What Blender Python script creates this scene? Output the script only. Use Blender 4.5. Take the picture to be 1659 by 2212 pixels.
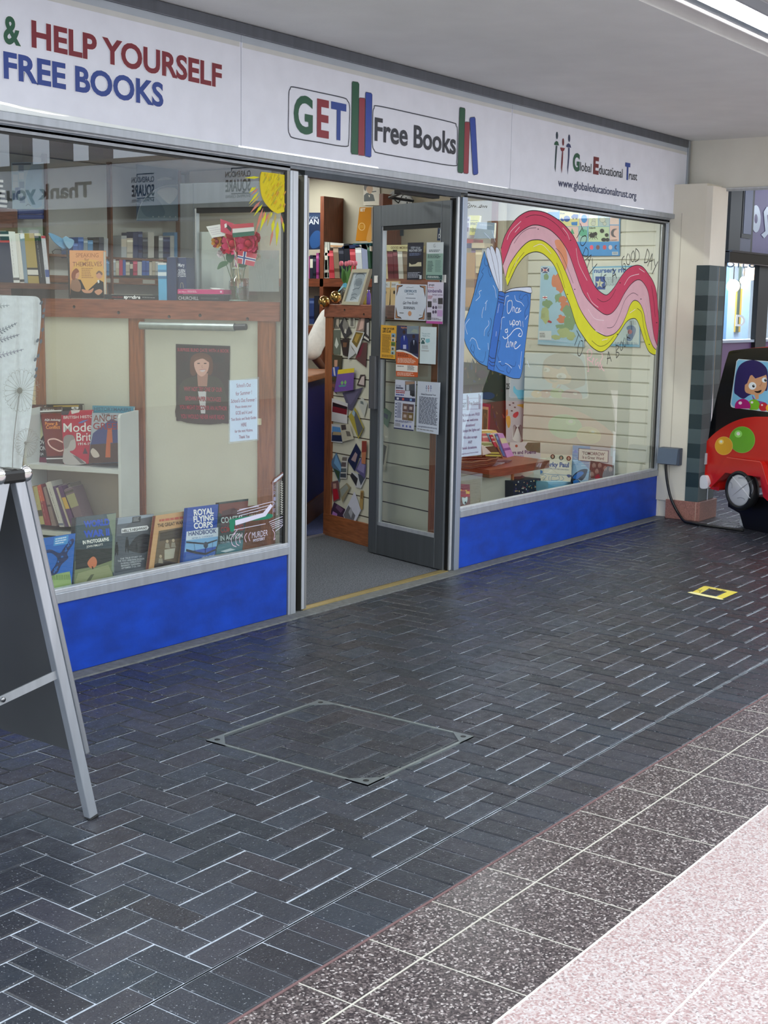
import bpy, bmesh, math, random
from mathutils import Vector as V, Matrix
random.seed(7)
SC = bpy.context.scene; COL = SC.collection
for _o in list(bpy.data.objects): bpy.data.objects.remove(_o)
# ------------------------------------------------------------------ camera
W_, H_ = 1659.0, 2212.0
YAW, PIT, ROL, FPX = 0.94058323, 0.15265647, -0.01654418, 2895.2115
CAM = V((-5.43296, -4.54905, 1.65))
_f = V((math.sin(YAW)*math.cos(PIT), math.cos(YAW)*math.cos(PIT), -math.sin(PIT)))
_r0 = V((math.cos(YAW), -math.sin(YAW), 0)); _d0 = _f.cross(_r0)
_r = _r0*math.cos(ROL) + _d0*math.sin(ROL); _d = _d0*math.cos(ROL) - _r0*math.sin(ROL)
cd = bpy.data.cameras.new('camera'); co = bpy.data.objects.new('camera', cd); COL.objects.link(co)
cd.sensor_fit = 'HORIZONTAL'; cd.sensor_width = 36.0; cd.lens = FPX*36.0/W_; cd.clip_end = 200
co.matrix_world = Matrix(((_r.x, -_d.x, -_f.x, CAM.x), (_r.y, -_d.y, -_f.y, CAM.y), (_r.z, -_d.z, -_f.z, CAM.z), (0, 0, 0, 1)))
SC.camera = co
# ------------------------------------------------------------------ light and exposure
SC.view_settings.view_transform = 'Standard'; SC.view_settings.look = 'None'
SC.view_settings.gamma = 1.0; SC.view_settings.use_curve_mapping = False
SC.view_settings.exposure = 0.25
wd = bpy.data.worlds.new('sky'); SC.world = wd; wd.use_nodes = True
wn = wd.node_tree; bg = wn.nodes['Background']
_tc = wn.nodes.new('ShaderNodeTexCoord'); _sx = wn.nodes.new('ShaderNodeSeparateXYZ'); _rp = wn.nodes.new('ShaderNodeValToRGB')
_rp.color_ramp.elements[0].color = (.78, .88, 1.0, 1); _rp.color_ramp.elements[1].color = (.88, .945, 1.0, 1)
wn.links.new(_tc.outputs['Generated'], _sx.inputs[0]); wn.links.new(_sx.outputs[2], _rp.inputs[0]); wn.links.new(_rp.outputs[0], bg.inputs[0])
bg.inputs[1].default_value = 2.5
def area(name, loc, sx, sy, power, color=(.97, 1, .95), rot=(0, 0, 0)):
    l = bpy.data.lights.new(name, 'AREA'); l.shape = 'RECTANGLE'; l.size = sx; l.size_y = sy; l.energy = power; l.color = color
    o = bpy.data.objects.new(name, l); COL.objects.link(o); o.location = loc; o.rotation_euler = rot
    return o
for _x, _y in ((-1.6, 3.3), (1.0, 3.3), (3.3, 3.3)): area('shop_lamp', (_x, _y, 2.8), 1.5, .3, 22)
area('shop_lamp', (-1.2, .75, 2.8), 1.4, .2, 15); area('shop_lamp', (3.2, .75, 2.8), 1.4, .2, 27)
area('shop_lamp', (1.0, 1.2, 2.8), .5, .5, 9)
area('next_shop_lamp', (8.6, 1.1, 2.7), 3.5, .9, 250, (.9, .96, 1))
# ------------------------------------------------------------------ materials
def lin(v):
    v /= 255.0
    return v/12.92 if v <= .04045 else ((v+.055)/1.055)**2.4
def C(r, g=None, b=None):
    if g is None: g = b = r
    return (lin(r), lin(g), lin(b), 1.0)
MATS = {}
def newmat(name):
    m = bpy.data.materials.new(name); m.use_nodes = True
    return m, m.node_tree.nodes, m.node_tree.links, m.node_tree.nodes['Principled BSDF']
def mat(k):
    if k in MATS: return MATS[k]
    m, n, l, p = newmat(k)
    at = n.new('ShaderNodeAttribute'); at.attribute_name = 'Col'
    def noise(scale, lo, hi, det=3, strz=None):
        tc = n.new('ShaderNodeTexCoord'); ns = n.new('ShaderNodeTexNoise'); ns.inputs['Scale'].default_value = scale; ns.inputs['Detail'].default_value = det
        src = tc.outputs['Object']
        if strz:
            mp = n.new('ShaderNodeMapping'); mp.inputs['Scale'].default_value = strz; l.new(src, mp.inputs[0]); src = mp.outputs[0]
        l.new(src, ns.inputs['Vector'])
        mr = n.new('ShaderNodeMapRange'); mr.inputs[1].default_value = .3; mr.inputs[2].default_value = .7; mr.inputs[3].default_value = lo; mr.inputs[4].default_value = hi
        l.new(ns.outputs[0], mr.inputs[0]); return mr.outputs[0]
    def mulcol(fac):
        mx = n.new('ShaderNodeMix'); mx.data_type = 'RGBA'; mx.blend_type = 'MULTIPLY'; mx.inputs[0].default_value = 1
        l.new(at.outputs['Color'], mx.inputs[6])
        cb = n.new('ShaderNodeCombineColor')
        for i in range(3): l.new(fac, cb.inputs[i])
        l.new(cb.outputs[0], mx.inputs[7]); l.new(mx.outputs[2], p.inputs['Base Color']); return mx
    def bump(h, st, dist=.002):
        b = n.new('ShaderNodeBump'); b.inputs['Strength'].default_value = st; b.inputs['Distance'].default_value = dist
        l.new(h, b.inputs['Height']); l.new(b.outputs[0], p.inputs['Normal'])
    if k == 'matte': mulcol(noise(14, .96, 1.03)); p.inputs['Roughness'].default_value = .75
    elif k == 'wall': mulcol(noise(3.5, .95, 1.03, 6)); p.inputs['Roughness'].default_value = .8; bump(noise(60, 0, 1), .12)
    elif k == 'satin': mulcol(noise(9, .97, 1.03)); p.inputs['Roughness'].default_value = .42
    elif k == 'gloss': mulcol(noise(5, .97, 1.02)); p.inputs['Roughness'].default_value = .14
    elif k == 'blue': mulcol(noise(5, .72, 1.2, 5, (1, 1, 2.2))); p.inputs['Roughness'].default_value = .5; bump(noise(18, 0, 1, 4), .15, .004)
    elif k == 'metal': mulcol(noise(30, .9, 1.06, 3, (1, 1, .05))); p.inputs['Roughness'].default_value = .42; p.inputs['Metallic'].default_value = .75
    elif k == 'chrome': mulcol(noise(9, .97, 1.03)); p.inputs['Roughness'].default_value = .1; p.inputs['Metallic'].default_value = 1
    elif k == 'wood': mulcol(noise(9, .62, 1.18, 5, (1, 1, 9))); p.inputs['Roughness'].default_value = .38
    elif k == 'woodv': mulcol(noise(9, .62, 1.18, 5, (9, 9, .8))); p.inputs['Roughness'].default_value = .38
    elif k == 'cloth': mulcol(noise(40, .92, 1.04)); p.inputs['Roughness'].default_value = .95; bump(noise(160, 0, 1), .3)
    elif k == 'carpet': mulcol(noise(140, .35, 1.75, 4)); p.inputs['Roughness'].default_value = 1; bump(noise(190, 0, 1), .8, .006)
    elif k == 'concrete': mulcol(noise(30, .75, 1.2, 6)); p.inputs['Roughness'].default_value = .8; bump(noise(80, 0, 1), .3)
    elif k == 'granite': mulcol(noise(110, .72, 1.35, 4)); p.inputs['Roughness'].default_value = .45
    elif k == 'brick':
        base = mulcol(noise(7, .85, 1.15))
        tc = n.new('ShaderNodeTexCoord'); ns = n.new('ShaderNodeTexNoise'); ns.inputs['Scale'].default_value = 210; ns.inputs['Detail'].default_value = 2
        mp = n.new('ShaderNodeMapping'); mp.inputs['Scale'].default_value = (1, .55, 1); l.new(tc.outputs['Object'], mp.inputs[0]); l.new(mp.outputs[0], ns.inputs['Vector'])
        cr = n.new('ShaderNodeMapRange'); cr.inputs[1].default_value = .66; cr.inputs[2].default_value = .72; l.new(ns.outputs[0], cr.inputs[0])
        mx = n.new('ShaderNodeMix'); mx.data_type = 'RGBA'; mx.inputs[7].default_value = (.34, .36, .39, 1)
        l.new(cr.outputs[0], mx.inputs[0]); l.new(base.outputs[2], mx.inputs[6]); l.new(mx.outputs[2], p.inputs['Base Color'])
        l.new(noise(22, .24, .5), p.inputs['Roughness']); bump(noise(120, 0, 1), .25, .003)
    elif k in ('terra_dark', 'terra_pink'):
        tc = n.new('ShaderNodeTexCoord'); vo = n.new('ShaderNodeTexVoronoi'); vo.inputs['Scale'].default_value = 185
        l.new(tc.outputs['Object'], vo.inputs['Vector']); sp = n.new('ShaderNodeSeparateColor'); l.new(vo.outputs['Color'], sp.inputs[0])
        rp = n.new('ShaderNodeValToRGB'); cr = rp.color_ramp; cr.interpolation = 'CONSTANT'; l.new(sp.outputs[0], rp.inputs[0])
        stops = ([(0, C(50, 43, 45)), (.3, C(70, 62, 63)), (.55, C(92, 83, 82)), (.75, C(118, 107, 106)), (.9, C(176, 168, 165))] if k == 'terra_dark'
                 else [(0, C(166, 138, 136)), (.25, C(181, 161, 158)), (.5, C(190, 178, 176)), (.75, C(198, 191, 189)), (.94, C(140, 122, 121))])
        cr.elements[0].position = 0; cr.elements[0].color = stops[0][1]; cr.elements[1].position = stops[1][0]; cr.elements[1].color = stops[1][1]
        for s, c in stops[2:]:
            e = cr.elements.new(s); e.color = c
        l.new(rp.outputs[0], p.inputs['Base Color']); p.inputs['Roughness'].default_value = .32 if k == 'terra_dark' else .5
    elif k == 'glass':
        n.remove(p); out = n['Material Output']
        tr = n.new('ShaderNodeBsdfTransparent'); tr.inputs[0].default_value = (.96, .98, .97, 1)
        gl = n.new('ShaderNodeBsdfGlossy'); gl.inputs['Roughness'].default_value = .004; gl.inputs[0].default_value = (.94, .97, 1, 1)
        fr = n.new('ShaderNodeFresnel'); fr.inputs[0].default_value = 1.5; mx = n.new('ShaderNodeMixShader')
        ge = n.new('ShaderNodeNewGeometry'); iv = n.new('ShaderNodeMath'); iv.operation = 'SUBTRACT'; iv.inputs[0].default_value = 1.0; l.new(ge.outputs['Backfacing'], iv.inputs[1])
        tw = n.new('ShaderNodeMath'); tw.operation = 'MULTIPLY'; l.new(fr.outputs[0], tw.inputs[0]); l.new(iv.outputs[0], tw.inputs[1])
        t2 = n.new('ShaderNodeMath'); t2.operation = 'MULTIPLY'; t2.use_clamp = True; l.new(tw.outputs[0], t2.inputs[0]); t2.inputs[1].default_value = 2.0   # both faces of the pane
        l.new(t2.outputs[0], mx.inputs[0]); l.new(tr.outputs[0], mx.inputs[1]); l.new(gl.outputs[0], mx.inputs[2]); l.new(mx.outputs[0], out.inputs[0])
    elif k == 'laminate':
        n.remove(p); out = n['Material Output']
        tr = n.new('ShaderNodeBsdfTransparent'); df = n.new('ShaderNodeBsdfDiffuse'); df.inputs[0].default_value = (.6, .7, .75, 1); mx = n.new('ShaderNodeMixShader'); mx.inputs[0].default_value = .3
        l.new(tr.outputs[0], mx.inputs[1]); l.new(df.outputs[0], mx.inputs[2]); l.new(mx.outputs[0], out.inputs[0])
    elif k == 'lamp':
        p.inputs['Base Color'].default_value = (.9, .9, .9, 1); p.inputs['Emission Color'].default_value = (1, .985, .96, 1); p.inputs['Emission Strength'].default_value = 8
    elif k == 'strip_glow':
        p.inputs['Emission Color'].default_value = (.96, .99, 1, 1); p.inputs['Emission Strength'].default_value = .62  # added glow that lifts the bare sign strips above the panel
    elif k == 'warmlamp':
        p.inputs['Emission Color'].default_value = (1, .55, .25, 1); p.inputs['Emission Strength'].default_value = 5
    MATS[k] = m; return m
# ------------------------------------------------------------------ planes: where a line of sight meets a real surface
def ray(u, w): return _r*((u-W_/2)/FPX) + _d*((w-H_/2)/FPX) + _f
class Pl:
    """a plane; n points to the side the viewer stands on"""
    def __init__(s, p, n):
        s.p = V(p); s.n = V(n).normalized()
        if (CAM-s.p).dot(s.n) < 0: s.n = -s.n
        s.ex = V((0, 0, 1)).cross(s.n)
        s.ex = s.ex.normalized() if s.ex.length > 1e-4 else V((1, 0, 0))
        s.ey = s.n.cross(s.ex).normalized()
    def hit(s, u, w):
        d = ray(u, w); return CAM + d*((s.p-CAM).dot(s.n)/d.dot(s.n))
    def off(s, d): return Pl(s.p+s.n*d, s.n)
def FRONT(y): return Pl((0, y, 1), (0, 1, 0))
def SIDE(x): return Pl((x, 0, 1), (1, 0, 0))
def LEVEL(z): return Pl((0, 0, z), (0, 0, 1))
def hvec(hd): return V((math.sin(math.radians(hd)), math.cos(math.radians(hd)), 0))
def UPR(p, hd):
    h = math.radians(hd); return Pl((p[0], p[1], 1), (math.cos(h), -math.sin(h), 0))
def LEAN(bottom, hd, tilt):
    """plane through a bottom point, running along heading hd, its top tilted away from the viewer by tilt degrees"""
    q = UPR(bottom, hd); t = math.radians(tilt)
    return Pl(bottom, q.n*math.cos(t) + V((0, 0, 1))*math.sin(t))
# ------------------------------------------------------------------ mesh builder
FONT_CACHE = {}
def glyphs(s, bold):
    k = (s, bold)
    if k not in FONT_CACHE:
        cu = bpy.data.curves.new('t', 'FONT'); cu.body = s; cu.size = 1; cu.resolution_u = 4; cu.offset = bold; cu.fill_mode = 'FRONT'
        o = bpy.data.objects.new('t', cu); COL.objects.link(o); me = o.to_mesh()
        vs = [(v.co.x, v.co.y) for v in me.vertices]; fs = [tuple(p.vertices) for p in me.polygons]
        o.to_mesh_clear(); bpy.data.objects.remove(o); bpy.data.curves.remove(cu)
        x0 = min((v[0] for v in vs), default=0); x1 = max((v[0] for v in vs), default=1)
        FONT_CACHE[k] = (vs, fs, x0, x1)
    return FONT_CACHE[k]
CAP = .69
class M:
    def __init__(s, m='matte'): s.v = []; s.f = []; s.c = []; s.m = []; s.names = []; s.cur = m; s.smooth = set()
    def mi(s, k):
        k = k or s.cur
        if k not in s.names: s.names.append(k)
        return s.names.index(k)
    def face(s, pts, c, m=None, sm=False):
        b = len(s.v); s.v += [V(p) for p in pts]; s.f.append(tuple(range(b, b+len(pts)))); s.c.append(c); s.m.append(s.mi(m))
        if sm: s.smooth.add(len(s.f)-1)
    def mesh(s, vs, fs, c, m=None, sm=False):
        b = len(s.v); s.v += [V(p) for p in vs]; i = s.mi(m)
        for f in fs:
            s.f.append(tuple(b+j for j in f)); s.c.append(c); s.m.append(i)
            if sm: s.smooth.add(len(s.f)-1)
    def obox(s, o, ex, ey, ez, c, m=None, bev=0):
        """box from corner o along the three edge vectors"""
        o, ex, ey, ez = V(o), V(ex), V(ey), V(ez)
        if ex.cross(ey).dot(ez) < 0: o = o+ex; ex = -ex
        if bev <= 0:
            p = [o, o+ex, o+ex+ey, o+ey, o+ez, o+ex+ez, o+ex+ey+ez, o+ey+ez]
            s.mesh(p, [(0, 3, 2, 1), (4, 5, 6, 7), (0, 1, 5, 4), (1, 2, 6, 5), (2, 3, 7, 6), (3, 0, 4, 7)], c, m); return
        a = [e.normalized() for e in (ex, ey, ez)]; L = [e.length for e in (ex, ey, ez)]; b = min(bev, min(L)*.45)
        bm = bmesh.new(); bmesh.ops.create_cube(bm, size=1)
        for q in bm.verts: q.co = o + a[0]*((q.co.x+.5)*L[0]) + a[1]*((q.co.y+.5)*L[1]) + a[2]*((q.co.z+.5)*L[2])
        bmesh.ops.bevel(bm, geom=bm.edges[:], offset=b, segments=2, affect='EDGES', profile=.5)
        bm.verts.index_update(); s.mesh([q.co.copy() for q in bm.verts], [tuple(q.index for q in f.verts) for f in bm.faces], c, m); bm.free()
    def box(s, x0, x1, y0, y1, z0, z1, c, m=None, bev=0): s.obox((x0, y0, z0), (x1-x0, 0, 0), (0, y1-y0, 0), (0, 0, z1-z0), c, m, bev)
    def prism(s, pts, d, c, m=None, cs=None, sm=False):
        """closed outline pts swept by vector d; front face at pts"""
        n = len(pts); d = V(d); a = [V(p) for p in pts]; b = [p+d for p in a]
        s.mesh(a, [tuple(range(n))], c, m); s.mesh(b, [tuple(reversed(range(n)))], c, m)
        s.mesh(a+b, [(i, i+n, (i+1) % n+n, (i+1) % n) for i in range(n)], cs or c, m, sm)
    def tube(s, path, r, c, m=None, n=8, closed=False, caps=True):
        path = [V(p) for p in path]; k = len(path); rs = r if isinstance(r, (list, tuple)) else [r]*k; vs = []; up = None
        for i, p in enumerate(path):
            t = (path[(i+1) % k]-path[i-1]) if closed else (path[min(i+1, k-1)]-path[max(i-1, 0)])
            t.normalize()
            if up is None: up = V((0, 0, 1)) if abs(t.z) < .9 else V((1, 0, 0))
            a = t.cross(up)
            if a.length < 1e-5: a = t.cross(V((.3, 1, .2)))
            a.normalize(); bb = a.cross(t); up = bb
            for j in range(n):
                w = 2*math.pi*j/n; vs.append(p + (a*math.cos(w) + bb*math.sin(w))*rs[i])
        fs = []
        for i in range(k if closed else k-1):
            for j in range(n): fs.append((i*n+j, i*n+(j+1) % n, ((i+1) % k)*n+(j+1) % n, ((i+1) % k)*n+j))
        s.mesh(vs, fs, c, m, True)
        if caps and not closed:
            s.mesh(vs[:n], [tuple(reversed(range(n)))], c, m); s.mesh(vs[-n:], [tuple(range(n))], c, m)
    def lathe(s, prof, o, c, m=None, n=24, ax=(0, 0, 1)):
        o = V(o); z = V(ax).normalized(); x = z.orthogonal().normalized(); y = z.cross(x); vs = []
        for r, h in prof:
            for j in range(n):
                w = 2*math.pi*j/n; vs.append(o + z*h + (x*math.cos(w)+y*math.sin(w))*max(r, 1e-5))
        fs = [(i*n+j, i*n+(j+1) % n, (i+1)*n+(j+1) % n, (i+1)*n+j) for i in range(len(prof)-1) for j in range(n)]
        s.mesh(vs, fs, c, m, True)
    def ball(s, o, r, c, m=None, sc=(1, 1, 1), n=16):
        vs, fs, o = [], [], V(o)
        for i in range(n+1):
            for j in range(2*n):
                a = math.pi*i/n; w = math.pi*j/n
                vs.append(o + V((r*sc[0]*math.sin(a)*math.cos(w), r*sc[1]*math.sin(a)*math.sin(w), r*sc[2]*math.cos(a))))
        for i in range(n):
            for j in range(2*n): fs.append((i*2*n+j, (i+1)*2*n+j, (i+1)*2*n+(j+1) % (2*n), i*2*n+(j+1) % (2*n)))
        s.mesh(vs, fs, c, m, True)
    def build(s, name, parent=None, label=None, cat=None, group=None, kind=None, loc=None):
        me = bpy.data.meshes.new(name); o0 = V(loc) if loc is not None else V((0, 0, 0))
        me.from_pydata([tuple(p-o0) for p in s.v], [], s.f)
        for k in s.names: me.materials.append(mat(k))
        ca = me.color_attributes.new('Col', 'FLOAT_COLOR', 'CORNER'); buf = []
        for f, c in zip(s.f, s.c): buf += list(c)*len(f)
        ca.data.foreach_set('color', buf)
        me.polygons.foreach_set('material_index', s.m)
        me.polygons.foreach_set('use_smooth', [i in s.smooth for i in range(len(s.f))])
        me.update(); o = bpy.data.objects.new(name, me); COL.objects.link(o); o.location = o0
        if parent is not None: o.parent = parent; o.matrix_parent_inverse = Matrix.Translation(-parent.location)
        tag(o, label, cat, group, kind); return o
LABELS = {}
def tag(o, label=None, cat=None, group=None, kind=None):
    if label:
        o['label'] = label
        if label in LABELS and LABELS[label] != group: print('DUPLICATE LABEL', label)
        LABELS[label] = group
    if cat: o['category'] = cat
    if group: o['group'] = group
    if kind: o['kind'] = kind
    return o
def thing(name, loc, label, cat, group=None, kind=None):
    o = bpy.data.objects.new(name, None); COL.objects.link(o); o.location = loc; o.empty_display_size = .1
    return tag(o, label, cat, group, kind)
class Art(M):
    """flat printed or painted marks on a plane, traced where they stand on it; every mark is a hair above the one before"""
    def __init__(s, pl, m='matte', d0=.0006, step=.00012): super().__init__(m); s.pl = pl; s.d = d0; s.step = step
    def at(s, u, w): return s.pl.hit(u, w) + s.pl.n*s.d
    def poly(s, pts, c, m=None):
        q = [s.at(*p) for p in pts]; nn = V((0, 0, 0))
        for i in range(1, len(q)-1): nn += (q[i]-q[0]).cross(q[i+1]-q[0])
        if nn.dot(s.pl.n) < 0: q.reverse()
        s.face(q, c, m); s.d += s.step
    def rect(s, u0, w0, u1, w1, c, m=None): s.poly([(u0, w0), (u1, w0), (u1, w1), (u0, w1)], c, m)
    def quad(s, Q, a0, b0, a1, b1, c, m=None):
        """part of a four-cornered sheet Q (TL,TR,BR,BL), in fractions"""
        s.poly([lerp4(Q, a0, b0), lerp4(Q, a1, b0), lerp4(Q, a1, b1), lerp4(Q, a0, b1)], c, m)
    def disc(s, u, w, ru, rw, c, m=None, n=20, a0=0, a1=360, rot=0):
        cr, sr = math.cos(math.radians(rot)), math.sin(math.radians(rot)); pts = []
        for i in range(n+(a1-a0 < 360)):
            t = math.radians(a0+(a1-a0)*i/n); x, y = ru*math.cos(t), rw*math.sin(t); pts.append((u+x*cr-y*sr, w+x*sr+y*cr))
        s.poly(pts, c, m)
    def stroke(s, pts, wd, c, m=None, closed=False):
        if closed: pts = list(pts)+[pts[0]]
        q = [s.at(*p) for p in pts]; hw = wd*.5*(q[0]-CAM).length/FPX*1.25; vs = []
        for i in range(len(q)):
            t = q[min(i+1, len(q)-1)]-q[max(i-1, 0)]
            if t.length < 1e-9: t = s.pl.ex
            a = s.pl.n.cross(t.normalized())*hw; vs += [q[i]-a, q[i]+a]
        s.mesh(vs, [(2*i, 2*i+2, 2*i+3, 2*i+1) for i in range(len(q)-1)], c, m); s.d += s.step
    def curve(s, pts, wd, c, m=None, closed=False): s.stroke(smooth(pts, closed), wd, c, m, closed)
    def band(s, A, B, c, m=None, n=70):
        a, b = resample(A, n), resample(B, n)
        s.mesh([s.at(*p) for p in a]+[s.at(*p) for p in b], [(i, i+1, n+i+1, n+i) for i in range(n-1)], c, m); s.d += s.step
    def text(s, t, p0, p1, h, c, bold=.012, m=None, outline=None, slant=0):
        """words whose base line runs p0..p1 and whose capitals stand h pixels tall at p0"""
        vs, fs, x0, x1 = glyphs(t, bold); a, b = s.at(*p0), s.at(*p1); ex = b-a; L = ex.length
        if L < 1e-6: return
        ex /= L; up = s.pl.n.cross(ex); top = s.at(p0[0], p0[1]-h); H = abs((top-a).dot(up)); k = L/max(x1-x0, 1e-6); hh = H/CAP
        if outline:
            v2, f2, y0, y1 = glyphs(t, bold+outline[1])
            s.mesh([a+ex*((p[0]-x0)*k+slant*p[1]*hh)+up*(p[1]*hh) for p in v2], f2, outline[0], m); s.d += s.step; a = a+s.pl.n*s.step
        s.mesh([a+ex*((p[0]-x0)*k+slant*p[1]*hh)+up*(p[1]*hh) for p in vs], fs, c, m); s.d += s.step
    def lines(s, Q, a0, a1, b0, b1, n, c, th=.5, ragged=.25):
        """body text too small to read: n grey dashes of type"""
        for i in range(n):
            y = b0+(b1-b0)*i/n; h = (b1-b0)/n*th; x = a0; end = a1-(a1-a0)*ragged*random.random()
            while x < end:
                w = (a1-a0)*random.uniform(.06, .2); s.quad(Q, x, y, min(x+w, end), y+h, c); s.d -= s.step; x += w+(a1-a0)*.025
        s.d += s.step
def lerp4(Q, a, b):
    (x0, y0), (x1, y1), (x2, y2), (x3, y3) = Q
    t = (x0+(x1-x0)*a, y0+(y1-y0)*a); q = (x3+(x2-x3)*a, y3+(y2-y3)*a)
    return (t[0]+(q[0]-t[0])*b, t[1]+(q[1]-t[1])*b)
def resample(P, n):
    d = [0]
    for i in range(1, len(P)): d.append(d[-1]+math.dist(P[i-1], P[i]))
    out = []; j = 0
    for i in range(n):
        t = d[-1]*i/(n-1)
        while j < len(P)-2 and d[j+1] < t: j += 1
        k = 0 if d[j+1] == d[j] else (t-d[j])/(d[j+1]-d[j])
        out.append((P[j][0]+(P[j+1][0]-P[j][0])*k, P[j][1]+(P[j+1][1]-P[j][1])*k))
    return out
def smooth(P, closed=False, k=5):
    n = len(P)
    if n < 3: return list(P)
    out = []; g = (lambda i: P[i % n]) if closed else (lambda i: P[max(0, min(n-1, i))])
    for i in range(n if closed else n-1):
        a, b, c, d = g(i-1), g(i), g(i+1), g(i+2)
        for j in range(k):
            t = j/k
            out.append(tuple(.5*(2*b[q]+(c[q]-a[q])*t+(2*a[q]-5*b[q]+4*c[q]-d[q])*t*t+(3*b[q]-a[q]-3*c[q]+d[q])*t**3) for q in range(2)))
    if not closed: out.append(tuple(P[-1]))
    return out
def Z(ox, oy, s): return lambda *p: [(ox+x/s, oy+y/s) for x, y in p]
def R(u0, w0, u1, w1): return [(u0, w0), (u1, w0), (u1, w1), (u0, w1)]
WHITE, BLACK, INK = C(240), C(16), C(38, 42, 52)
ALU, ALUD = C(188, 193, 200), C(132, 136, 141)
CREAM = C(208, 206, 188)
PINE, PINED = C(152, 92, 56), C(116, 62, 40)
NAVY = C(30, 42, 84)
# ================================================================== SETTING
# ---- brick paving in herringbone: every brick a chamfered block on a mortar bed
MORT = C(176, 184, 194); fb = M('brick'); CX, CY = .0997, .1113
fb.face([(4.5, -.09, -.0042), (9, -.09, -.0042), (9, .6, -.0042), (4.5, .6, -.0042)], MORT, 'concrete')
fb.face([(-8, -2.36, -.0042), (9, -2.36, -.0042), (9, -.085, -.0042), (-8, -.085, -.0042)], MORT, 'concrete')
fb.face([(-8, -2.575, -.0042), (9, -2.575, -.0042), (9, -2.355, -.0042), (-8, -2.355, -.0042)], MORT, 'concrete')
def brick(x0, x1, y0, y1, dz=0):
    y0 = max(y0, -2.357); y1 = min(y1, -.088 if x0 < 4.58 else .52)
    if y1-y0 < .012: return
    brick2(x0, x1, y0, y1, dz)
def brick2(x0, x1, y0, y1, dz=0):
    g, ch = .0024, .004; h = random.uniform(.0032, .0062)
    x0 += g; x1 -= g; y0 += h; y1 -= g
    t = random.uniform(.84, 1.16); w = random.uniform(-3, 5)
    c = C(44*t+w, 48*t, 56*t-w*.3)
    a = [(x0, y0, -.006), (x1, y0, -.006), (x1, y1, -.006), (x0, y1, -.006)]
    sl = [random.uniform(-.0012, .0012) for _ in range(4)]
    q = [(x0+ch*.0, y0, -.0025+sl[0]), (x1, y0, -.0025+sl[1]), (x1, y1, -.0025+sl[2]), (x0, y1, -.0025+sl[3])]
    p = [(x0+ch, y0+ch, sl[0]), (x1-ch, y0+ch, sl[1]), (x1-ch, y1-ch, sl[2]), (x0+ch, y1-ch, sl[3])]
    fb.mesh(a+q+p, [(i+4*k, (i+1) % 4+4*k, (i+1) % 4+4*(k+1), i+4*(k+1)) for k in (0, 1) for i in range(4)] + [(8, 9, 10, 11)], c)
PIT = (-1.850, -1.163, -1.885, -1.113)      # the access cover set into the paving
def clear(x0, x1, y0, y1): return x1 < PIT[0] or x0 > PIT[1] or y1 < PIT[2] or y0 > PIT[3]
def clipped(x0, x1, y0, y1):
    if clear(x0, x1, y0, y1): brick(x0, x1, y0, y1); return
    if x0 < PIT[0]-.02: brick(x0, PIT[0], y0, y1)
    if x1 > PIT[1]+.02: brick(PIT[1], x1, y0, y1)
    xa, xb = max(x0, PIT[0]), min(x1, PIT[1])
    if y0 < PIT[2]-.02: brick(xa, xb, y0, PIT[2])
    if y1 > PIT[3]+.02: brick(xa, xb, PIT[3], y1)
    ya, yb = max(y0, PIT[2]+.012), min(y1, PIT[3]-.012); xa = max(xa, PIT[0]+.012); xb = min(xb, PIT[1]-.012)
    if xb-xa > .015 and yb-ya > .015: cover_cells.append((xa, xb, ya, yb))
cover_cells = []
for i in range(-58, 82):
    for j in range(-24, 6):
        d = (i-j) % 4; x, y = (i-.35)*CX, (j-.32)*CY
        if x < -5.6 or x > 7.6 or (x < 4.58 and y > 0): continue
        if d == 2: clipped(x, x+2*CX, y, y+CY)
        elif d == 1: clipped(x, x+CX, y, y+2*CY)
for i in range(-56, 78):
    x = -3.045+i*CX
    if -6 < x < 6.5: brick2(x, x+CX, -2.571, -2.362)
fb.build('floor_brick', kind='structure')
ft = M('terra_dark')
ft.face([(-8, -3.058, -.001), (9, -3.058, -.001), (9, -2.575, -.001), (-8, -2.575, -.001)], C(90))
LINE = C(196, 192, 180)
ft.box(-8, 9, -2.578, -2.570, -.004, .0006, C(112, 84, 84), 'matte')
ft.box(-8, 9, -2.7465, -2.742, -.004, .0005, LINE, 'matte')
for i in range(-12, 24):
    x = -2.763+.2915*i; ft.box(x-.0014, x+.0014, -3.058, -2.575, -.004, .0003, LINE, 'matte')
ft.build('floor_border', kind='structure')
fp = M('terra_pink')
fp.face([(-14, -11.2, -.001), (20, -11.2, -.001), (20, -3.058, -.001), (-14, -3.058, -.001)], C(230)); fp.face([(9, -3.058, -.001), (20, -3.058, -.001), (20, 3, -.001), (9, 3, -.001)], C(230))
fp.box(-9, 9, -3.061, -3.055, -.004, .0006, C(226, 220, 212), 'matte'); fp.box(-9, 9, -3.373, -3.368, -.004, .0005, C(250, 246, 240), 'matte')
fp.build('floor_tiles', kind='structure')
kb = M('concrete'); kb.box(-8, 4.62, -.088, .02, -.05, .004, C(108, 110, 108), bev=.006); kb.build('trim_1', kind='structure')
th = M('satin'); th.box(.07, 1.5, .0, .045, 0, .009, C(196, 176, 120), 'metal'); th.box(.07, 1.5, .05, .062, 0, .007, C(150, 130, 84), 'metal'); th.build('trim_2', kind='structure')
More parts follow.
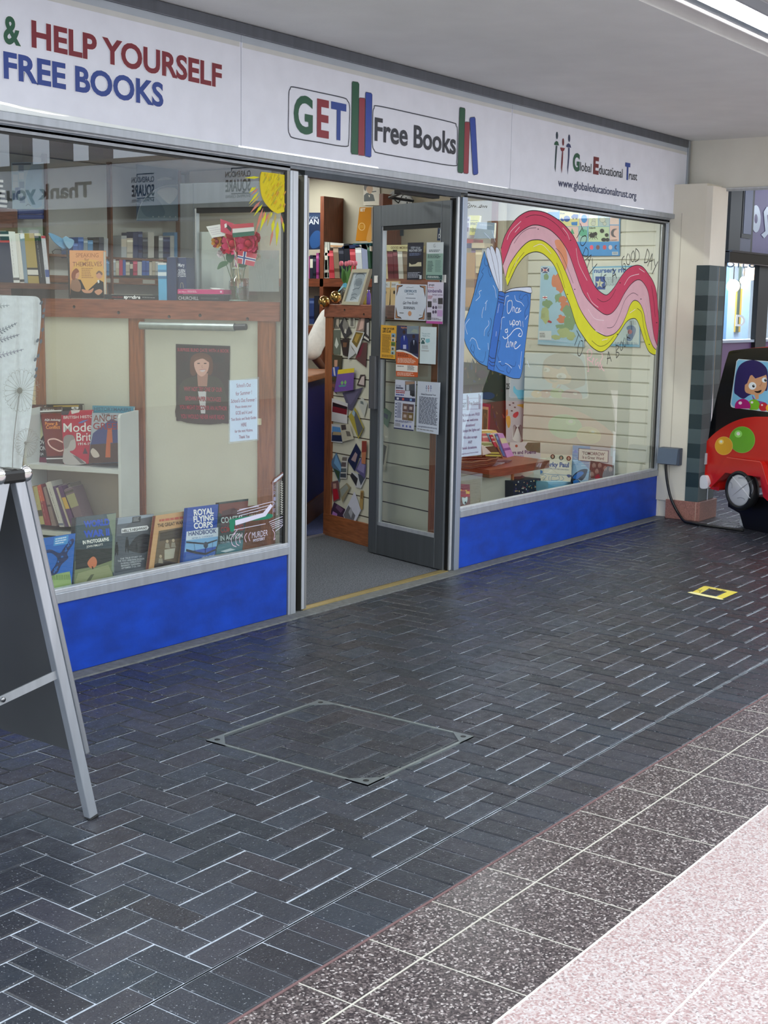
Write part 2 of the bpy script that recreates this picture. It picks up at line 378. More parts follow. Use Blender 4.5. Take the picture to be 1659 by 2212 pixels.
# ---- shop floor: mat, carpet, raised window boards
f2 = M('carpet'); f2.face([(-3, .02, .001), (4.7, .02, .001), (4.7, 1.45, .001), (-3, 1.45, .001)], C(104, 108, 114)); f2.build('floor_mat', kind='structure')
f3 = M('carpet'); f3.face([(-3, 1.45, .001), (4.7, 1.45, .001), (4.7, 5.45, .001), (-3, 5.45, .001)], C(66, 76, 118)); f3.box(-.5, 2.1, 1.44, 1.475, 0, .008, C(205, 205, 210), 'metal'); f3.build('floor_carpet', kind='structure')
# ---- walls of the shop
w = M('wall'); w.box(-3.1, 4.75, 5.4, 5.55, 0, 3.1, C(205, 205, 198)); w.build('wall_back', kind='structure')
w = M('wall'); w.box(-3.1, -3.0, 0, 5.5, 0, 3.1, C(214, 208, 190)); w.build('wall_left', kind='structure')
w = M('wall'); w.box(4.59, 4.72, .09, 5.5, 0, 3.1, C(222, 214, 192)); w.build('wall_right', kind='structure')
w = M('wall'); w.box(-3.1, 4.72, .1, 5.5, 2.93, 3.05, C(226, 224, 216)); w.build('ceiling_shop', kind='structure')
# blue painted boards under the windows
def plinth(name, x0, x1):
    b = M('blue'); b.box(x0, x1, 0, .05, .005, .334, C(0, 62, 174), bev=.003); b.build(name, kind='structure')
plinth('baseboard_left', -3.4, -.066); plinth('baseboard_right', 1.612, 4.55)
# ---- window frames and panes
def window(name, x0, x1, right):
    f = M('metal')
    f.box(x0, x1, -.012, .05, .334, .378, ALU, bev=.002); f.box(x0, x1, -.004, .035, .378, .396, C(214, 219, 225), bev=.002)
    f.box(x0, x1, -.004, .05, 2.322, 2.345, C(150, 154, 160)); f.box(x0, x1, .006, .022, 2.312, 2.322, C(20), 'satin')
    if right:
        f.box(x1-.05, x1, -.01, .05, .334, 2.33, C(168, 172, 176), bev=.002); f.box(x1-.075, x1-.05, .0, .04, .39, 2.322, C(205, 210, 216)); f.box(x1-.083, x1-.075, .004, .03, .396, 2.318, C(14), 'satin')
        f.box(x0, x0+.018, .006, .03, .396, 2.318, C(150, 152, 154))
    else:
        f.box(x1-.02, x1, .0, .04, .39, 2.322, C(150, 148, 140)); f.box(x1-.032, x1-.02, .004, .03, .396, 2.318, C(14), 'satin')
    o = f.build(name, kind='structure')
    g = M('glass'); g.box(x0+.01, x1-.02, .009, .015, .394, 2.322, WHITE); g.build('pane', o)
window('window_1', -3.4, -.061, False); window('window_2', 1.609, 4.556, True)
# door posts
f = M('metal')
f.box(-.061, -.0, -.008, .03, .0, 2.326, C(200, 206, 214), bev=.003); f.box(-.046, -.042, -.0085, -.0042, .0, 2.326, C(150, 156, 164))
f.box(.0, .052, .055, .075, .0, 2.31, C(92, 90, 84)); f.box(.052, .056, .0, .08, .0, 2.31, C(96, 95, 88)); f.box(.054, .078, -.004, .05, .012, 2.312, C(210, 215, 222), bev=.002); f.box(.078, .083, .006, .05, .012, 2.312, C(12), 'satin'); f.box(.083, .094, -.002, .05, .012, 2.3, C(168, 168, 168))
f.build('trim_3', kind='structure')
f = M('metal')
f.box(1.556, 1.609, -.008, .05, .0, 2.312, C(170, 180, 196), bev=.003); f.box(1.523, 1.556, .024, .05, 0, 2.31, C(92, 94, 94)); f.box(1.505, 1.526, -.004, .05, .01, 2.308, C(214, 218, 222), bev=.002); f.box(1.498, 1.505, .008, .05, .012, 2.3, C(12), 'satin')
f.build('trim_4', kind='structure')
f = M('metal'); f.box(-3.4, 4.56, -.004, .055, 2.335, 2.362, C(120, 126, 134)); f.box(-3.4, 4.56, -.012, .0, 2.352, 2.358, C(205, 210, 216)); f.box(.06, 1.54, .0, .05, 2.306, 2.336, C(72, 78, 86)); f.build('trim_5', kind='structure')
# ---- soffit, recess with its lamp, high ceiling
c = M('wall')
c.box(-9, 8.5, -1.826, .1, 2.977, 3.1, C(218, 220, 219)); c.box(-9, 8.5, -3.0, -1.826, 3.045, 3.1, C(218, 220, 219)); c.box(-9, 8.5, -3.06, -3.0, 2.98, 3.4, C(218, 220, 219))
c.build('ceiling', kind='structure')
# end wall over the passage: bulkhead and pilaster
b = M('wall')
b.box(4.81, 5.05, -3.4, .3, 2.6, 2.978, C(216, 212, 200))
b.build('wall_bulkhead', kind='structure')
t = M('metal'); t.box(4.792, 4.812, -3.4, .01, 2.578, 2.603, C(176, 178, 180)); t.box(4.786, 4.794, -3.4, .01, 2.594, 2.599, C(214)); t.box(4.788, 4.812, -.004, .012, 2.572, 2.606, C(60, 46, 40)); t.build('trim_6', kind='structure')
p = M('wall')
p.box(4.555, 4.86, -.085, .5, 0, 2.62, C(222, 216, 200)); p.box(4.545, 4.558, -.018, .06, 0, 2.34, C(226, 220, 206))
p.box(4.53, 4.86, -.30, .2, .14, 2.62, C(218, 212, 196)); p.box(4.528, 4.531, -.106, -.103, .14, 2.4, C(180, 172, 158))
p.build('wall_pilaster', kind='structure')
# ---- opposite side of the arcade, seen in the glass
wo = M('wall'); wo.box(-14, 20, -11.4, -11, 0, 3.3, C(226, 222, 208)); wo.box(19.8, 20.2, -11.2, 2, 0, 3.5, C(104, 96, 82))
for i in range(7):
    x = -8+i*2.6; wo.box(x, x+.5, -11.02, -10.9, 0, 3.3, C(222, 214, 196))
wo.box(-12, 12, -11.05, -10.85, 2.5, 3.1, C(150, 140, 120)); wo.build('wall_opposite', kind='structure')
wb = M('wall'); wb.box(4.83, 5.05, -10.9, -4.2, 2.5, 3.13, C(190, 190, 184)); wb.box(4.80, 5.06, -10.9, -4.2, 3.12, 3.17, C(120, 112, 98)); wb.box(4.80, 4.84, -10.9, -4.2, 2.53, 2.655, C(74, 60, 48), 'wood')
for y in (-4.3, -5.6, -6.9, -7.55, -8.25, -9.4): wb.box(4.85, 5.0, y-.13, y+.1, 3.17, 4.3, C(88, 92, 100))
wb.box(4.85, 5.0, -10.9, -4.2, 4.2, 4.4, C(88, 92, 100)); wb.build('wall_exit', kind='structure')
# lettered board over the exit: read back to front in the window
ob = M('satin'); ob.box(4.815, 4.829, -9.9, -4.35, 2.66, 3.115, C(226, 230, 234)); 
board = ob.build('exit_board', None, 'long pale board over the arcade exit thanking visitors, mirrored in the window', 'sign')
def facing(name, t, y, z, wd, h, c, par, bold=.01):
    vs, fs, x0, x1 = glyphs(t, bold); k = wd/(x1-x0); m_ = M('matte')
    m_.mesh([V((4.8135, y-(p[0]-x0)*k, z+p[1]*h/CAP)) for p in vs], [tuple(reversed(f_)) for f_ in fs], c); return m_.build(name, par)
facing('lettering', 'Thank you for visiting', -6.95, 2.785, 3.0, .155, C(40, 42, 48), board, .035)
for y0 in (-5.98, -4.62):
    facing('lettering', 'CLARENDON', y0, 2.905, .34, .055, C(40, 50, 72), board); facing('lettering', 'SQUARE', y0, 2.765, .34, .11, C(40, 50, 72), board, .03); facing('lettering', 'SHOPPING CENTRE', y0, 2.70, .34, .028, C(70, 76, 90), board)
    br = M('matte'); br.box(4.8125, 4.8145, y0-.26, y0, 2.985, 2.995, C(40, 50, 72)); br.box(4.8125, 4.8145, y0-.26, y0-.25, 2.96, 2.99, C(40, 50, 72)); br.box(4.8125, 4.8145, y0-.26, y0, 2.735, 2.745, C(40, 50, 72)); br.build('logo_bracket', board)
ex = M('satin'); ex.box(4.79, 4.82, -8.5, -7.75, 2.32, 2.47, C(60, 140, 84)); ex.box(4.786, 4.79, -8.14, -8.1, 2.35, 2.44, WHITE); ex.prism([(4.785, -8.06, 2.39), (4.785, -8.12, 2.345), (4.785, -8.18, 2.39)], (.003, 0, 0), WHITE); ex.box(4.784, 4.79, -7.98, -7.82, 2.35, 2.44, WHITE)
ex.box(4.80, 4.81, -8.3, -8.28, 2.46, 2.56, C(90)); ex.box(4.80, 4.81, -7.95, -7.93, 2.46, 2.56, C(90))
ex.build('exit_sign', None, 'green emergency exit sign hung under the exit board', 'sign')
# ---- ceiling lamp in the recess
L = thing('ceiling_light', (2.5, -2.08, 3.03), 'long fluorescent batten with bright white diffuser in the soffit recess', 'light')
m = M('satin'); m.box(-8, 6.2, -2.165, -1.93, 3.005, 3.045, C(190, 194, 200), bev=.003); m.box(-8, 6.2, -2.175, -2.160, 2.985, 3.03, C(150, 156, 164)); m.build('housing', L)
m = M('lamp'); m.box(-7.98, 6.18, -2.145, -2.025, 2.982, 3.03, WHITE, bev=.008); m.build('diffuser', L)  # run on out of view and brightened to light sign and pilaster
m = M('satin'); m.box(-8, 6.2, -1.945, -1.935, 2.985, 3.02, C(236), bev=.002); m.box(-8, 6.2, -2.02, -1.95, 3.0, 3.006, C(96, 108, 122)); m.build('reflector', L)
# ================================================================== SHOP SIGN
FS = FRONT(-.032)
S = thing('fascia_sign', (1.4, -.03, 2.66), 'long white lightbox shop fascia over both windows, printed with names and books', 'shop sign')
m = M('metal')
m.box(-3.4, 4.775, -.042, .09, 2.918, 2.974, C(112, 116, 124), bev=.003); m.box(-3.4, 4.775, -.044, .09, 2.358, 2.394, C(176, 182, 190), bev=.003)
m.box(4.735, 4.775, -.044, .09, 2.358, 2.974, C(160, 166, 172), bev=.003); m.box(-3.4, 4.775, .02, .09, 2.36, 2.96, C(120)); m.build('frame', S)
def zl(u, w): return FS.hit(u, w)
xs = [-3.4, zl(521, 200).x, zl(1104, 330).x, 4.738]
for i in range(3):
    m = M('satin'); m.box(xs[i]+.002, xs[i+1]-.002, -.031, .02, 2.392, 2.92, C(228, 232, 243))
    m.box(xs[i]+.002, xs[i+1]-.002, -.0318, -.031, 2.885, 2.92, C(176, 186, 196)); m.box(xs[i]+.01, xs[i+1]-.01, -.0316, -.031, 2.862, 2.885, C(206, 208, 206)); m.build('panel', S)
m = Art(FS, 'satin', .0008)                       # strips along the foot, printed film come away, glow added to brighten them
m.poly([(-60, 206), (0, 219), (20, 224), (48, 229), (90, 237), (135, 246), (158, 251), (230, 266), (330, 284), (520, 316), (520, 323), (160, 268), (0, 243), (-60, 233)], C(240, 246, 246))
m.poly([(-60, 206), (0, 219), (30, 226), (46, 231), (62, 235), (92, 240), (120, 246), (150, 251), (138, 251), (100, 246), (70, 240), (48, 236), (28, 231), (8, 226), (-60, 215)], C(252), 'strip_glow')
m.build('bare_strip', S); m = Art(FS, 'satin', .0008); m.poly([(515, 314), (816, 361), (822, 370), (812, 377), (800, 376), (515, 330)], C(255), 'strip_glow'); m.build('bare_strip', S); m = Art(FS, 'satin', .0008); m.poly([(1011, 392), (1097, 406), (1097, 416), (1013, 404)], C(246, 248, 250), 'strip_glow'); m.build('bare_strip', S); m = Art(FS, 'satin', .0008); m.poly([(1340, 443), (1391, 451), (1391, 460), (1333, 451)], C(255), 'strip_glow')
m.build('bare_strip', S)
GRN, RED, BLU = C(34, 88, 64), C(138, 40, 54), C(40, 70, 150)
a = Art(FS, 'satin', .0012)
q = Z(0, 0, 3.318); ol = (C(240, 240, 244), .012)
a.text('&', (7.5, 91), (45, 98), 58, GRN, .03, outline=ol); a.text('HELP YOURSELF', (67.8, 99.5), (478.6, 188.6), 54.5, C(124, 34, 48), .032, outline=ol); a.text('FREE BOOKS', (7.5, 166.7), (352.6, 230), 54.5, C(38, 66, 142), .032, outline=ol)
a.build('lettering', S)
a = Art(FS, 'satin', .0012); g = Z(560, 150, 3.318)
def rrect(p):  # rounded outline through listed points
    a.curve(g(*p), 1.7, C(36, 42, 60), closed=True)
rrect([(245, 126), (420, 163), (600, 203), (632, 225), (648, 270), (645, 400), (640, 520), (615, 552), (430, 523), (250, 492), (218, 465), (208, 420), (210, 280), (212, 170), (222, 138)])
rrect([(850, 262), (1100, 315), (1380, 380), (1410, 402), (1420, 440), (1418, 560), (1414, 660), (1390, 690), (1130, 648), (860, 600), (825, 580), (811, 540), (812, 420), (814, 310), (824, 275)])
a.text('G', *g((246, 438), (382, 462)), 77, GRN, .03); a.text('E', *g((412, 472), (497, 487)), 77.5, RED, .03); a.text('T', *g((512, 487), (620, 506)), 76, BLU, .03)
a.text('Free Books', *g((826, 506), (1407, 606)), 48.5, C(44, 48, 60), .022)
OUT = C(40, 38, 44)
for pts, c in (([(668, 86), (706, 92), (714, 105), (705, 612), (662, 606), (656, 590), (664, 96)], GRN), ([(718, 203), (752, 206), (757, 214), (752, 620), (710, 614), (707, 600), (714, 208)], C(146, 52, 66)), ([(765, 163), (800, 170), (807, 180), (800, 624), (790, 630), (758, 622), (756, 606), (760, 170)], C(40, 72, 164)),
               ([(1440, 272), (1470, 278), (1474, 288), (1460, 736), (1450, 744), (1424, 738), (1420, 722), (1434, 278)], GRN), ([(1476, 376), (1504, 378), (1506, 390), (1496, 742), (1488, 748), (1464, 744), (1461, 730), (1470, 382)], C(146, 52, 66)), ([(1512, 345), (1540, 341), (1546, 352), (1566, 742), (1560, 752), (1536, 757), (1530, 748), (1506, 356)], C(40, 72, 164))):
    a.poly(g(*pts), c); a.stroke(g(*pts), .8, OUT, closed=True)
a.build('book_emblem', S)
a = Art(FS, 'satin', .0012); g = Z(1080, 240, 3.95)
for (hx, hy, rx, ry), c in (((486, 208, 9, 32), C(40, 60, 74)), ((538, 264, 8, 32), C(110, 36, 44)), ((590, 232, 8, 32), C(40, 50, 84))):
    a.disc(*g((hx, hy))[0], rx/3.95, ry/3.95, c)
a.poly(g((461, 288), (466, 268), (480, 254), (494, 262), (503, 294)), GRN); a.poly(g((513, 310), (553, 315), (546, 336), (534, 347), (520, 338)), C(128, 44, 52)); a.poly(g((563, 306), (570, 285), (584, 274), (598, 285), (606, 313)), C(40, 52, 100))
for p, c in (([(476, 294), (488, 296), (480, 400), (472, 522), (466, 480), (470, 380)], C(40, 64, 70)), ([(530, 346), (538, 347), (534, 440), (525, 532), (520, 480), (524, 400)], C(120, 44, 52)), ([(582, 312), (593, 314), (590, 400), (576, 542), (574, 480), (580, 400)], C(40, 52, 96))): a.poly(g(*p), c)
a.build('figure_emblem', S); a = Art(FS, 'satin', .0012)
a.text('G', *g((620, 500), (678, 508)), 35, GRN, .045); a.text('lobal', *g((683, 508), (778, 524)), 19, INK, .004); a.text('E', *g((794, 528), (840, 536)), 34, C(112, 36, 44), .045); a.text('ducational', *g((844, 536), (1044, 570)), 20, INK, .004)
a.text('T', *g((1064, 575), (1106, 582)), 33, BLU, .05); a.text('rust', *g((1100, 580), (1168, 592)), 18, INK, .004); a.text('www.globaleducationaltrust.org', *g((495, 640), (1162, 752)), 17.5, C(50, 58, 96), .006)
a.text('E: SIGNS', (1439, 469.5), (1464, 474), 2.6, C(90, 96, 104))
a.build('lettering', S)
# ================================================================== DOORS
def door(name, hinge, hd, wd, flip, label):
    """glazed aluminium leaf; local x runs from the hinge along the leaf, y through its thickness"""
    D = thing(name, (hinge[0], hinge[1], .012), label, 'door', kind='structure')
    ex = hvec(hd); ey = V((ex.y, -ex.x, 0))*(-1 if flip else 1); o = V((hinge[0], hinge[1], 0)); up = V((0, 0, 1)); t = .042
    def bar(m, x0, x1, z0, z1, y0=0, y1=t, c=ALUD, mm=None, bev=.003): m.obox(o+ex*x0+ey*y0+up*z0, ex*(x1-x0), ey*(y1-y0), up*(z1-z0), c, mm, bev)
    G = C(112, 117, 122)
    m = M('metal'); bar(m, 0, .085, .012, 2.285, c=G); bar(m, wd-.085, wd, .012, 2.285, c=G); bar(m, .085, wd-.085, .012, .2, c=G); bar(m, .085, wd-.085, 2.16, 2.285, c=G)
    for x0, x1, z0, z1, c in ((.085, .1, .2, 2.16, C(196, 200, 206)), (wd-.1, wd-.085, .2, 2.16, C(206, 210, 216)), (.1, wd-.1, .2, .225, C(226, 230, 236)), (.1, wd-.1, 2.13, 2.16, C(44, 46, 48))): bar(m, x0, x1, z0, z1, .006, t-.006, c, bev=0)
    m.build('frame', D)
    m = M('glass'); bar(m, .096, wd-.096, .22, 2.14, .018, .024, bev=0); m.build('pane', D)
    m = M('metal'); bar(m, wd-.075, wd-.012, .98, 1.32, -.022, t+.022, C(128, 130, 136)); m.build('handle', D)
    m = M('satin')
    for x in (.03, wd-.06): bar(m, x, x+.03, 1.80, 1.84, -.006, t+.006, C(232, 230, 224)); m.build('latch_clip', D); m = M('satin')
    return D, Pl(o, ey)
D1, DP = door('door_1', (1.487, .035), 16, .775, False, 'glazed grey door standing open inwards, covered in leaflets')
D2, DP2 = door('door_2', (.095, .05), -10, .735, True, 'glazed grey door folded back behind the window with the flower vase')
m = M('satin'); h = V((1.36, .1, 2.31)); m.box(1.0, 1.4, .06, .11, 2.29, 2.335, C(30, 30, 32), bev=.004); m.build('closer_body', D1)
m = M('satin'); m.tube([(1.05, .085, 2.30), (1.3, .36, 2.30)], .009, C(20)); m.tube([(1.3, .36, 2.30), (1.52, .34, 2.295)], .009, C(20)); m.build('closer_arm', D1)
# leaflets stuck on the open door
DF = DP.off(.022 if (CAM-DP.p).dot(DP.n) > 0 else .022)
def sheet(name, label, Q, pl, paper=WHITE, cat='poster', group=None, back=.0012, art=None, m='satin', parent=None):
    """a printed sheet with its own thin body: corners Q in order TL,TR,BR,BL on plane pl"""
    a = Art(pl, m, .0015, .00008); p = [pl.hit(*q)+pl.n*.0014 for q in Q]
    if (p[1]-p[0]).cross(p[2]-p[0]).dot(pl.n) < 0: p.reverse()
    a.prism(p, -pl.n*back, paper, m)
    if art: art(a, Q)
    return a.build(name, parent, label, cat, group)
def q4(g, *p): return g(*p)
g = Z(790, 600, 6.143)
gu = Z(800, 390, 7.371)
def A_(fn): return fn
def art(a, Q):
    a.quad(Q, .05, .08, .95, .16, C(40, 44, 60)); a.text('KEEP YOUR', *gu((650, 1085), (800, 1090)), 4.5, C(180, 190, 200)); a.text('WEATHER DRY', *gu((615, 1135), (825, 1130)), 5, C(200, 208, 220)); a.lines(Q, .12, .9, .28, .36, 4, C(110, 124, 160)); a.quad(Q, .06, .42, .94, .78, C(30, 30, 34)); a.poly(gu((620, 1370), (622, 1310), (660, 1340), (720, 1330), (760, 1300), (815, 1300), (818, 1365)), C(196, 190, 160)); a.lines(Q, .05, .9, .8, .96, 5, C(170, 176, 190)); a.quad(Q, .8, .88, .95, .98, C(200, 204, 210))
sheet('leaflet', 'narrow black leaflet with a pale landscape strip high on the open door', gu((598, 990), (850, 985), (832, 1578), (584, 1583)), DF, C(26, 28, 44), art=art)
def art(a, Q):
    a.quad(Q, 0, .3, 1, 1, C(140, 172, 160)); a.quad(Q, .02, .87, .98, .99, C(48, 82, 82)); a.curve(gu((1040, 1010), (1015, 1020), (1012, 1050), (1030, 1060), (1040, 1045), (1022, 1040)), .6, C(90, 100, 100)); a.lines(Q, .15, .85, .2, .27, 2, C(60, 74, 80)); a.lines(Q, .08, .92, .33, .44, 3, C(50, 70, 70)); a.lines(Q, .08, .45, .5, .8, 8, C(60, 84, 84)); a.lines(Q, .55, .92, .48, .8, 11, C(110, 140, 134)); a.lines(Q, .1, .9, .9, .97, 2, C(210, 220, 216))
sheet('leaflet', 'pale green timetable leaflet high on the open door beside the black leaflet', gu((900, 985), (1168, 980), (1150, 1585), (886, 1578)), DF, C(206, 214, 218), art=art)
def art(a, Q):
    for cx, cy, sx, sy in ((0, 0, 1, 1), (1, 0, -1, 1), (0, 1, 1, -1), (1, 1, -1, -1)):
        def f(x, y): return lerp4(Q, cx+sx*x, cy+sy*y)
        a.poly([f(.03, .03), f(.24, .03), f(.2, .07), f(.1, .1), f(.08, .2), f(.03, .36)], C(30, 28, 36)); a.poly([f(.04, .04), f(.2, .04), f(.16, .06), f(.09, .08), f(.07, .17), f(.04, .3)], C(176, 126, 90))
    a.text('CERTIFICATE', *g((515, 192), (678, 196)), 5, C(60, 100, 130), .02); a.text('OF AWARD', *g((548, 222), (640, 224)), 2.6, C(80, 100, 120)); a.quad(Q, .34, .38, .66, .395, C(90, 100, 120)); a.text('Get Free Books', *g((495, 352), (692, 350)), 6.5, C(60, 66, 84), 0, slant=.3); a.lines(Q, .28, .75, .63, .71, 2, C(70, 76, 90)); a.disc(*g((588, 475))[0], 3.8, 5.4, C(204, 150, 112)); a.lines(Q, .16, .3, .8, .84, 1, C(90)); a.lines(Q, .8, .88, .84, .87, 1, C(90)); a.curve(g((540, 132), (575, 124), (600, 132), (640, 124)), .5, C(120, 130, 140))
sheet('certificate', 'framed award certificate with dark corner ornaments on the open door', g((402, 80), (812, 92), (795, 572), (382, 552)), DF, C(206, 214, 226), 'certificate', art=art)
def art(a, Q):
    a.text('gnugu', *g((838, 105), (912, 105)), 4.5, C(60, 50, 60), .02); a.quad(Q, .04, .13, .4, .14, C(190, 70, 70)); a.text('kimberella', *g((828, 194), (1015, 196)), 7, C(90, 60, 120), .02); a.text('Pamper parties', *g((888, 232), (1025, 236)), 3, C(110, 80, 120))
    for r in ((825, 312, 878, 392), (962, 268, 1026, 352), (816, 460, 872, 560)): a.rect(*g((r[0], r[1]))[0], *g((r[2], r[3]))[0], C(66, 62, 66))
    for x, y in ((900, 395), (936, 395), (900, 455), (932, 452)): a.disc(*g((x, y))[0], 2.2, 3.6, C(90, 76, 100))
    a.quad(Q, .66, .67, .98, .82, C(196, 160, 206)); a.lines(Q, .05, .35, .33, .42, 3, C(180, 110, 120)); a.lines(Q, .36, .62, .4, .5, 3, C(120)); a.lines(Q, .68, .95, .56, .64, 3, C(140)); a.lines(Q, .05, .95, .86, .92, 2, C(120)); a.quad(Q, 0, .94, 1, 1, C(186, 84, 160))
sheet('leaflet', 'white and lilac party leaflet with small photos at the hinge side of the open door', g((825, 55), (1035, 60), (1022, 615), (806, 605)), DF, C(210, 204, 222), art=art)
def art(a, Q):
    a.text('TIME OF YOUR', *g((226, 692), (382, 692)), 4.4, C(36, 30, 26), .04); a.text('LIFE CLUB', *g((226, 726), (335, 727)), 4.4, C(36, 30, 26), .04); a.lines(Q, .1, .68, .27, .8, 16, C(120, 86, 30)); a.lines(Q, .1, .9, .86, .93, 2, C(120, 86, 30)); a.quad(Q, 0, .96, 1, 1, C(40, 34, 34))
    for i, c in enumerate((C(130, 170, 200), C(206, 200, 190), C(90, 130, 60), C(190, 196, 190), C(160, 190, 196))): a.quad(Q, .7, .22+i*.125, .97, .33+i*.125, c); a.quad(Q, .76, .26+i*.125, .88, .32+i*.125, C(70, 80, 80))
sheet('leaflet', 'mustard yellow club leaflet with a column of little photos on the open door', g((205, 625), (410, 640), (392, 1100), (195, 1082)), DF, C(226, 172, 60), art=art)
def art(a, Q):
    a.poly(g((418, 632), (712, 645), (700, 1062), (600, 1000), (500, 968), (410, 962)), C(56, 62, 96)); a.rect(*g((550, 640))[0], *g((708, 745))[0], C(130, 146, 156)); a.poly(g((640, 680), (690, 690), (700, 740), (600, 720)), C(150, 160, 150))
    for x, y, s in ((512, 720, 1), (640, 780, .95)):
        a.disc(*g((x, y))[0], 3.2, 4.4, C(62, 42, 40)); a.poly(g((x-52, y+220), (x-46, y+80), (x-20, y+42), (x+24, y+42), (x+48, y+90), (x+56, y+230)), C(40, 56, 140) if x < 600 else C(24, 28, 54)); a.poly(g((x-8, y+50), (x+10, y+50), (x+2, y+120)), C(180, 190, 214))
    a.rect(*g((500, 890))[0], *g((540, 945))[0], C(180, 186, 220)); a.poly(g((410, 962), (450, 955), (530, 970), (610, 1005), (700, 1062), (698, 1080), (600, 1018), (500, 984), (408, 980)), C(232, 226, 222))
    a.poly(g((408, 980), (500, 984), (600, 1018), (698, 1080), (694, 1165), (405, 1145)), C(206, 100, 50)); a.lines(Q, .06, .6, .55, .62, 2, C(110, 44, 30)); a.lines(Q, .06, .92, .64, .74, 4, C(240, 214, 196)); a.poly(g((405, 1148), (694, 1167), (692, 1255), (405, 1235)), C(236, 232, 226)); a.lines(Q, .05, .45, .79, .82, 1, C(90)); a.lines(Q, .52, .85, .78, .88, 4, C(80)); a.poly(g((405, 1237), (692, 1257), (692, 1318), (408, 1308)), C(206, 92, 44)); a.lines(Q, .06, .85, .92, .99, 3, C(240, 214, 196)); a.text('dogslove', *g((470, 668), (552, 672)), 3.6, C(214, 150, 120), .02)
sheet('poster', 'blue and orange poster of two people in the middle of the open door', g((418, 630), (712, 645), (692, 1320), (405, 1308)), DF, C(206, 100, 50), art=art)
def art(a, Q):
    a.text('The pop choir', *g((748, 748), (860, 752)), 3.2, C(120, 160, 170)); a.text('Needs You', *g((756, 778), (850, 782)), 3.2, C(120, 160, 170)); a.rect(*g((738, 800))[0], *g((786, 878))[0], C(60, 96, 96)); a.curve(g((738, 850), (762, 812), (786, 850)), 1.6, C(226, 232, 232)); a.poly(g((800, 812), (850, 806), (856, 850), (820, 868), (796, 850)), C(136, 196, 206)); a.lines(Q, .12, .55, .5, .6, 4, C(150)); a.lines(Q, .1, .6, .63, .68, 2, C(170))
sheet('notice', 'white notice with a teal emblem near the hinge of the open door', g((730, 648), (942, 655), (928, 1150), (718, 1138)), DF, C(212, 226, 230), 'notice', art=art)
def art(a, Q):
    a.rect(*g((525, 1372))[0], *g((655, 1500))[0], C(80, 84, 92)); a.poly(g((528, 1376), (650, 1380), (650, 1408), (530, 1420)), C(170, 140, 120)); a.rect(*g((540, 1420))[0], *g((578, 1495))[0], C(190, 196, 206)); a.poly(g((590, 1490), (655, 1500), (655, 1580), (590, 1560)), C(60, 62, 70)); a.disc(*g((628, 1555))[0], 3, 3.6, C(34, 36, 40))
    a.text('GET FREE', *g((400, 1440), (470, 1446)), 3.4, C(90, 96, 140)); a.lines(Q, .05, .42, .15, .19, 1, C(60, 60, 90), .8); a.lines(Q, .05, .5, .21, .28, 2, C(170, 60, 70), .6); a.lines(Q, .05, .52, .29, .33, 1, C(80, 90, 170), .6); a.quad(Q, 0, .345, 1, .42, C(56, 60, 100))
    for x, c in ((.1, C(220, 220, 230)), (.36, C(200, 90, 80)), (.74, C(130, 170, 210))): a.quad(Q, x, .36, x+.1, .405, c)
    for i in range(2):
        for j in range(2): a.quad(Q, .4+i*.28, .47+j*.17, .67+i*.28, .63+j*.17, (C(110, 86, 80), C(130, 104, 84), C(96, 80, 84), C(120, 100, 60))[i*2+j]); a.quad(Q, .46+i*.28, .52+j*.17, .6+i*.28, .58+j*.17, C(190, 176, 170))
    for i in range(5): a.disc(*lerp4(Q, .08, .49+i*.065), 1.4, 1.9, C(70, 80, 120))
    a.lines(Q, .14, .36, .46, .78, 12, C(110, 116, 150)); a.lines(Q, .06, .9, .82, .86, 2, C(70, 80, 120)); a.lines(Q, .04, .35, .88, .95, 4, C(130))
    for x in (.46, .64, .82): a.disc(*lerp4(Q, x, .92), 1.7, 2.6, C(90, 104, 180))
    a.quad(Q, 0, .975, 1, 1, C(56, 60, 96))
sheet('poster', 'white poster with a shop picture and photo grid low on the open door', g((395, 1350), (672, 1372), (640, 2035), (378, 2000)), DF, C(206, 210, 226), art=art)
def art(a, Q):
    for x, c in ((808, C(60, 100, 150)), (836, C(150, 60, 70)), (868, C(60, 80, 150))): a.disc(*g((x, 1440))[0], .8, 2, c); a.stroke(g((x-12, 1462), (x+12, 1464)), .9, c); a.stroke(g((x, 1462), (x-2, 1512)), .8, c)
    a.text('Global Educational Trust', *g((738, 1552), (935, 1568)), 3.2, C(70, 76, 100), .02); a.lines(Q, .1, .95, .3, .84, 22, C(66, 72, 90), .55, .12); a.text('www.globaleducationaltrust.org', *g((695, 1975), (948, 2008)), 3.2, C(84, 90, 120)); a.lines(Q, .05, .95, .94, .97, 1, C(130))
sheet('notice', 'white charity notice full of text low on the open door, three stick figures on top', g((690, 1372), (992, 1392), (965, 2082), (672, 2035)), DF, C(204, 212, 226), 'notice', art=art)
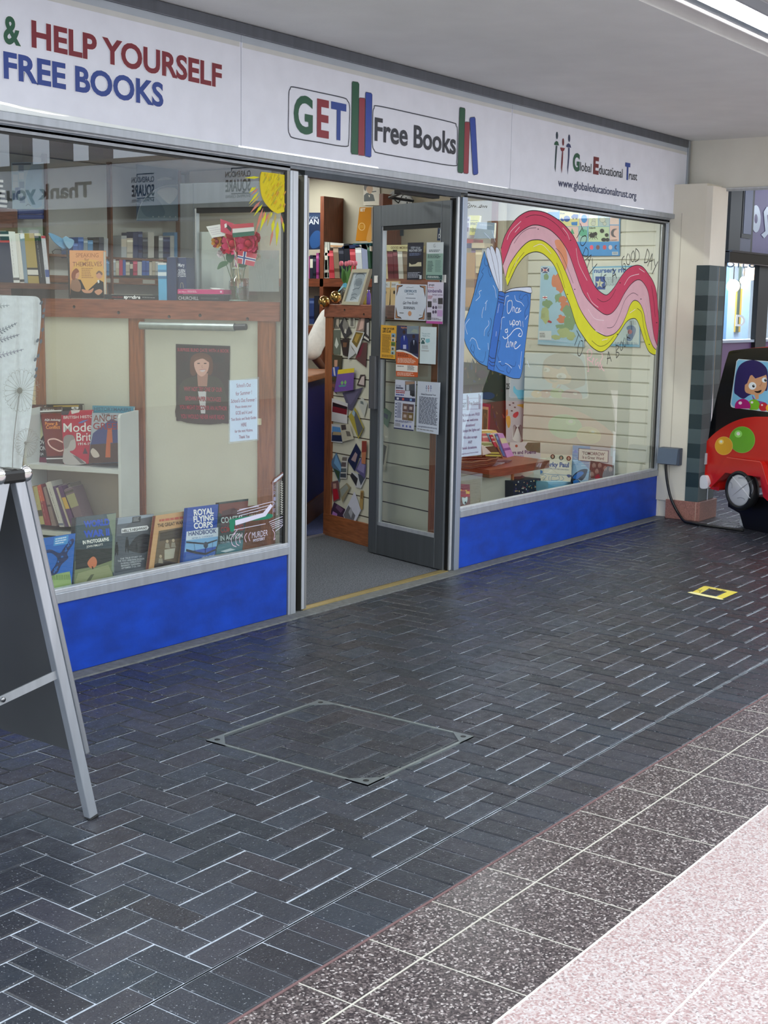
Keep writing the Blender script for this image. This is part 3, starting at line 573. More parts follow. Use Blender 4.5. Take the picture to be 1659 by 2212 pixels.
# ================================================================== SPLAYED SIDE WALLS OF THE ENTRANCE
LP0, LHD = (-.05, .06), -18.0; LP = UPR(LP0, LHD); LV = hvec(LHD)
RP0, RHD = (2.074, 1.442), 19.5; RP = UPR(RP0, RHD); RV = hvec(RHD)
def along(p0, v, s, z=0, n=None, d=0): return V((p0[0], p0[1], 0)) + v*s + V((0, 0, z)) + (n*d if n else V((0, 0, 0)))
def splay(name, p0, v, n, s0, s1, label, posts, rail, slat=False):
    T = thing(name, along(p0, v, (s0+s1)/2), label, 'partition')
    m = M('wall'); m.obox(along(p0, v, s0, .0, n, -.04), v*(s1-s0), n*.04, V((0, 0, 1.58)), CREAM)
    if slat:
        for z in [0.2+.135*i for i in range(11)]: m.obox(along(p0, v, s0, z, n, -.001), v*(s1-s0), n*.002, V((0, 0, .007)), C(70, 60, 50))
    m.build('panel', T)
    for a, b in posts:
        m = M('woodv'); m.obox(along(p0, v, a, 0, n, -.045), v*(b-a), n*.06, V((0, 0, 1.58)), PINE, bev=.004); m.build('post', T)
    m = M('wood'); m.obox(along(p0, v, s0, 1.565, n, -.08), v*(s1-s0), n*.105, V((0, 0, .09)), C(150, 92, 70), bev=.005)
    for f in (.12, .3, .42, .62, .8): 
        k = along(p0, v, s0+(s1-s0)*f, 1.6+.03*math.sin(f*40), n, .0262); m.lathe([(.0, .0), (.009, 0), (.009, .0004)], k-n*.0005, C(52, 34, 28), 'satin', 10, n)
    m.build('rail', T)
    if rail: m = M('wood'); m.obox(along(p0, v, s0, 0, n, -.045), v*(s1-s0), n*.062, V((0, 0, .16)), PINE, bev=.004); m.build('skirting', T)
    return T
splay('window_partition', LP0, LV, LP.n, 0, 1.52, 'cream panelled partition with pine posts and top rail beside the entrance', [(.03, .125), (.8, .885), (1.42, 1.5)], False)
splay('photo_partition', RP0, RV, RP.n, -1.33, .02, 'cream slatted partition with pine edge, covered in pinned photos and cards', [(-.075, .02), (-1.33, -1.26)], True, True)
# window boards behind the glass and backs of the window bays
m = M('satin'); m.box(-3.0, -.06, .04, 1.5, .30, .345, C(206, 198, 178)); m.build('shelf_window', kind='structure')
m = M('satin'); m.prism([(1.7, .06, .12), (4.48, .06, .12), (4.48, 1.3, .12), (2.2, 1.3, .12)], (0, 0, .04), C(206, 198, 178)); m.build('shelf_window', kind='structure')
m = M('wall'); m.box(-3.0, -.52, 1.46, 1.5, 0, 1.58, C(216, 200, 160)); m.box(-1.62, -1.60, 1.45, 1.47, 0, 1.58, C(120, 100, 70)); m.build('wall_bay', kind='structure')
# access cover let into the paving
K = thing('access_cover', (-1.506, -1.5, 0), 'square paved access cover with metal edging and corner plates', 'manhole cover')
m = M('brick'); m.face([(PIT[0], PIT[2], -.004), (PIT[1], PIT[2], -.004), (PIT[1], PIT[3], -.004), (PIT[0], PIT[3], -.004)], C(96, 100, 104), 'concrete')
fb = m
for cc in cover_cells: brick2(*cc)
m.build('inlay', K)
m = M('metal')
for x0, x1, y0, y1 in ((PIT[0], PIT[1], PIT[2], PIT[2]+.012), (PIT[0], PIT[1], PIT[3]-.012, PIT[3]), (PIT[0], PIT[0]+.012, PIT[2], PIT[3]), (PIT[1]-.012, PIT[1], PIT[2], PIT[3])): m.box(x0, x1, y0, y1, -.006, .0016, C(160, 168, 166))
for o in (-.022,): m.box(PIT[0]+.022, PIT[1]-.022, PIT[2]+.022, PIT[2]+.028, -.006, .001, C(110, 116, 116)); m.box(PIT[0]+.022, PIT[1]-.022, PIT[3]-.028, PIT[3]-.022, -.006, .001, C(110, 116, 116))
m.build('edging', K)
for sx, sy in ((0, 0), (1, 0), (0, 1), (1, 1)):
    x, y = PIT[sx], PIT[2+sy]; dx, dy = (1-2*sx)*.10, (1-2*sy)*.10; m = M('metal'); m.prism([(x, y, .002), (x+dx, y, .002), (x, y+dy, .002)], (0, 0, -.006), C(140, 148, 150))
    m.lathe([(.011, .0022), (.011, .003), (.006, .0032), (0, .0026)], (x+dx*.3, y+dy*.3, 0), C(60, 62, 62)); m.build('corner_plate', K)
# yellow tape square
T = thing('tape_marking', (2.02, -1.53, 0), 'square of yellow tape stuck on the dark paving', 'floor marking')
FLz = LEVEL(.0012); g = Z(1440, 1230, 8.295)
for k, (p, c) in enumerate((([(670, 298), (800, 320), (590, 440), (450, 410)], C(232, 212, 88)), ([(690, 296), (1275, 408), (1160, 418), (780, 350)], C(226, 208, 104)), ([(1100, 395), (1275, 412), (1000, 530), (860, 505)], C(232, 214, 84)), ([(370, 418), (440, 402), (880, 490), (1030, 545), (960, 545), (560, 462)], C(244, 236, 170)))):
    m = Art(FLz, 'satin', .0003+.0004*k); m.poly(g(*p), c)
    if k in (0, 1):
        for _ in range(4):
            b = lerp4(g(*p), random.uniform(.2, .8), random.uniform(.5, .8)); m.disc(*b, random.uniform(1, 3), .6, C(90, 84, 40))
    m.build('tape_strip', T)
# ================================================================== A-BOARD
B = thing('pavement_sign', (-2.9, -1.05, 0), 'dark folding sandwich board with silver frame at the edge of the window', 'sandwich board')
def leg(sg):
    top = V((-2.893 if sg > 0 else -2.972, 0, 1.145)); ft = V((-2.627 if sg > 0 else -3.30, 0, 0)); a = (ft-top); L_ = a.length; a.normalize(); n = V((sg*-a.z, 0, a.x*sg)); n = n if n.x*sg > 0 else -n
    y0, y1 = -1.38, -.72
    def bar(m, s0, s1, ya, yb, d0, d1, c, bev=.003, mm=None): m.obox(top+a*s0+n*d0+V((0, ya, 0)), a*(s1-s0), V((0, yb-ya, 0)), n*(d1-d0), c, mm, bev)
    m = M('metal')
    for ya in (y0, y1-.03): m = M('metal'); bar(m, 0, L_-.012, ya, ya+.03, -.035, .0, C(196, 202, 210)); m.build('leg_rail', B)
    m = M('satin')
    for ya in (y0, y1-.03): m = M('satin'); bar(m, L_-.012, L_, ya-.001, ya+.031, -.036, .001, C(24)); m.build('rubber_foot', B)
    m = M('satin'); bar(m, .02, L_*.80, y0+.01, y1-.01, -.008, .008, C(84, 86, 88), 0); m.build('backing_panel', B)
    m = M('metal')
    for s0, s1, ya, yb in ((.02, .05, y0, y1), (L_*.78, L_*.81, y0, y1), (.02, L_*.81, y0-.002, y0+.026), (.02, L_*.81, y1-.026, y1)): bar(m, s0, s1, ya, yb, .002, .022, C(166, 170, 176), .008)
    m.build('snap_frame', B)
    m = M('satin'); bar(m, .05, L_*.78, y0+.026, y1-.026, .009, .012, C(226, 226, 220), 0); m.build('poster_sheet', B)
leg(1); leg(-1)
m = M('satin'); m.tube([(-2.93, -1.385, 1.146), (-2.93, -.715, 1.146)], .016, C(22), n=12); m.box(-2.972, -2.886, -1.388, -1.3, 1.118, 1.158, C(24), bev=.01); m.box(-2.972, -2.886, -.8, -.72, 1.118, 1.158, C(24), bev=.01); m.build('hinge', B)
for x in (-2.882, -2.976):
    m = M('chrome'); m.ball((x, -1.375, 1.142), .022, C(220), sc=(1, .7, 1.15)); m.build('corner_cap', B)
m = M('metal'); m.obox((-2.735, -1.372, .50), (-.34, 0, -.055), (0, .004, 0), (0, 0, .028), C(186, 192, 198)); m.lathe([(0, 0), (.008, 0), (.008, .004), (0, .005)], (-2.985, -1.373, .475), C(150), 'chrome', 12, (0, -1, 0)); m.build('stay', B)
# ================================================================== PILASTER CLADDING, SOCKET, CABLE
CYc = SIDE(4.53).hit(1506, 1085).y; XR = FRONT(CYc).hit(1570, 500).x
m = M('wall'); m.box(4.531, XR, CYc+.004, -.29, 2.0, 2.6, C(222, 216, 202)); m.build('wall_column', kind='structure')
m = M('satin')
for i in range(16):
    c = C(24, 46, 50) if i % 2 == 0 else C(70, 86, 88); z1 = 2.0-i*.1155
    m.box(4.524, XR+.004, CYc-.004, -.25, z1-.1148, z1, c)
m.build('trim_7', kind='structure')
m = M('chrome'); xm = FRONT(CYc).hit(1551, 600).x; m.box(xm-.008, xm+.008, CYc-.009, CYc-.003, .15, 1.99, C(210, 214, 220)); m.build('trim_8', kind='structure')
m = M('granite'); ya = SIDE(4.515).hit(1436, 1118).y; yb = SIDE(4.515).hit(1510, 1126).y
m.box(4.515, FRONT(yb).hit(1547, 1110).x, yb, ya, 0, .152, C(150, 104, 92), bev=.003); m.box(4.5142, 4.516, yb+.033, yb+.037, .002, .15, C(200, 170, 150), 'matte'); m.build('baseboard_column', kind='structure')
PB = SIDE(4.527); k0, k1 = PB.hit(1430, 990).y, PB.hit(1474, 990).y; z0, z1 = PB.hit(1450, 1003).z, PB.hit(1450, 966).z
J = thing('socket_box', (4.5, (k0+k1)/2, z0), 'dark grey weatherproof socket box on the pilaster, cable hanging from it', 'socket')
m = M('satin'); m.box(4.47, 4.529, k1, k0, z0, z1, C(62, 72, 88), bev=.006); m.build('back_box', J)
m = M('satin'); m.prism([(4.47, k1+.004, z0+.004), (4.425, k1+.006, z0+.012), (4.45, k1+.006, z1-.004), (4.47, k1+.004, z1-.002)], (0, k0-k1-.008, 0), C(84, 98, 116)); m.build('lid', J)
m = M('satin'); pts = [SIDE(4.475).hit(*p) for p in ((1438, 1003), (1439, 1020), (1442, 1045), (1448, 1072), (1456, 1092), (1465, 1108))]+[LEVEL(.012).hit(*p) for p in ((1478, 1125.5), (1494, 1130), (1511, 1133), (1530, 1136), (1565, 1141), (1606, 1146))]
sm_ = []
for i in range(len(pts)-1):
    a, b, c, d = pts[max(0, i-1)], pts[i], pts[i+1], pts[min(len(pts)-1, i+2)]
    for j in range(5):
        t = j/5; sm_.append(.5*(2*b+(c-a)*t+(2*a-5*b+4*c-d)*t*t+(3*b-a-3*c+d)*t**3))
m.tube(sm_+[pts[-1]], .011, C(14), n=10); m.build('power_cable', None, 'thick black cable drooping from the socket box to the ride', 'cable')
# ================================================================== COIN-OPERATED CAR RIDE
RH = 26; RPL = UPR((4.36, -.86), RH); gr = Z(1400, 720, 4.807); rn = RPL.n
R_ = thing('kiddie_ride', (4.9, -1.3, 0), 'black and red toy car ride beside the striped column', 'kiddie ride')
def slab(name, pts, d0, d1, c, mm='gloss', bev=.02, par=None, sub=None):
    m = M(mm); pl = RPL.off(d0); m.prism([pl.hit(*p) for p in pts], -rn*(d0-d1), c); o = m.build(name, par or R_)
    if bev:
        b = o.modifiers.new('bevel', 'BEVEL'); b.width = bev; b.segments = 3; b.limit_method = 'ANGLE'; b.angle_limit = .6
    return o
slab('cabin', smooth(gr((830, 215), (842, 190), (880, 178)), k=3)+gr((1000, 163), (1245, 152), (1560, 170), (1640, 230), (1760, 900), (1245, 940), (760, 1010), (625, 1100), (650, 930), (720, 620), (795, 330)), 0, -.62, C(14, 13, 16))
slab('roof', gr((835, 206), (900, 176), (1040, 158), (1245, 140), (1500, 150), (1600, 190), (1245, 190), (940, 190)), .02, -.64, C(18, 16, 18))
slab('roof_stripe', gr((1040, 156), (1245, 138), (1500, 148), (1500, 152), (1245, 146)), .024, -.3, C(190, 60, 56), bev=0)
slab('body', smooth(gr((625, 1100), (700, 1030), (800, 962), (900, 912), (1000, 880), (1110, 866)))+gr((1245, 866), (1500, 890), (1790, 980), (1830, 1300), (1820, 1800), (1300, 1790), (1195, 1700), (1160, 1500), (800, 1452), (740, 1530), (735, 1636), (640, 1615), (592, 1600), (585, 1500), (600, 1300), (610, 1120)), .03, -.66, C(202, 34, 28))
slab('fender', gr((815, 1285), (1165, 1330), (1190, 1370), (1262, 1640), (1235, 1660), (1165, 1490), (800, 1448), (650, 1600), (632, 1590), (740, 1400)), .07, .0, C(206, 38, 30), bev=.018)
slab('bumper', smooth(gr((535, 1560), (540, 1500), (565, 1475), (595, 1480), (615, 1530), (620, 1590), (605, 1612), (545, 1608)), True), .06, -.1, C(236, 236, 240), bev=.02)
slab('bracket', gr((592, 1245), (607, 1245), (600, 1362), (583, 1362)), .04, -.05, C(190, 186, 190), bev=.004)
slab('pedestal', gr((830, 1700), (1245, 1700), (1700, 1760), (1700, 2150), (1245, 2118), (1035, 2085), (985, 2000), (950, 1870), (830, 1800)), -.04, -.55, C(10, 10, 13), 'satin', .01)
# wheel: tyre with a pale hub
hc = RPL.off(.05).hit(*gr((966, 1630))[0]); rw = (RPL.off(.05).hit(*gr((966, 1838))[0])-hc).length
W = M('satin'); W.lathe([(rw*.76, -.05), (rw*.94, -.05), (rw, -.02), (rw, .012), (rw*.95, .03), (rw*.84, .034), (rw*.76, .02)], hc, C(24, 26, 28), n=48, ax=rn); tyre = W.build('tyre', R_)
W = M('gloss'); W.lathe([(rw*.79, .0), (rw*.78, .024), (rw*.7, .03), (0, .034)], hc, C(206, 208, 212), n=48, ax=rn); hub = W.build('hub', R_)
ah = Art(Pl(hc+rn*.034, rn), 'gloss', .001)
for p, c in ((((872, 1488), (885, 1490), (985, 1600), (1065, 1715), (1055, 1712), (968, 1606)), C(250)), (((1100, 1510), (980, 1608), (860, 1700), (975, 1600)), C(150))): ah.poly(gr(*p), c)
for p in (((850, 1545), (870, 1560), (872, 1610)), ((1085, 1570), (1090, 1620), (1075, 1665)), ((925, 1712), (965, 1706), (1000, 1720), (1000, 1735)), ((940, 1500), (985, 1500), (1020, 1490))): ah.curve(gr(*p), 1.1, C(160, 162, 168))
ah.build('hub_spoke', hub)
kc = RPL.off(-.08).hit(*gr((985, 2022))[0])
W = M('satin'); W.lathe([(0, -.012), (.028, -.012), (.034, -.004), (.034, .008), (.026, .014), (.012, .012), (0, .012)], V((kc.x, kc.y, .034)), C(206, 210, 214), n=24, ax=rn); W.build('caster', R_)
# pictures on the ride
d = Art(RPL.off(.001), 'gloss', .001)
box = smooth(gr((940, 266), (1245, 290)))+gr((1520, 310), (1540, 340), (1500, 840), (1480, 850), (1245, 817), (880, 772), (862, 762), (855, 735), (918, 290))
d.poly(box, C(214, 226, 234)); d.poly(gr((945, 275), (1245, 299), (1515, 318), (1490, 838), (1245, 806), (885, 762), (864, 735), (925, 292)), C(130, 196, 232))
HAIR, SKIN = C(44, 34, 96), C(214, 160, 120)
d.poly(smooth(gr((1080, 640), (1120, 690), (1220, 720), (1235, 760), (1120, 760), (1095, 700)), True), C(140, 70, 150)); d.poly(gr((1100, 620), (1150, 630), (1150, 680), (1120, 690)), SKIN)
d.poly(smooth(gr((895, 610), (900, 520), (920, 400), (965, 320), (1050, 280), (1130, 285), (1200, 325), (1243, 400), (1240, 580), (1200, 600), (1060, 640), (990, 680), (920, 640)), True), HAIR)
d.poly(smooth(gr((1010, 520), (1030, 460), (1120, 420), (1215, 420), (1235, 480), (1230, 560), (1190, 620), (1130, 640), (1050, 628), (1008, 600)), True), SKIN)
d.poly(gr((1000, 540), (1005, 420), (1070, 360), (1225, 370), (1245, 420), (1210, 438), (1115, 470), (1070, 420), (1050, 470), (1030, 520)), HAIR)
for x, y, r in ((1085, 546, 40), (1210, 485, 27)): d.disc(*gr((x, y))[0], r/4.8, r*.98/4.8, C(240, 246, 250)); d.disc(*gr((x+12, y+2))[0], 14/4.8, 15/4.8, BLACK); d.disc(*gr((x+16, y-2))[0], 4/4.8, 4/4.8, WHITE)
d.poly(smooth(gr((1105, 600), (1140, 600), (1180, 588), (1165, 615), (1130, 618)), True), C(30, 14, 18)); d.curve(gr((1185, 505), (1178, 530), (1160, 545), (1172, 550)), .6, C(150, 100, 74))
for x, y, r, c in ((1100, 745, 62, C(120, 186, 40)), (1200, 765, 46, C(196, 32, 50)), (985, 760, 82, C(176, 24, 120)), (1270, 775, 44, C(236, 170, 40))):
    p = [gr((x+r*math.cos(math.radians(t)), min(y+r*.97*math.sin(math.radians(t)), 748+(x-855)*.117+18)))[0] for t in range(0, 360, 12)]; d.poly(p, c); d.disc(*gr((x-r*.3, y-r*.45))[0], r*.22/4.8, r*.2/4.8, C(240, 224, 232))
d.build('window_picture', R_)
d = Art(RPL.off(.031), 'gloss', .001)
for x, y, r, c, e in ((978, 1105, 134, C(104, 178, 40), C(150, 200, 90)), (788, 1168, 93, C(226, 168, 36), C(240, 196, 90))):
    d.disc(*gr((x, y))[0], r/4.8, r*1.03/4.8, e, n=40); d.disc(*gr((x-1, y))[0], (r-4)/4.8, (r-4)*1.03/4.8, c, n=40); d.disc(*gr((x-r*.3, y-r*.45))[0], r*.3/4.8, r*.28/4.8, tuple(min(1, v*1.5+.12) for v in c[:3])+(1,)); d.disc(*gr((x-r*.3, y-r*.47))[0], r*.14/4.8, r*.14/4.8, C(240, 244, 230))
d.build('ball_picture', R_)
d = Art(RPL.off(.068), 'gloss', .004); d.stroke(gr((820, 1288), (1165, 1334), (1180, 1350), (1245, 1570)), 1.2, C(236, 96, 84)); d.build('fender_edge', R_)
# ================================================================== NEXT SHOP ALONG
NP = FRONT(.3); nx0 = NP.hit(1567, 480).x
N = thing('neighbour_shop', (nx0+2, .3, 0), 'purple fronted shop beyond the striped column with white lettering', 'shop front', kind='structure')
zt, zb = 3.06, NP.hit(1600, 548).z
m = M('satin'); m.box(nx0, nx0+6, .3, .5, zb, zt, C(104, 96, 138)); m.build('fascia', N)
xa, xb, xc = NP.hit(1590, 480).x, NP.hit(1617, 480).x, NP.hit(1621, 480).x
m = M('satin'); m.box(nx0-.02, xa, .25, .5, zb, zt, C(16, 17, 20)); m.box(xa, xb, .27, .5, zb+.02, zt, C(84, 88, 110)); m.box(xa+.05, xb-.02, .262, .27, zb+.14, zt, C(24, 26, 34)); m.box(xa+.085, xb-.03, .258, .262, zb+.18, zt, C(104, 112, 140)); m.box(xb, xc, .27, .5, zb, zt, C(22, 22, 26)); m.build('bracket', N)
m = M('gloss'); m.box(nx0-.1, nx0+6, .2, .5, zb-.1, zb+.01, C(22, 22, 28), bev=.006); m.box(nx0-.1, nx0+6, .18, .5, zb-.005, zb+.012, C(58, 58, 66)); m.build('cornice', N)
a = Art(NP.off(.004), 'gloss', .001); g = Z(1360, 380, 5.528)
for rx, ry, c in ((56, 163, C(206, 222, 240)), (20, 56, C(104, 96, 138))): a.disc(*g((1508, 512))[0], rx/5.528, ry/5.528, c, n=30)
a.band(g((1640, 365), (1600, 430), (1610, 560), (1620, 660), (1570, 700)), g((1700, 420), (1640, 470), (1650, 560), (1655, 690), (1606, 745)), C(206, 222, 240))
a.build('lettering', N)
wl, wr1, wr2 = NP.hit(1556, 650).x, NP.hit(1628, 650).x, NP.hit(1651, 650).x; zs = NP.hit(1590, 737).z
m = M('satin'); m.box(wl-.12, wl+.01, .26, .5, 0, zb, C(14, 14, 17)); m.box(wr1, wr2, .26, .31, 0, zb, C(16, 16, 20)); m.box(wl, nx0+6, .3, .45, 0, zs, C(96, 70, 108)); m.box(wl, nx0+6, .27, .45, zs-.012, zs+.012, C(150, 160, 176)); m.box(wr2+.75, wr2+.95, .26, .31, 0, zb, C(16, 16, 20)); m.build('window_frame', N)
m = M('glass'); m.box(wl, nx0+6, .33, .338, zs, zb, WHITE); m.build('pane', N)
m = M('wall'); m.box(nx0-1.7, nx0+8, 2.0, 2.1, 0, 3, C(206, 222, 234)); m.box(nx0-1.7, nx0+8, .5, 2.1, 2.9, 3, C(230)); m.box(nx0-1.7, nx0-1.6, .5, 2.1, 0, 3, C(206, 220, 230)); m.box(nx0-1.7, nx0+8, .5, 2.1, 0, .05, C(150)); m.build('wall_next', kind='structure')
ip = FRONT(1.5)
m = M('satin'); q = [ip.hit(1570, 660), ip.hit(1615, 735)]; m.box(q[0].x, q[1].x, 1.5, 1.8, .051, q[0].z+.3, C(176, 206, 232)); m.box(q[0].x+.25, q[1].x-.3, 1.48, 1.5, q[1].z+.1, q[0].z+.2, C(190, 156, 60)); m.box(q[0].x-.4, q[0].x-.1, 1.45, 1.5, .051, 2.4, C(100, 150, 196)); m.box(q[0].x+.25, q[0].x+.32, 1.47, 1.48, q[1].z+.1, q[0].z+.5, C(60, 76, 70)); m.build('display_cabinet', None, 'pale blue display cabinet with gold goods inside the purple fronted shop', 'cabinet')
m = Art(FRONT(.34), 'satin', .012); g = Z(1360, 380, 5.528)
m.text('OYLO', *g((1130, 1090), (1500, 1098)), 17, C(150, 180, 206), .02); m.text('D', *g((1250, 1790), (1360, 1796)), 24, C(236, 240, 244), .02); m.build('reflected_lettering', N)  # reflection of a shop name across the way, painted onto the pane
for i, (u, v, r) in enumerate(((1584, 618, .07), (1623, 588, .09), (1607, 606, .045), (1656, 618, .08))):
    T = thing('pendant_lamp', FRONT(1.15).hit(u, v), ('glowing pendant lamp above the gold goods in the purple shop', 'largest glowing pendant lamp beside the black window post of the purple shop', 'small glowing pendant lamp at the back of the purple shop', 'glowing pendant lamp beyond the black window post of the purple shop')[i], 'lamp', 'pendant lamps in the purple shop')
    p = T.location.copy(); m = M('warmlamp'); m.ball(p, r, C(255, 180, 110)); m.build('globe', T); m = M('satin'); m.tube([p+V((0, 0, r)), V((p.x, p.y, 2.9))], .006, C(30)); m.build('flex', T)
# ================================================================== BOOKS
def book(name, label, Q, pl, th, cover, art=None, group=None, cat='book', spine=None, back=None):
    """a hardback or paperback facing the viewer: cover boards and spine in one mesh, page block as a part"""
    p = [pl.hit(*q) for q in Q]
    if (p[1]-p[0]).cross(p[2]-p[0]).dot(pl.n) < 0: p.reverse(); 
    a = Art(pl, 'gloss', .0008, .00009); n = pl.n; ct = .0022
    a.prism(p, -n*ct, cover); a.prism([q-n*(th-ct) for q in p], -n*ct, back or cover)
    P = [pl.hit(*q) for q in Q]; ex = (P[1]-P[0])*.02+(P[2]-P[3])*.0
    a.prism([P[0]-n*ct, P[0]+ex-n*ct, P[3]+ex-n*ct, P[3]-n*ct], -n*(th-2*ct), spine or cover)
    if art: art(a, Q)
    o = a.build(name, None, label, cat, group)
    c = sum(P, V((0, 0, 0)))/4; m = M('matte'); s = [c+(q-c)*.965+ex*.4 for q in P]
    if (s[1]-s[0]).cross(s[2]-s[0]).dot(n) < 0: s.reverse()
    m.prism([q-n*(ct*1.01) for q in s], -n*(th-2.02*ct), C(228, 222, 206)); m.build('page_block', o)
    return o
def slantbook(name, label, Q, pl, depth, c, group, bands=(), title=None, tc=WHITE, cat='book', pages=True):
    """a book seen by its spine: spine outline Q on the plane, covers running back from it"""
    p = [pl.hit(*q) for q in Q]
    if (p[1]-p[0]).cross(p[2]-p[0]).dot(pl.n) < 0: p.reverse()
    a = Art(pl, 'satin', .0007, .00009); a.prism(p, -pl.n*depth, c)
    for y0, y1, cc in bands: a.quad(Q, 0, y0, 1, y1, cc)
    if title:
        w = abs(Q[1][0]-Q[0][0]); a.text(title, lerp4(Q, .28, .12), lerp4(Q, .28, .86), w*.42, tc, .01)
    o = a.build(name, None, label, cat, group)
    if pages:
        P = [pl.hit(*q) for q in Q]; m = M('matte'); t = [lerp4(Q, .12, 0), lerp4(Q, .88, 0)]; h = pl.hit(*t[0]), pl.hit(*t[1]); u = (P[0]-P[3]).normalized()*.0012
        m.obox(h[0]-pl.n*.004, h[1]-h[0], -pl.n*(depth-.008), u, C(226, 220, 204)); m.build('page_edge', o)
    return o
# ---- row facing out along the foot of the window
g = Z(60, 1050, 2.765); gp = 'books facing out along the foot of the window'
def BP(i): return LEAN((0, (.06, .1, .14)[i % 3], .345), 90, 9)
def art(a, Q):
    a.poly(g((60, 520), (95, 540), (250, 510), (262, 592), (120, 625)), C(150, 176, 110)); a.poly(g((157, 308), (243, 292), (238, 345), (152, 358)), C(70, 150, 210)); a.lines([g((157, 308))[0], g((243, 292))[0], g((238, 345))[0], g((152, 358))[0]], .1, .9, .15, .95, 3, C(210, 226, 240))
    D = C(20, 44, 92)
    a.poly(smooth(g((255, 320), (275, 318), (270, 345), (235, 400), (240, 430), (200, 470), (175, 520), (140, 535), (135, 515), (165, 470), (175, 430), (140, 400), (105, 400), (105, 385), (140, 380), (190, 400), (215, 370)), True), D)
    for _ in range(26):
        t = random.random(); x = 150+t*105; y = 520-t*190+random.uniform(-14, 14); a.disc(*g((x, y))[0], 1.8, 2.4, C(40, 100, 176), n=6)
    for i in range(12): x = 135+i*10; a.stroke(g((x, 560), (x+random.uniform(-4, 4), 530)), .8, C(90, 120, 60))
book('paperback_book', 'blue paperback with dark spotted giraffes at the foot of the window by the sandwich board', g((60, 317), (285, 282), (262, 592), (120, 625)), BP(0), .02, C(24, 100, 186), art, gp)
def art(a, Q):
    a.poly(g((290, 188), (527, 160), (520, 330), (290, 340)), C(62, 84, 92)); a.poly(g((282, 450), (510, 410), (505, 545), (275, 592)), C(120, 130, 92)); a.poly(g((286, 380), (517, 370), (512, 440), (400, 480), (283, 500)), C(34, 40, 38)); a.poly(g((470, 170), (526, 162), (512, 520), (500, 500), (505, 300)), C(126, 140, 120))
    a.poly(smooth(g((355, 460), (380, 425), (400, 425), (412, 450), (405, 480), (375, 490)), True), C(206, 120, 80)); a.poly(g((380, 480), (388, 480), (400, 525), (392, 525)), C(30, 26, 24)); a.poly(g((300, 520), (480, 470), (508, 535), (278, 590)), C(146, 152, 110)); a.poly(g((375, 530), (395, 525), (360, 590), (335, 590)), C(90, 96, 70))
    B = C(30, 84, 196)
    a.text('WORLD', *g((335, 247), (488, 230)), 13, B, .05); a.text('WAR II', *g((335, 308), (488, 292)), 14, B, .05); a.text('IN PHOTOGRAPHS', *g((328, 348), (484, 326)), 7.5, C(236, 236, 226), .04); a.text('JOHN PIMLOTT', *g((350, 368), (448, 354)), 4.2, C(226, 226, 216), .02)
book('hardback_book', 'tall dark hardback about a world war with big blue title in the window', g((288, 188), (527, 160), (510, 542), (270, 592)), BP(1), .03, C(52, 70, 78), art, gp, spine=C(40, 52, 66))
def art(a, Q):
    a.poly(g((535, 230), (752, 200), (752, 168), (540, 190)), C(150, 160, 172)); a.poly(g((560, 260), (640, 200), (752, 180), (745, 300), (560, 320)), C(92, 96, 102)); a.poly(g((625, 185), (675, 180), (672, 215), (622, 220)), C(44, 48, 54)); a.lines([g((625, 185))[0], g((675, 180))[0], g((672, 215))[0], g((622, 220))[0]], .1, .9, .15, .9, 3, C(170))
    a.poly(g((530, 300), (745, 280), (718, 480), (520, 520)), C(84, 90, 98)); a.poly(smooth(g((640, 310), (690, 285), (735, 300), (735, 360), (690, 400), (620, 390), (600, 370)), True), C(44, 46, 50))
    for x, y, s in ((592, 310, 1), (530, 340, .9), (650, 345, .5)): a.disc(*g((x, y))[0], 2*s, 2.6*s, C(30)); a.poly(g((x-8*s, y+8*s), (x+8*s, y+8*s), (x+12*s, y+50*s), (x+8*s, y+92*s), (x-2*s, y+60*s), (x-10*s, y+92*s), (x-12*s, y+50*s)), C(28, 30, 32))
    a.poly(g((558, 255), (712, 235), (722, 248), (712, 262), (558, 282)), C(232)); a.text("HELL'S HIGHWAY", *g((565, 277), (712, 257)), 5.6, C(40), .03)
    for i, t in enumerate(('THE TRUE STORY OF', 'THE 101ST AIRBORNE DIVISION', 'DURING OPERATION', 'MARKET GARDEN,', 'SEPTEMBER 17-25, 1944')): a.text(t, *g((550-(i == 1)*16+i*2, 440+i*14), (680+(i == 1)*16-i*2, 424+i*14)), 3.4, C(200, 204, 210), .01)
book('paperback_book', 'grey paperback with soldiers and a white signpost title in the window', g((535, 190), (752, 165), (712, 500), (512, 542)), BP(2), .02, C(104, 110, 118), art, gp)
def art(a, Q):
    a.lines([g((785, 200))[0], g((930, 180))[0], g((930, 198))[0], g((785, 216))[0]], 0, 1, 0, 1, 1, C(190, 90, 70), .8, 0); a.text('THE GREAT WAR', *g((776, 247), (930, 226)), 7.4, C(60, 44, 36), .02); a.poly(g((782, 268), (925, 244), (895, 465), (752, 495)), C(104, 86, 62)); a.poly(g((790, 280), (920, 250), (915, 310), (785, 330)), C(70, 58, 44)); a.poly(g((756, 470), (800, 440), (895, 460), (752, 494)), C(60, 50, 40))
    for x, y in ((832, 330), (868, 325), (792, 420)): a.disc(*g((x, y))[0], 3, 3.6, C(180, 160, 130)); a.poly(g((x-14, y+40), (x-10, y+12), (x+10, y+12), (x+16, y+42)), C(150, 140, 120))
    a.poly(g((815, 380), (880, 370), (870, 430), (815, 440)), C(176, 170, 150))
book('hardback_book', 'tan hardback with a sepia trench photograph on its cover in the window', g((765, 178), (948, 150), (922, 462), (722, 502)), BP(1), .022, C(206, 160, 110), art, gp, spine=C(140, 76, 60))
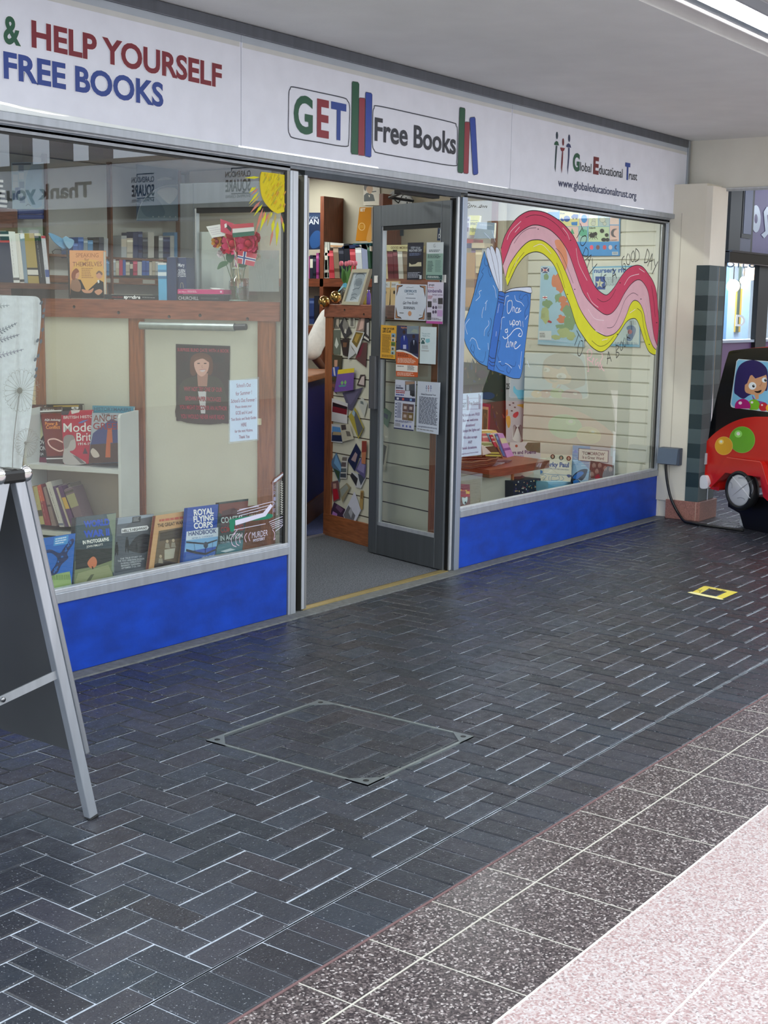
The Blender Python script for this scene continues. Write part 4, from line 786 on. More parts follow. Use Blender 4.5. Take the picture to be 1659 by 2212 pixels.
def art(a, Q):
    a.poly(g((948, 272), (1137, 247), (1136, 300), (944, 325)), C(206, 216, 226)); a.poly(g((944, 325), (1136, 300), (1128, 360), (935, 395)), C(120, 170, 210))
    for t, x0, x1, y0, y1 in (('ROYAL', 992, 1110, 176, 163), ('FLYING', 990, 1110, 216, 203), ('CORPS', 992, 1105, 255, 244)): a.text(t, *g((x0, y0), (x1, y1)), 12.2, C(240), .035)
    a.text('HANDBOOK', *g((960, 298), (1126, 279)), 9, C(40, 60, 120), .02); a.text('PETER G. COOKSLEY', *g((980, 318), (1108, 300)), 3.2, C(90, 130, 170))
    D = C(30, 34, 46); a.poly(g((945, 375), (1010, 392), (1060, 400), (1120, 375), (1126, 385), (1065, 412), (1005, 405), (944, 390)), D); a.poly(g((945, 330), (1060, 340), (1130, 318), (1130, 326), (1062, 350), (945, 340)), D); a.disc(*g((1062, 352))[0], 5, 7, C(50, 60, 80)); a.stroke(g((1062, 340), (1060, 400)), 1.4, D); a.stroke(g((990, 338), (1000, 395)), .6, D); a.stroke(g((1105, 326), (1100, 385)), .6, D); a.poly(g((944, 405), (1060, 412), (1120, 385), (1118, 408), (930, 455)), C(40, 90, 170)); a.text('1914-1918', *g((1040, 432), (1112, 418)), 3.4, C(210, 220, 236))
book('hardback_book', 'blue and white hardback about flying with a biplane on its cover', g((955, 130), (1138, 108), (1120, 410), (928, 458)), BP(0), .024, C(32, 76, 166), art, gp)
def art(a, Q):
    a.poly(g((1142, 108), (1316, 88), (1310, 160), (1200, 190), (1142, 160)), C(120, 64, 56)); a.poly(g((1160, 150), (1230, 130), (1300, 170), (1290, 240), (1150, 240)), C(84, 56, 60)); a.poly(g((1135, 350), (1285, 320), (1280, 385), (1122, 408)), C(70, 120, 130)); a.poly(g((1150, 390), (1210, 372), (1240, 380), (1180, 396)), C(200, 216, 220))
    a.text('COASTAL', *g((1155, 222), (1290, 206)), 12, C(210, 226, 220), .02); a.text('COMMAND', *g((1152, 280), (1290, 262)), 12, C(170, 44, 40), .02); a.text('IN ACTION', *g((1150, 328), (1282, 308)), 11, C(200, 216, 214), .015); a.text('1939-1945', *g((1150, 345), (1205, 338)), 4, C(170, 190, 200))
book('hardback_book', 'dark red and green hardback about coastal aircraft behind the painted drawing', g((1142, 98), (1318, 75), (1282, 384), (1120, 410)), BP(1), .024, C(40, 60, 60), art, gp, spine=C(30, 34, 36))
def art(a, Q): a.quad(Q, .08, .1, .92, .3, C(110, 66, 46)); a.lines(Q, .15, .85, .14, .26, 2, C(200, 180, 150)); a.quad(Q, .1, .4, .9, .9, C(126, 84, 60))
book('hardback_book', 'plain brown hardback at the end of the window row by the pine post', g((1305, 122), (1450, 104), (1432, 350), (1284, 384)), BP(2), .03, C(134, 88, 62), art, gp)
# ---- white bookcase in front of the partition
BF = LP.off(.27); gb = Z(40, 850, 5.53)
def sof(u, w, pl=BF): return (pl.hit(u, w)-V((LP0[0], LP0[1], 0))-LP.n*.27).dot(LV)
s1 = sof(261, 1000); s0 = sof(52, 1000); zsh = BF.hit(160, 1009).z; ztop = BF.hit(258, 895).z
BK = thing('bookcase', along(LP0, LV, (s0+s1)/2, .345, LP.n, .2), 'low white open bookcase standing in the window against the cream partition', 'bookcase')
WB = C(208, 214, 212)
for s in (s1, s0-.016):
    m = M('satin'); pr = [(0, .345), (0, ztop-.02), (.006, ztop-.006), (.02, ztop), (.2, ztop+.008), (.2, .345)]
    m.prism([along(P_ := LP0, LV, s, z, LP.n, .27-d) for d, z in pr], LV*.016*(1 if s == s1 else 1), WB); m.build('side_panel', BK)
for z in (zsh-.022, BF.hit(130, 1150).z-.02, .347):
    m = M('satin'); m.obox(along(LP0, LV, s1+.016, z, LP.n, .07), LV*(s0-s1-.032), LP.n*.196, V((0, 0, .02)), WB, bev=.002); m.build('shelf', BK)
m = M('satin'); m.obox(along(LP0, LV, s1+.016, .36, LP.n, .062), LV*(s0-s1-.032), LP.n*.006, V((0, 0, ztop-.46)), C(176, 168, 150)); m.build('back_panel', BK)
g = Z(0, 630, 5.027); gp = 'textbooks on the upper shelf of the white bookcase'
def TP(d): return LEAN(along(LP0, LV, 0, zsh, LP.n, d), LHD, 7)
def art(a, Q): a.disc(*g((815, 1262))[0], 8, 4, C(226)); a.text('Aj', *g((800, 1275), (830, 1275)), 4, C(30), .03); a.quad(Q, .2, .02, .9, .05, C(180, 150, 60))
book('textbook', 'black textbook with a round white badge at the back of the white bookcase', g((500, 1225), (895, 1217), (910, 1860), (560, 1865)), TP(.10), .016, C(24, 26, 32), art, gp)
def art(a, Q):
    a.poly(g((345, 1230), (478, 1232), (500, 1370), (365, 1370)), C(80, 26, 30)); a.text('GCSE', *g((362, 1310), (480, 1314)), 7, WHITE, .03); a.poly(g((368, 1370), (500, 1372), (505, 1395), (372, 1395)), C(226, 206, 30)); a.poly(g((372, 1398), (505, 1398), (470, 1560), (430, 1620), (395, 1620)), C(196, 196, 150)); a.text('POWER', *g((398, 1655), (560, 1660)), 9, C(236)); a.text('CONFLICT', *g((408, 1722), (600, 1726)), 9, C(236)); a.text('AQA', *g((415, 1775), (475, 1775)), 5, C(220)); a.poly(g((415, 1800), (540, 1800), (550, 1874), (425, 1876)), C(110, 26, 60))
book('textbook', 'black study guide with yellow strip and white capitals at the curtain end of the bookcase', g((300, 1224), (480, 1230), (565, 1876), (382, 1882)), TP(.145), .012, C(26, 24, 26), art, gp)
def art(a, Q):
    a.quad(Q, 0, .06, 1, .085, C(226)); a.poly(g((445, 1320), (668, 1320), (690, 1780), (510, 1790)), C(124, 44, 36)); a.text('GCSE English', *g((465, 1292), (590, 1290)), 3.4, C(220)); a.text('AQA Anthology', *g((485, 1402), (660, 1402)), 4.2, C(230), .03); a.text('Power &', *g((490, 1450), (630, 1450)), 7, C(240, 150, 70), .03); a.text('Conflict', *g((500, 1490), (655, 1488)), 7, C(240, 150, 70), .03); a.curve(g((690, 1640), (600, 1600), (525, 1615), (550, 1680), (640, 1730), (690, 1720)), 2.4, C(240, 200, 190)); a.quad(Q, 0, .89, 1, .91, C(226)); a.quad(Q, 0, .91, 1, 1, C(70, 66, 66))
book('textbook', 'dark red poetry study guide with orange title in the white bookcase', g((428, 1256), (668, 1246), (693, 1872), (512, 1876)), TP(.162), .01, C(66, 40, 38), art, gp)
def art(a, Q):
    a.poly(g((664, 1296), (760, 1290), (740, 1340), (668, 1340)), C(60, 54, 70)); a.poly(g((770, 1288), (870, 1284), (860, 1310), (780, 1330)), C(220, 214, 216)); a.text('BRITISH HISTORY', *g((690, 1382), (1075, 1368)), 6, C(236, 226, 226)); a.text('Modern', *g((690, 1525), (1130, 1512)), 19, C(240), .006); a.text('Britain', *g((832, 1622), (1120, 1615)), 17.5, C(240), .006); a.text('1914-1999', *g((850, 1668), (1040, 1662)), 5.5, C(230)); a.poly(g((850, 1425), (900, 1400), (965, 1388), (900, 1425), (860, 1432)), C(90, 120, 190))
    G1 = C(150, 146, 146); a.poly(smooth(g((690, 1600), (720, 1560), (780, 1560), (815, 1600), (825, 1680), (800, 1720), (760, 1740), (850, 1800), (935, 1868), (700, 1868), (696, 1700)), True), C(186, 182, 182)); a.poly(smooth(g((690, 1600), (725, 1558), (790, 1560), (810, 1600), (770, 1620), (740, 1690), (700, 1700)), True), G1); a.poly(g((790, 1775), (840, 1790), (930, 1866), (880, 1866)), C(110, 106, 110)); a.poly(g((900, 1760), (925, 1690), (955, 1760)), C(90, 60, 80))
book('textbook', 'crimson history textbook with a grey portrait of a crowned lady in the bookcase', g((663, 1296), (1002, 1282), (962, 1868), (696, 1872)), TP(.185), .014, C(190, 34, 66), art, gp)
def art(a, Q): a.quad(Q, .02, .02, .98, .12, C(70, 150, 176)); a.text('HISTORYMAKERS', *g((1020, 1290), (1425, 1300)), 7, C(50, 96, 120), .03)
book('textbook', 'teal topped history book behind the blue and gold one in the bookcase', g((1004, 1236), (1450, 1246), (1440, 1858), (1000, 1866)), TP(.122), .016, C(70, 140, 166), art, gp)
def art(a, Q):
    a.poly(g((1000, 1316), (1312, 1318), (1306, 1500), (1010, 1700), (985, 1640)), C(170, 180, 190)); a.poly(g((1010, 1540), (1120, 1450), (1210, 1380), (1310, 1420), (1306, 1640), (985, 1660)), C(56, 74, 130)); a.poly(g((985, 1660), (1306, 1640), (1304, 1850), (966, 1864)), C(76, 60, 52)); a.poly(smooth(g((985, 1740), (1010, 1700), (1060, 1740), (1080, 1790), (1020, 1800)), True), C(200, 190, 180)); a.poly(g((1170, 1480), (1215, 1480), (1225, 1640), (1200, 1640), (1200, 1800), (1145, 1800), (1155, 1640)), C(196, 100, 50))
    a.text('THE', *g((1100, 1352), (1195, 1352)), 5.4, C(60, 40, 40)); a.text('ANCIENT', *g((1016, 1410), (1390, 1412)), 14, C(124, 70, 60), .01); a.text('GREEKS', *g((1012, 1494), (1380, 1496)), 14, C(150, 50, 56), .01)
book('textbook', 'illustrated book on ancient history with an orange statue at the bookcase end', g((1000, 1316), (1312, 1316), (1306, 1852), (965, 1866)), TP(.21), .014, C(120, 130, 150), art, gp)
gp = 'leaning books on the lower shelf of the white bookcase'
for lab, Q, c, bands, t, tc in (
    ('thin ochre book leaning at the outer end of the lower shelf', ((135, 1115), (178, 1105), (240, 1560), (215, 1562)), C(166, 138, 70), (), None, WHITE),
    ('pale yellow book leaning against the thin ochre book', ((178, 1120), (222, 1110), (310, 1562), (250, 1566)), C(186, 178, 112), ((.62, .78, C(70, 70, 40)),), 'JUDY BLUME', C(80, 80, 40)),
    ('orange and crimson book leaning beside the pale yellow book', ((222, 1105), (264, 1085), (388, 1576), (316, 1572)), C(150, 44, 56), ((0, .4, C(206, 90, 56)),), 'EMMA', C(226, 190, 150)),
    ('taupe book leaning between the crimson and white books', ((292, 1125), (321, 1117), (452, 1582), (400, 1582)), C(140, 122, 116), ((.45, .5, C(80, 66, 60)),), None, WHITE),
    ('white book with grey spine lettering leaning on the lower shelf', ((322, 1068), (386, 1050), (545, 1592), (490, 1592)), C(206, 206, 200), ((.92, .97, C(110, 120, 140)),), 'TIM SMITHSON', C(130, 130, 130)),
    ('narrow purple book leaning beside the white book', ((410, 1112), (446, 1102), (602, 1592), (562, 1592)), C(76, 56, 104), (), None, WHITE),
    ('thin cream book leaning between two purple books', ((446, 1130), (470, 1125), (622, 1592), (604, 1592)), C(196, 186, 160), (), None, WHITE),
    ('purple book with a yellow patch on its spine', ((471, 1110), (512, 1100), (690, 1590), (632, 1592)), C(84, 52, 100), ((.28, .56, C(214, 176, 70)),), None, WHITE),
    ('thick grey green volume, last of the leaning books', ((540, 1152), (640, 1115), (800, 1560), (712, 1590)), C(120, 104, 112), ((.06, .12, C(80, 80, 70)), (.16, .5, C(164, 164, 120))), None, WHITE),
    ('black edged book lying behind the grey green volume', ((500, 1102), (612, 1070), (650, 1180), (560, 1220)), C(126, 124, 112), ((0, .08, C(40, 40, 40)),), None, WHITE)):
    slantbook('leaning_book', lab, gb(*Q), BF.off(-.03 if 'lying' not in lab else -.09), .11, c, gp, bands, t, tc)
# ---- books and things standing on the rail of the partition
g = Z(0, 250, 3.95); RT = LP.off(.005); gp = 'books on the rail of the window partition'
def art(a, Q):
    a.poly(g((594, 1150), (880, 1152), (884, 1400), (600, 1400)), C(222, 160, 112)); a.poly(smooth(g((640, 1260), (860, 1250), (870, 1480), (640, 1500)), True), C(220, 170, 96))
    a.text('SPEAKING', *g((648, 1208), (842, 1208)), 9, C(170, 112, 76), .01); a.text('for', *g((722, 1240), (762, 1240)), 7, C(160, 104, 76)); a.text('THEMSELVES', *g((622, 1285), (870, 1283)), 9.5, C(150, 96, 70), .01); a.lines(Q, .35, .7, .37, .6, 6, C(160, 110, 70), .4)
    a.poly(g((600, 1555), (604, 1440), (640, 1390), (690, 1400), (740, 1500), (850, 1400), (884, 1420), (888, 1555)), C(34, 32, 36)); a.poly(smooth(g((610, 1480), (615, 1400), (650, 1380), (690, 1440), (680, 1500)), True), C(150, 112, 92)); a.poly(smooth(g((645, 1310), (670, 1312), (678, 1360), (660, 1390), (638, 1370)), True), C(206, 150, 124)); a.poly(smooth(g((615, 1340), (650, 1302), (676, 1330), (650, 1350), (640, 1400), (614, 1390)), True), C(140, 80, 60))
    a.disc(*g((848, 1358))[0], 7, 8.5, C(206, 150, 124)); a.poly(smooth(g((822, 1345), (845, 1322), (874, 1340), (870, 1362), (848, 1340), (830, 1352)), True), C(120, 90, 76)); a.poly(g((832, 1405), (848, 1400), (850, 1425), (838, 1430)), C(226)); a.poly(smooth(g((700, 1480), (760, 1490), (800, 1470), (780, 1510), (720, 1510)), True), C(206, 150, 120)); a.poly(smooth(g((808, 1500), (850, 1480), (876, 1500), (840, 1530)), True), C(206, 150, 120))
book('hardback_book', 'orange hardback with a woman and man facing each other, upright on the partition rail', g((592, 1147), (881, 1151), (888, 1556), (600, 1556)), RT, .03, C(206, 146, 106), art, gp)
slantbook('flat_book', 'black book lying flat with white title on the partition rail', g((888, 1523), (1352, 1532), (1352, 1580), (888, 1560)), RT, .1, C(24, 26, 34), gp)
a = Art(RT, 'satin', .0015); a.text('speeches', *g((1058, 1558), (1198, 1562)), 6.5, WHITE, .05); a.text('Great British', *g((958, 1552), (1048, 1555)), 3.5, C(150, 40, 50)); a.lines(g((1215, 1545), (1340, 1550), (1340, 1570), (1215, 1565)), 0, 1, 0, 1, 1, C(130), .4); a.build('lettering', bpy.data.objects['flat_book'])
slantbook('upright_book', 'sky blue book standing at the end of the black flat book', g((1346, 1256), (1420, 1256), (1424, 1582), (1354, 1582)), RT, .1, C(92, 166, 206), gp, ((0, .05, C(206)), (.18, .42, C(70, 120, 160)), (.24, .34, C(200, 210, 216))))
slantbook('upright_book', 'navy biography with gold spine title on the partition rail', g((1424, 1207), (1500, 1207), (1508, 1582), (1428, 1582)), RT, .1, C(36, 52, 92), gp, (), 'MARY QUEEN OF SCOTS', C(170, 160, 110))
slantbook('upright_book', 'wide navy biography with white spine title above the pink book', g((1510, 1210), (1588, 1210), (1594, 1582), (1512, 1582)), RT.off(-.02), .1, C(40, 56, 98), gp)
a = Art(RT.off(-.018), 'satin', .0015)
for t, y, x0, x1 in (('Mary', 1288, 1520, 1576), ('QUEEN', 1340, 1520, 1580), ('OF SCOTS', 1375, 1516, 1586)): a.text(t, *g((x0, y), (x1, y)), 7.5, C(226, 228, 236))
a.curve(g((1540, 1470), (1545, 1430), (1560, 1430), (1566, 1470)), .8, C(160, 150, 120)); a.build('lettering', bpy.data.objects['upright_book.002'])
g = Z(380, 340, 5.53)
slantbook('flat_book', 'thick charcoal biography lying flat under the pink book', g((10, 1634), (580, 1640), (580, 1724), (10, 1718)), RT, .1, C(52, 54, 62), gp)
a = Art(RT, 'satin', .0015); a.text('CHURCHILL', *g((32, 1698), (272, 1702)), 6.8, C(196, 196, 200), .01); a.text('RICHARD HOLMES', *g((300, 1692), (510, 1696)), 3.6, C(104, 106, 112)); a.build('lettering', bpy.data.objects['flat_book.001'])
slantbook('flat_book', 'pink paperback lying flat on the charcoal biography', g((20, 1574), (568, 1580), (568, 1634), (20, 1630)), RT, .1, C(206, 66, 128), gp)
a = Art(RT, 'satin', .0015); a.text('Jack Mason', *g((34, 1612), (130, 1614)), 3, C(240, 190, 214)); a.lines(g((140, 1592), (262, 1594), (262, 1620), (140, 1618)), 0, 1, 0, 1, 2, C(240, 190, 214)); a.disc(*g((540, 1606))[0], 2.2, 2.4, C(240, 200, 220)); a.build('lettering', bpy.data.objects['flat_book.002'])
m = Art(RT, 'matte', .001); p = [RT.hit(*q) for q in g((400, 1556), (520, 1566), (530, 1578), (440, 1578))]; m.prism(p, -RT.n*.06, C(232)); m.build('paper_slip', None, 'folded white slip of paper on the pink book', 'paper')
# ---- vase with flowers and paper flags
vb = LP.off(-.03).hit(*g((752, 1728))[0]); vs_ = (LP.off(-.03).hit(*g((864, 1600))[0])-LP.off(-.03).hit(*g((640, 1600))[0])).length/2; vh = LP.off(-.03).hit(*g((752, 1325))[0]).z-vb.z
VZ = thing('flower_vase', vb, 'clear glass bottle vase of pink flowers and small flags on the partition rail', 'vase')
m = M('glass'); m.lathe([(0, .002), (vs_*.94, .002), (vs_, .01), (vs_, vh*.58), (vs_*.9, vh*.68), (vs_*.58, vh*.75), (vs_*.55, vh*.93), (vs_*.66, vh), (vs_*.6, vh), (vs_*.5, vh*.92)], vb, WHITE, n=32); m.build('bottle', VZ)
m = M('gloss'); m.lathe([(vs_*.97, .006), (vs_*.97, .010), (0, .012)], vb, C(150, 170, 160), n=24); m.lathe([(vs_*.64, vh-.002), (vs_*.68, vh), (vs_*.64, vh+.002)], vb, C(206, 224, 214), n=24); m.build('glass_rim', VZ)
fp_ = LP.off(-.03)
def stem(a, b, r=.0018, c=C(70, 96, 60)):
    p, q = fp_.hit(*g(a)[0]), fp_.hit(*g(b)[0]); m = M('satin'); m.tube([p, p.lerp(q, .5)+fp_.n*.008, q], r, c, n=6); m.build('stem', VZ)
for a_, b_ in (((760, 1700), (700, 1120)), ((740, 1690), (620, 1100)), ((790, 1540), (730, 1120)), ((770, 1620), (880, 1090)), ((720, 1680), (660, 1000)), ((750, 1690), (540, 1080))): stem(a_, b_)
def bloom(u, v, r, c, c2, d=.0):
    o = fp_.off(d).hit(*g((u, v))[0]); m = M('matte'); rr = r/5.53*(o-CAM).length/FPX
    for k in range(4):
        R1 = rr*(1-.2*k); nn = 9-k
        for i in range(nn):
            w = 6.283*i/nn+k*.35; tl = .35+.45*k; dr = (fp_.ex*math.cos(w)+V((0, 0, 1))*math.sin(w)); tip = o+dr*R1*math.cos(tl*.7)+fp_.n*(R1*.25+R1*.5*math.sin(tl)); sd = fp_.n.cross(dr).normalized()*R1*.36
            mid = o+dr*R1*.55+fp_.n*(R1*.12+.2*R1*k*.5); cc = c if (i+k) % 3 else c2
            m.mesh([o+fp_.n*.002*k, mid-sd, tip-sd*.6+dr*R1*.02, tip+sd*.6, mid+sd], [(0, 1, 2, 3, 4)], cc, sm=False)
    m.ball(o+fp_.n*rr*.3, rr*.32, c2, n=6); m.build('flower_head', VZ)
PK, RD = C(226, 64, 120), C(196, 26, 66)
for u, v, r, c, c2, d in ((690, 1030, 130, PK, RD, .02), (880, 1030, 130, PK, RD, .03), (780, 1080, 110, RD, C(160, 20, 50), .0), (900, 1080, 110, RD, PK, .0), (620, 1075, 85, C(206, 70, 110), RD, .0), (500, 1010, 72, C(216, 150, 60), C(150, 40, 50), .02), (560, 1000, 60, C(150, 24, 50), C(190, 40, 60), .01), (640, 960, 62, C(230, 200, 150), C(220, 160, 110), -.01), (820, 985, 70, C(236, 190, 130), C(226, 130, 110), -.005), (960, 960, 70, C(214, 50, 96), RD, -.02), (540, 1150, 48, C(226, 214, 216), C(200, 190, 196), .0), (980, 1190, 46, C(226, 216, 190), C(200, 196, 170), .0)): bloom(u, v, r, c, c2, d)
def leaf(pts, c=C(60, 104, 70), d=.02):
    m = M('satin'); pl = fp_.off(d); p = [pl.hit(*q) for q in smooth(g(*pts), True)]; m.prism(p, -pl.n*.0015, c); m.build('leaf', VZ)
leaf(((495, 1338), (515, 1270), (560, 1240), (622, 1245), (610, 1285), (560, 1310))); leaf(((610, 1140), (680, 1120), (695, 1200), (650, 1260), (600, 1220)), C(50, 90, 64)); leaf(((740, 1290), (790, 1250), (850, 1290), (790, 1320)), C(56, 96, 64)); leaf(((600, 1130), (630, 1240), (640, 1300), (600, 1220)), C(200, 206, 190), .01)
def flag(lab, Q, fn, d, pole):
    pl = fp_.off(d); a = Art(pl, 'satin', .0008); p = [pl.hit(*q) for q in g(*Q)]
    if (p[1]-p[0]).cross(p[2]-p[0]).dot(pl.n) < 0: p.reverse()
    a.prism(p, -pl.n*.001, C(230)); fn(a, g(*Q)); o = a.build('paper_flag', None, lab, 'flag', 'paper flags in the vase'); m = M('satin'); m.tube([pl.hit(*q)-pl.n*.003 for q in g(*pole)], .0012, C(220, 200, 150), n=6); m.build('stick', o)
def fn(a, Q): a.quad(Q, 0, 0, 1, .33, C(206, 70, 90)); a.quad(Q, 0, .66, 1, 1, C(50, 110, 96))
flag('paper flag with red, white and green bands above the pink flowers', ((672, 800), (928, 782), (938, 930), (680, 958)), fn, .06, ((674, 798), (760, 1500)))
def fn(a, Q): a.quad(Q, 0, 0, 1, 1, C(196, 66, 86)); a.quad(Q, .28, 0, .46, 1, WHITE); a.quad(Q, 0, .38, 1, .62, WHITE); a.quad(Q, .32, 0, .42, 1, C(50, 70, 140)); a.quad(Q, 0, .44, 1, .56, C(50, 70, 140))
flag('red paper flag with a blue and white cross below the pink flowers', ((740, 1108), (972, 1155), (932, 1302), (735, 1262)), fn, .07, ((740, 1106), (745, 1560)))
def fn(a, Q): a.quad(Q, 0, 0, 1, 1, C(206, 66, 100)); a.poly(g((600, 835), (620, 800), (665, 850), (660, 895)), C(60, 40, 50)); a.poly(g((580, 800), (605, 785), (610, 830), (585, 845)), WHITE)
flag('crimson paper flag with a dark badge at the top of the bouquet', ((532, 735), (690, 790), (670, 930), (535, 890)), fn, .045, ((532, 733), (640, 1100)))
def fn(a, Q): a.lines(Q, .1, .9, .2, .9, 4, C(190, 180, 200), .2)
flag('white paper flag tilted at the outer edge of the bouquet', ((362, 826), (522, 800), (600, 935), (430, 960)), fn, .04, ((522, 800), (640, 1080)))
def fn(a, Q): a.quad(Q, 0, 0, 1, 1, C(70, 80, 150)); a.stroke([Q[0], Q[2]], 1.2, WHITE); a.stroke([Q[1], Q[3]], 1.2, WHITE); a.stroke([lerp4(Q, .5, 0), lerp4(Q, .5, 1)], 1, C(196, 50, 60)); a.stroke([lerp4(Q, 0, .5), lerp4(Q, 1, .5)], 1, C(196, 50, 60))
flag('narrow blue and red crossed paper flag hanging over the bottle neck', ((694, 1110), (715, 1130), (740, 1330), (705, 1290)), fn, .055, ((694, 1108), (735, 1560)))
# ---- poster, blind roller on the partition
PP = LP.off(.004)
gq = Z(300, 650, 4.608)
def art(a, Q):
    for i in range(9):
        for j in range(5): a.quad(Q, (j+.5*(i % 2))*.22-.08 if j else 0, .02+i*.105, min(1, (j+1+.5*(i % 2))*.22-.1), .115+i*.105, C(58+random.randint(-6, 8), 50, 52)); a.d -= a.step
    a.d += a.step; a.poly(smooth(gq((400, 1190), (395, 940), (420, 820), (520, 760), (740, 750), (820, 800), (860, 900), (890, 1200)), True), C(70, 66, 60)); a.poly(smooth(gq((515, 720), (512, 600), (540, 540), (620, 515), (700, 540), (735, 600), (735, 700), (700, 740), (640, 640), (560, 740)), True), C(104, 66, 54)); a.poly(gq((580, 720), (690, 720), (680, 850), (590, 850)), C(176, 130, 116)); a.poly(gq((590, 900), (672, 900), (662, 1120), (620, 1120)), C(206, 204, 206))
    a.poly(smooth(gq((552, 620), (575, 575), (640, 565), (690, 585), (700, 640), (680, 710), (630, 752), (585, 725), (558, 670)), True), C(220, 172, 156)); a.poly(smooth(gq((550, 610), (560, 560), (630, 545), (700, 570), (700, 610), (640, 575), (580, 590)), True), C(112, 74, 60))
    for x in (596, 662): a.disc(*gq((x, 622))[0], 3.2, 1.1, C(60, 44, 46))
    a.poly(smooth(gq((608, 690), (640, 686), (664, 684), (650, 704), (625, 706)), True), C(226, 206, 206)); a.curve(gq((605, 688), (635, 682), (668, 682)), .6, C(160, 70, 80)); a.curve(gq((632, 640), (628, 660), (640, 664)), .5, C(160, 110, 100))
    P = C(176, 70, 84)
    for t, x0, x1, y0, y1, h in (('SURPRISE BLIND DATE WITH A BOOK', 385, 900, 500, 515, 7), ('WHY NOT TRY ONE OF OUR', 450, 830, 895, 905, 9), ('BROWN PAPER PACKAGES', 465, 820, 990, 1002, 9), ('YOU MIGHT DISCOVER AN AUTHOR', 408, 880, 1075, 1090, 8.5), ('YOU WOULD NEVER HAVE READ', 420, 855, 1168, 1178, 9)): a.text(t, *gq((x0, y0), (x1, y1)), h, P, .02, outline=(C(50, 26, 34), .03))
sheet('poster', 'dark poster of a smiling brown haired woman on the cream partition', [(380, 743), (497, 747.5), (494.5, 915), (381, 909)], PP, C(62, 54, 56), art=art)
m = M('metal'); q0, q1, q2 = LP.off(.05).hit(303, 703), LP.off(.05).hit(507, 707), LP.off(.05).hit(532, 706); m.tube([q0, q1], .021, C(170, 180, 180), n=20); o = m.build('blind_roller', None, 'silver roller tube fixed under the partition rail above the poster', 'roller'); m = M('satin'); m.tube([q1, q2], .017, C(52, 56, 64), n=16); m.build('end_cap', o)
m = M('satin'); q = LP.off(.018).hit(564, 917); m.obox(q, LV*.018, LP.n*.008, V((0, 0, .03)), C(226, 216, 180), bev=.002); m.build('hook_plate', None, 'small cream plate on the end post of the window partition', 'plate')
# ---- draped curtain with printed ferns
CP = FRONT(.62); edge = [(-60, 632), (0, 637), (50, 639), (80, 641), (90, 648), (92, 668), (91, 700), (88, 735), (80, 775), (73, 815), (68, 850), (64, 900), (58, 950), (52, 1000), (49, 1050), (46, 1100), (45, 1190), (-60, 1215)]
m = Art(CP, 'cloth', .002, .0002); pe = smooth(edge[:-1], False, 4)+[edge[-1]]; p = [CP.hit(*q) for q in pe]
b = [V((q.x, q.y+.05+.02*math.sin(q.z*9), q.z)) for q in p]; cc = C(232, 236, 238)
NX = 26
for j in range(len(pe)-2):
    for i in range(NX):
        def fp2(i_, j_):
            q = pe[j_]; u = -60+(q[0]+60)*i_/NX; h = CP.hit(u, q[1] if j_ > 5 else 632+(q[1]-632)*i_/NX); return h+V((0, .012*math.sin(u*.16)+.0, 0))
        if j > 4: m.mesh([fp2(i, j), fp2(i+1, j), fp2(i+1, j+1), fp2(i, j+1)], [(0, 3, 2, 1)], cc, None, True)
m.prism([q+V((0, .014, 0)) for q in p], (0, .03, 0), cc); 
INKF, INKB = C(96, 106, 120), C(150, 150, 140)
m.d = .016
def frond(x0, y0, x1, y1, k, c):
    m.stroke([(x0, y0), (x1, y1)], .9, c)
    for i in range(k):
        t = (i+1)/(k+1); x, y = x0+(x1-x0)*t, y0+(y1-y0)*t; L_ = 9*(1-t)+2; dx, dy = (x1-x0), (y1-y0); d_ = math.hypot(dx, dy); dx /= d_; dy /= d_
        for s in (-1, 1): ex_, ey_ = x+dx*L_*.6-dy*L_*s, y+dy*L_*.6+dx*L_*s; m.poly([(x, y), ((x+ex_)/2+1, (y+ey_)/2-1), (ex_, ey_), ((x+ex_)/2-1, (y+ey_)/2+1)], c)
frond(-30, 730, 32, 697, 9, INKF); frond(-40, 745, 36, 722, 10, C(112, 116, 134)); frond(-40, 775, 44, 754, 10, C(130, 130, 150)); frond(-30, 662, 12, 659, 5, C(150, 160, 165))
for i, (x, y, r) in enumerate(((80, 654, 20), (86, 670, 0), (84, 683, 5), (83, 712, 5), (72, 735, 12), (79, 737, -8), (73, 768, 10), (67, 776, 14), (69, 797, 10), (67, 812, 12))): m.disc(x, y, 2.8, 5, INKF, n=10, rot=r+18)
m.curve([(88, 645), (86, 690), (82, 720), (74, 775), (66, 830)], .6, INKF)
for cx_, cy_, rr in ((33, 843, 32), (40, 955, 20)):
    m.disc(cx_, cy_, 6 if rr > 25 else 3, 7 if rr > 25 else 3, C(150, 144, 132)); m.curve([(cx_, cy_), (cx_-8, cy_+60), (cx_-14, cy_+120), (cx_-16, cy_+180)], 1.6, C(140, 138, 132))
    for i in range(22):
        w_ = 6.283*i/22; x, y = cx_+rr*math.cos(w_), cy_+rr*1.25*math.sin(w_); m.stroke([(cx_, cy_), (x, y)], .5, INKB)
        for k in (-1, 0, 1): m.curve([(x, y), (x+5*math.cos(w_+k*.6), y+6*math.sin(w_+k*.6)), (x+8*math.cos(w_+k), y+9*math.sin(w_+k))], .4, INKB)
for i in range(5): m.disc(4+i*3, 1085-i*16, 4, 9, INKF, n=10, rot=30+i*4)
m.build('printed_curtain', None, 'white cloth printed with grey ferns and seed heads draped beside the bookcase', 'curtain')
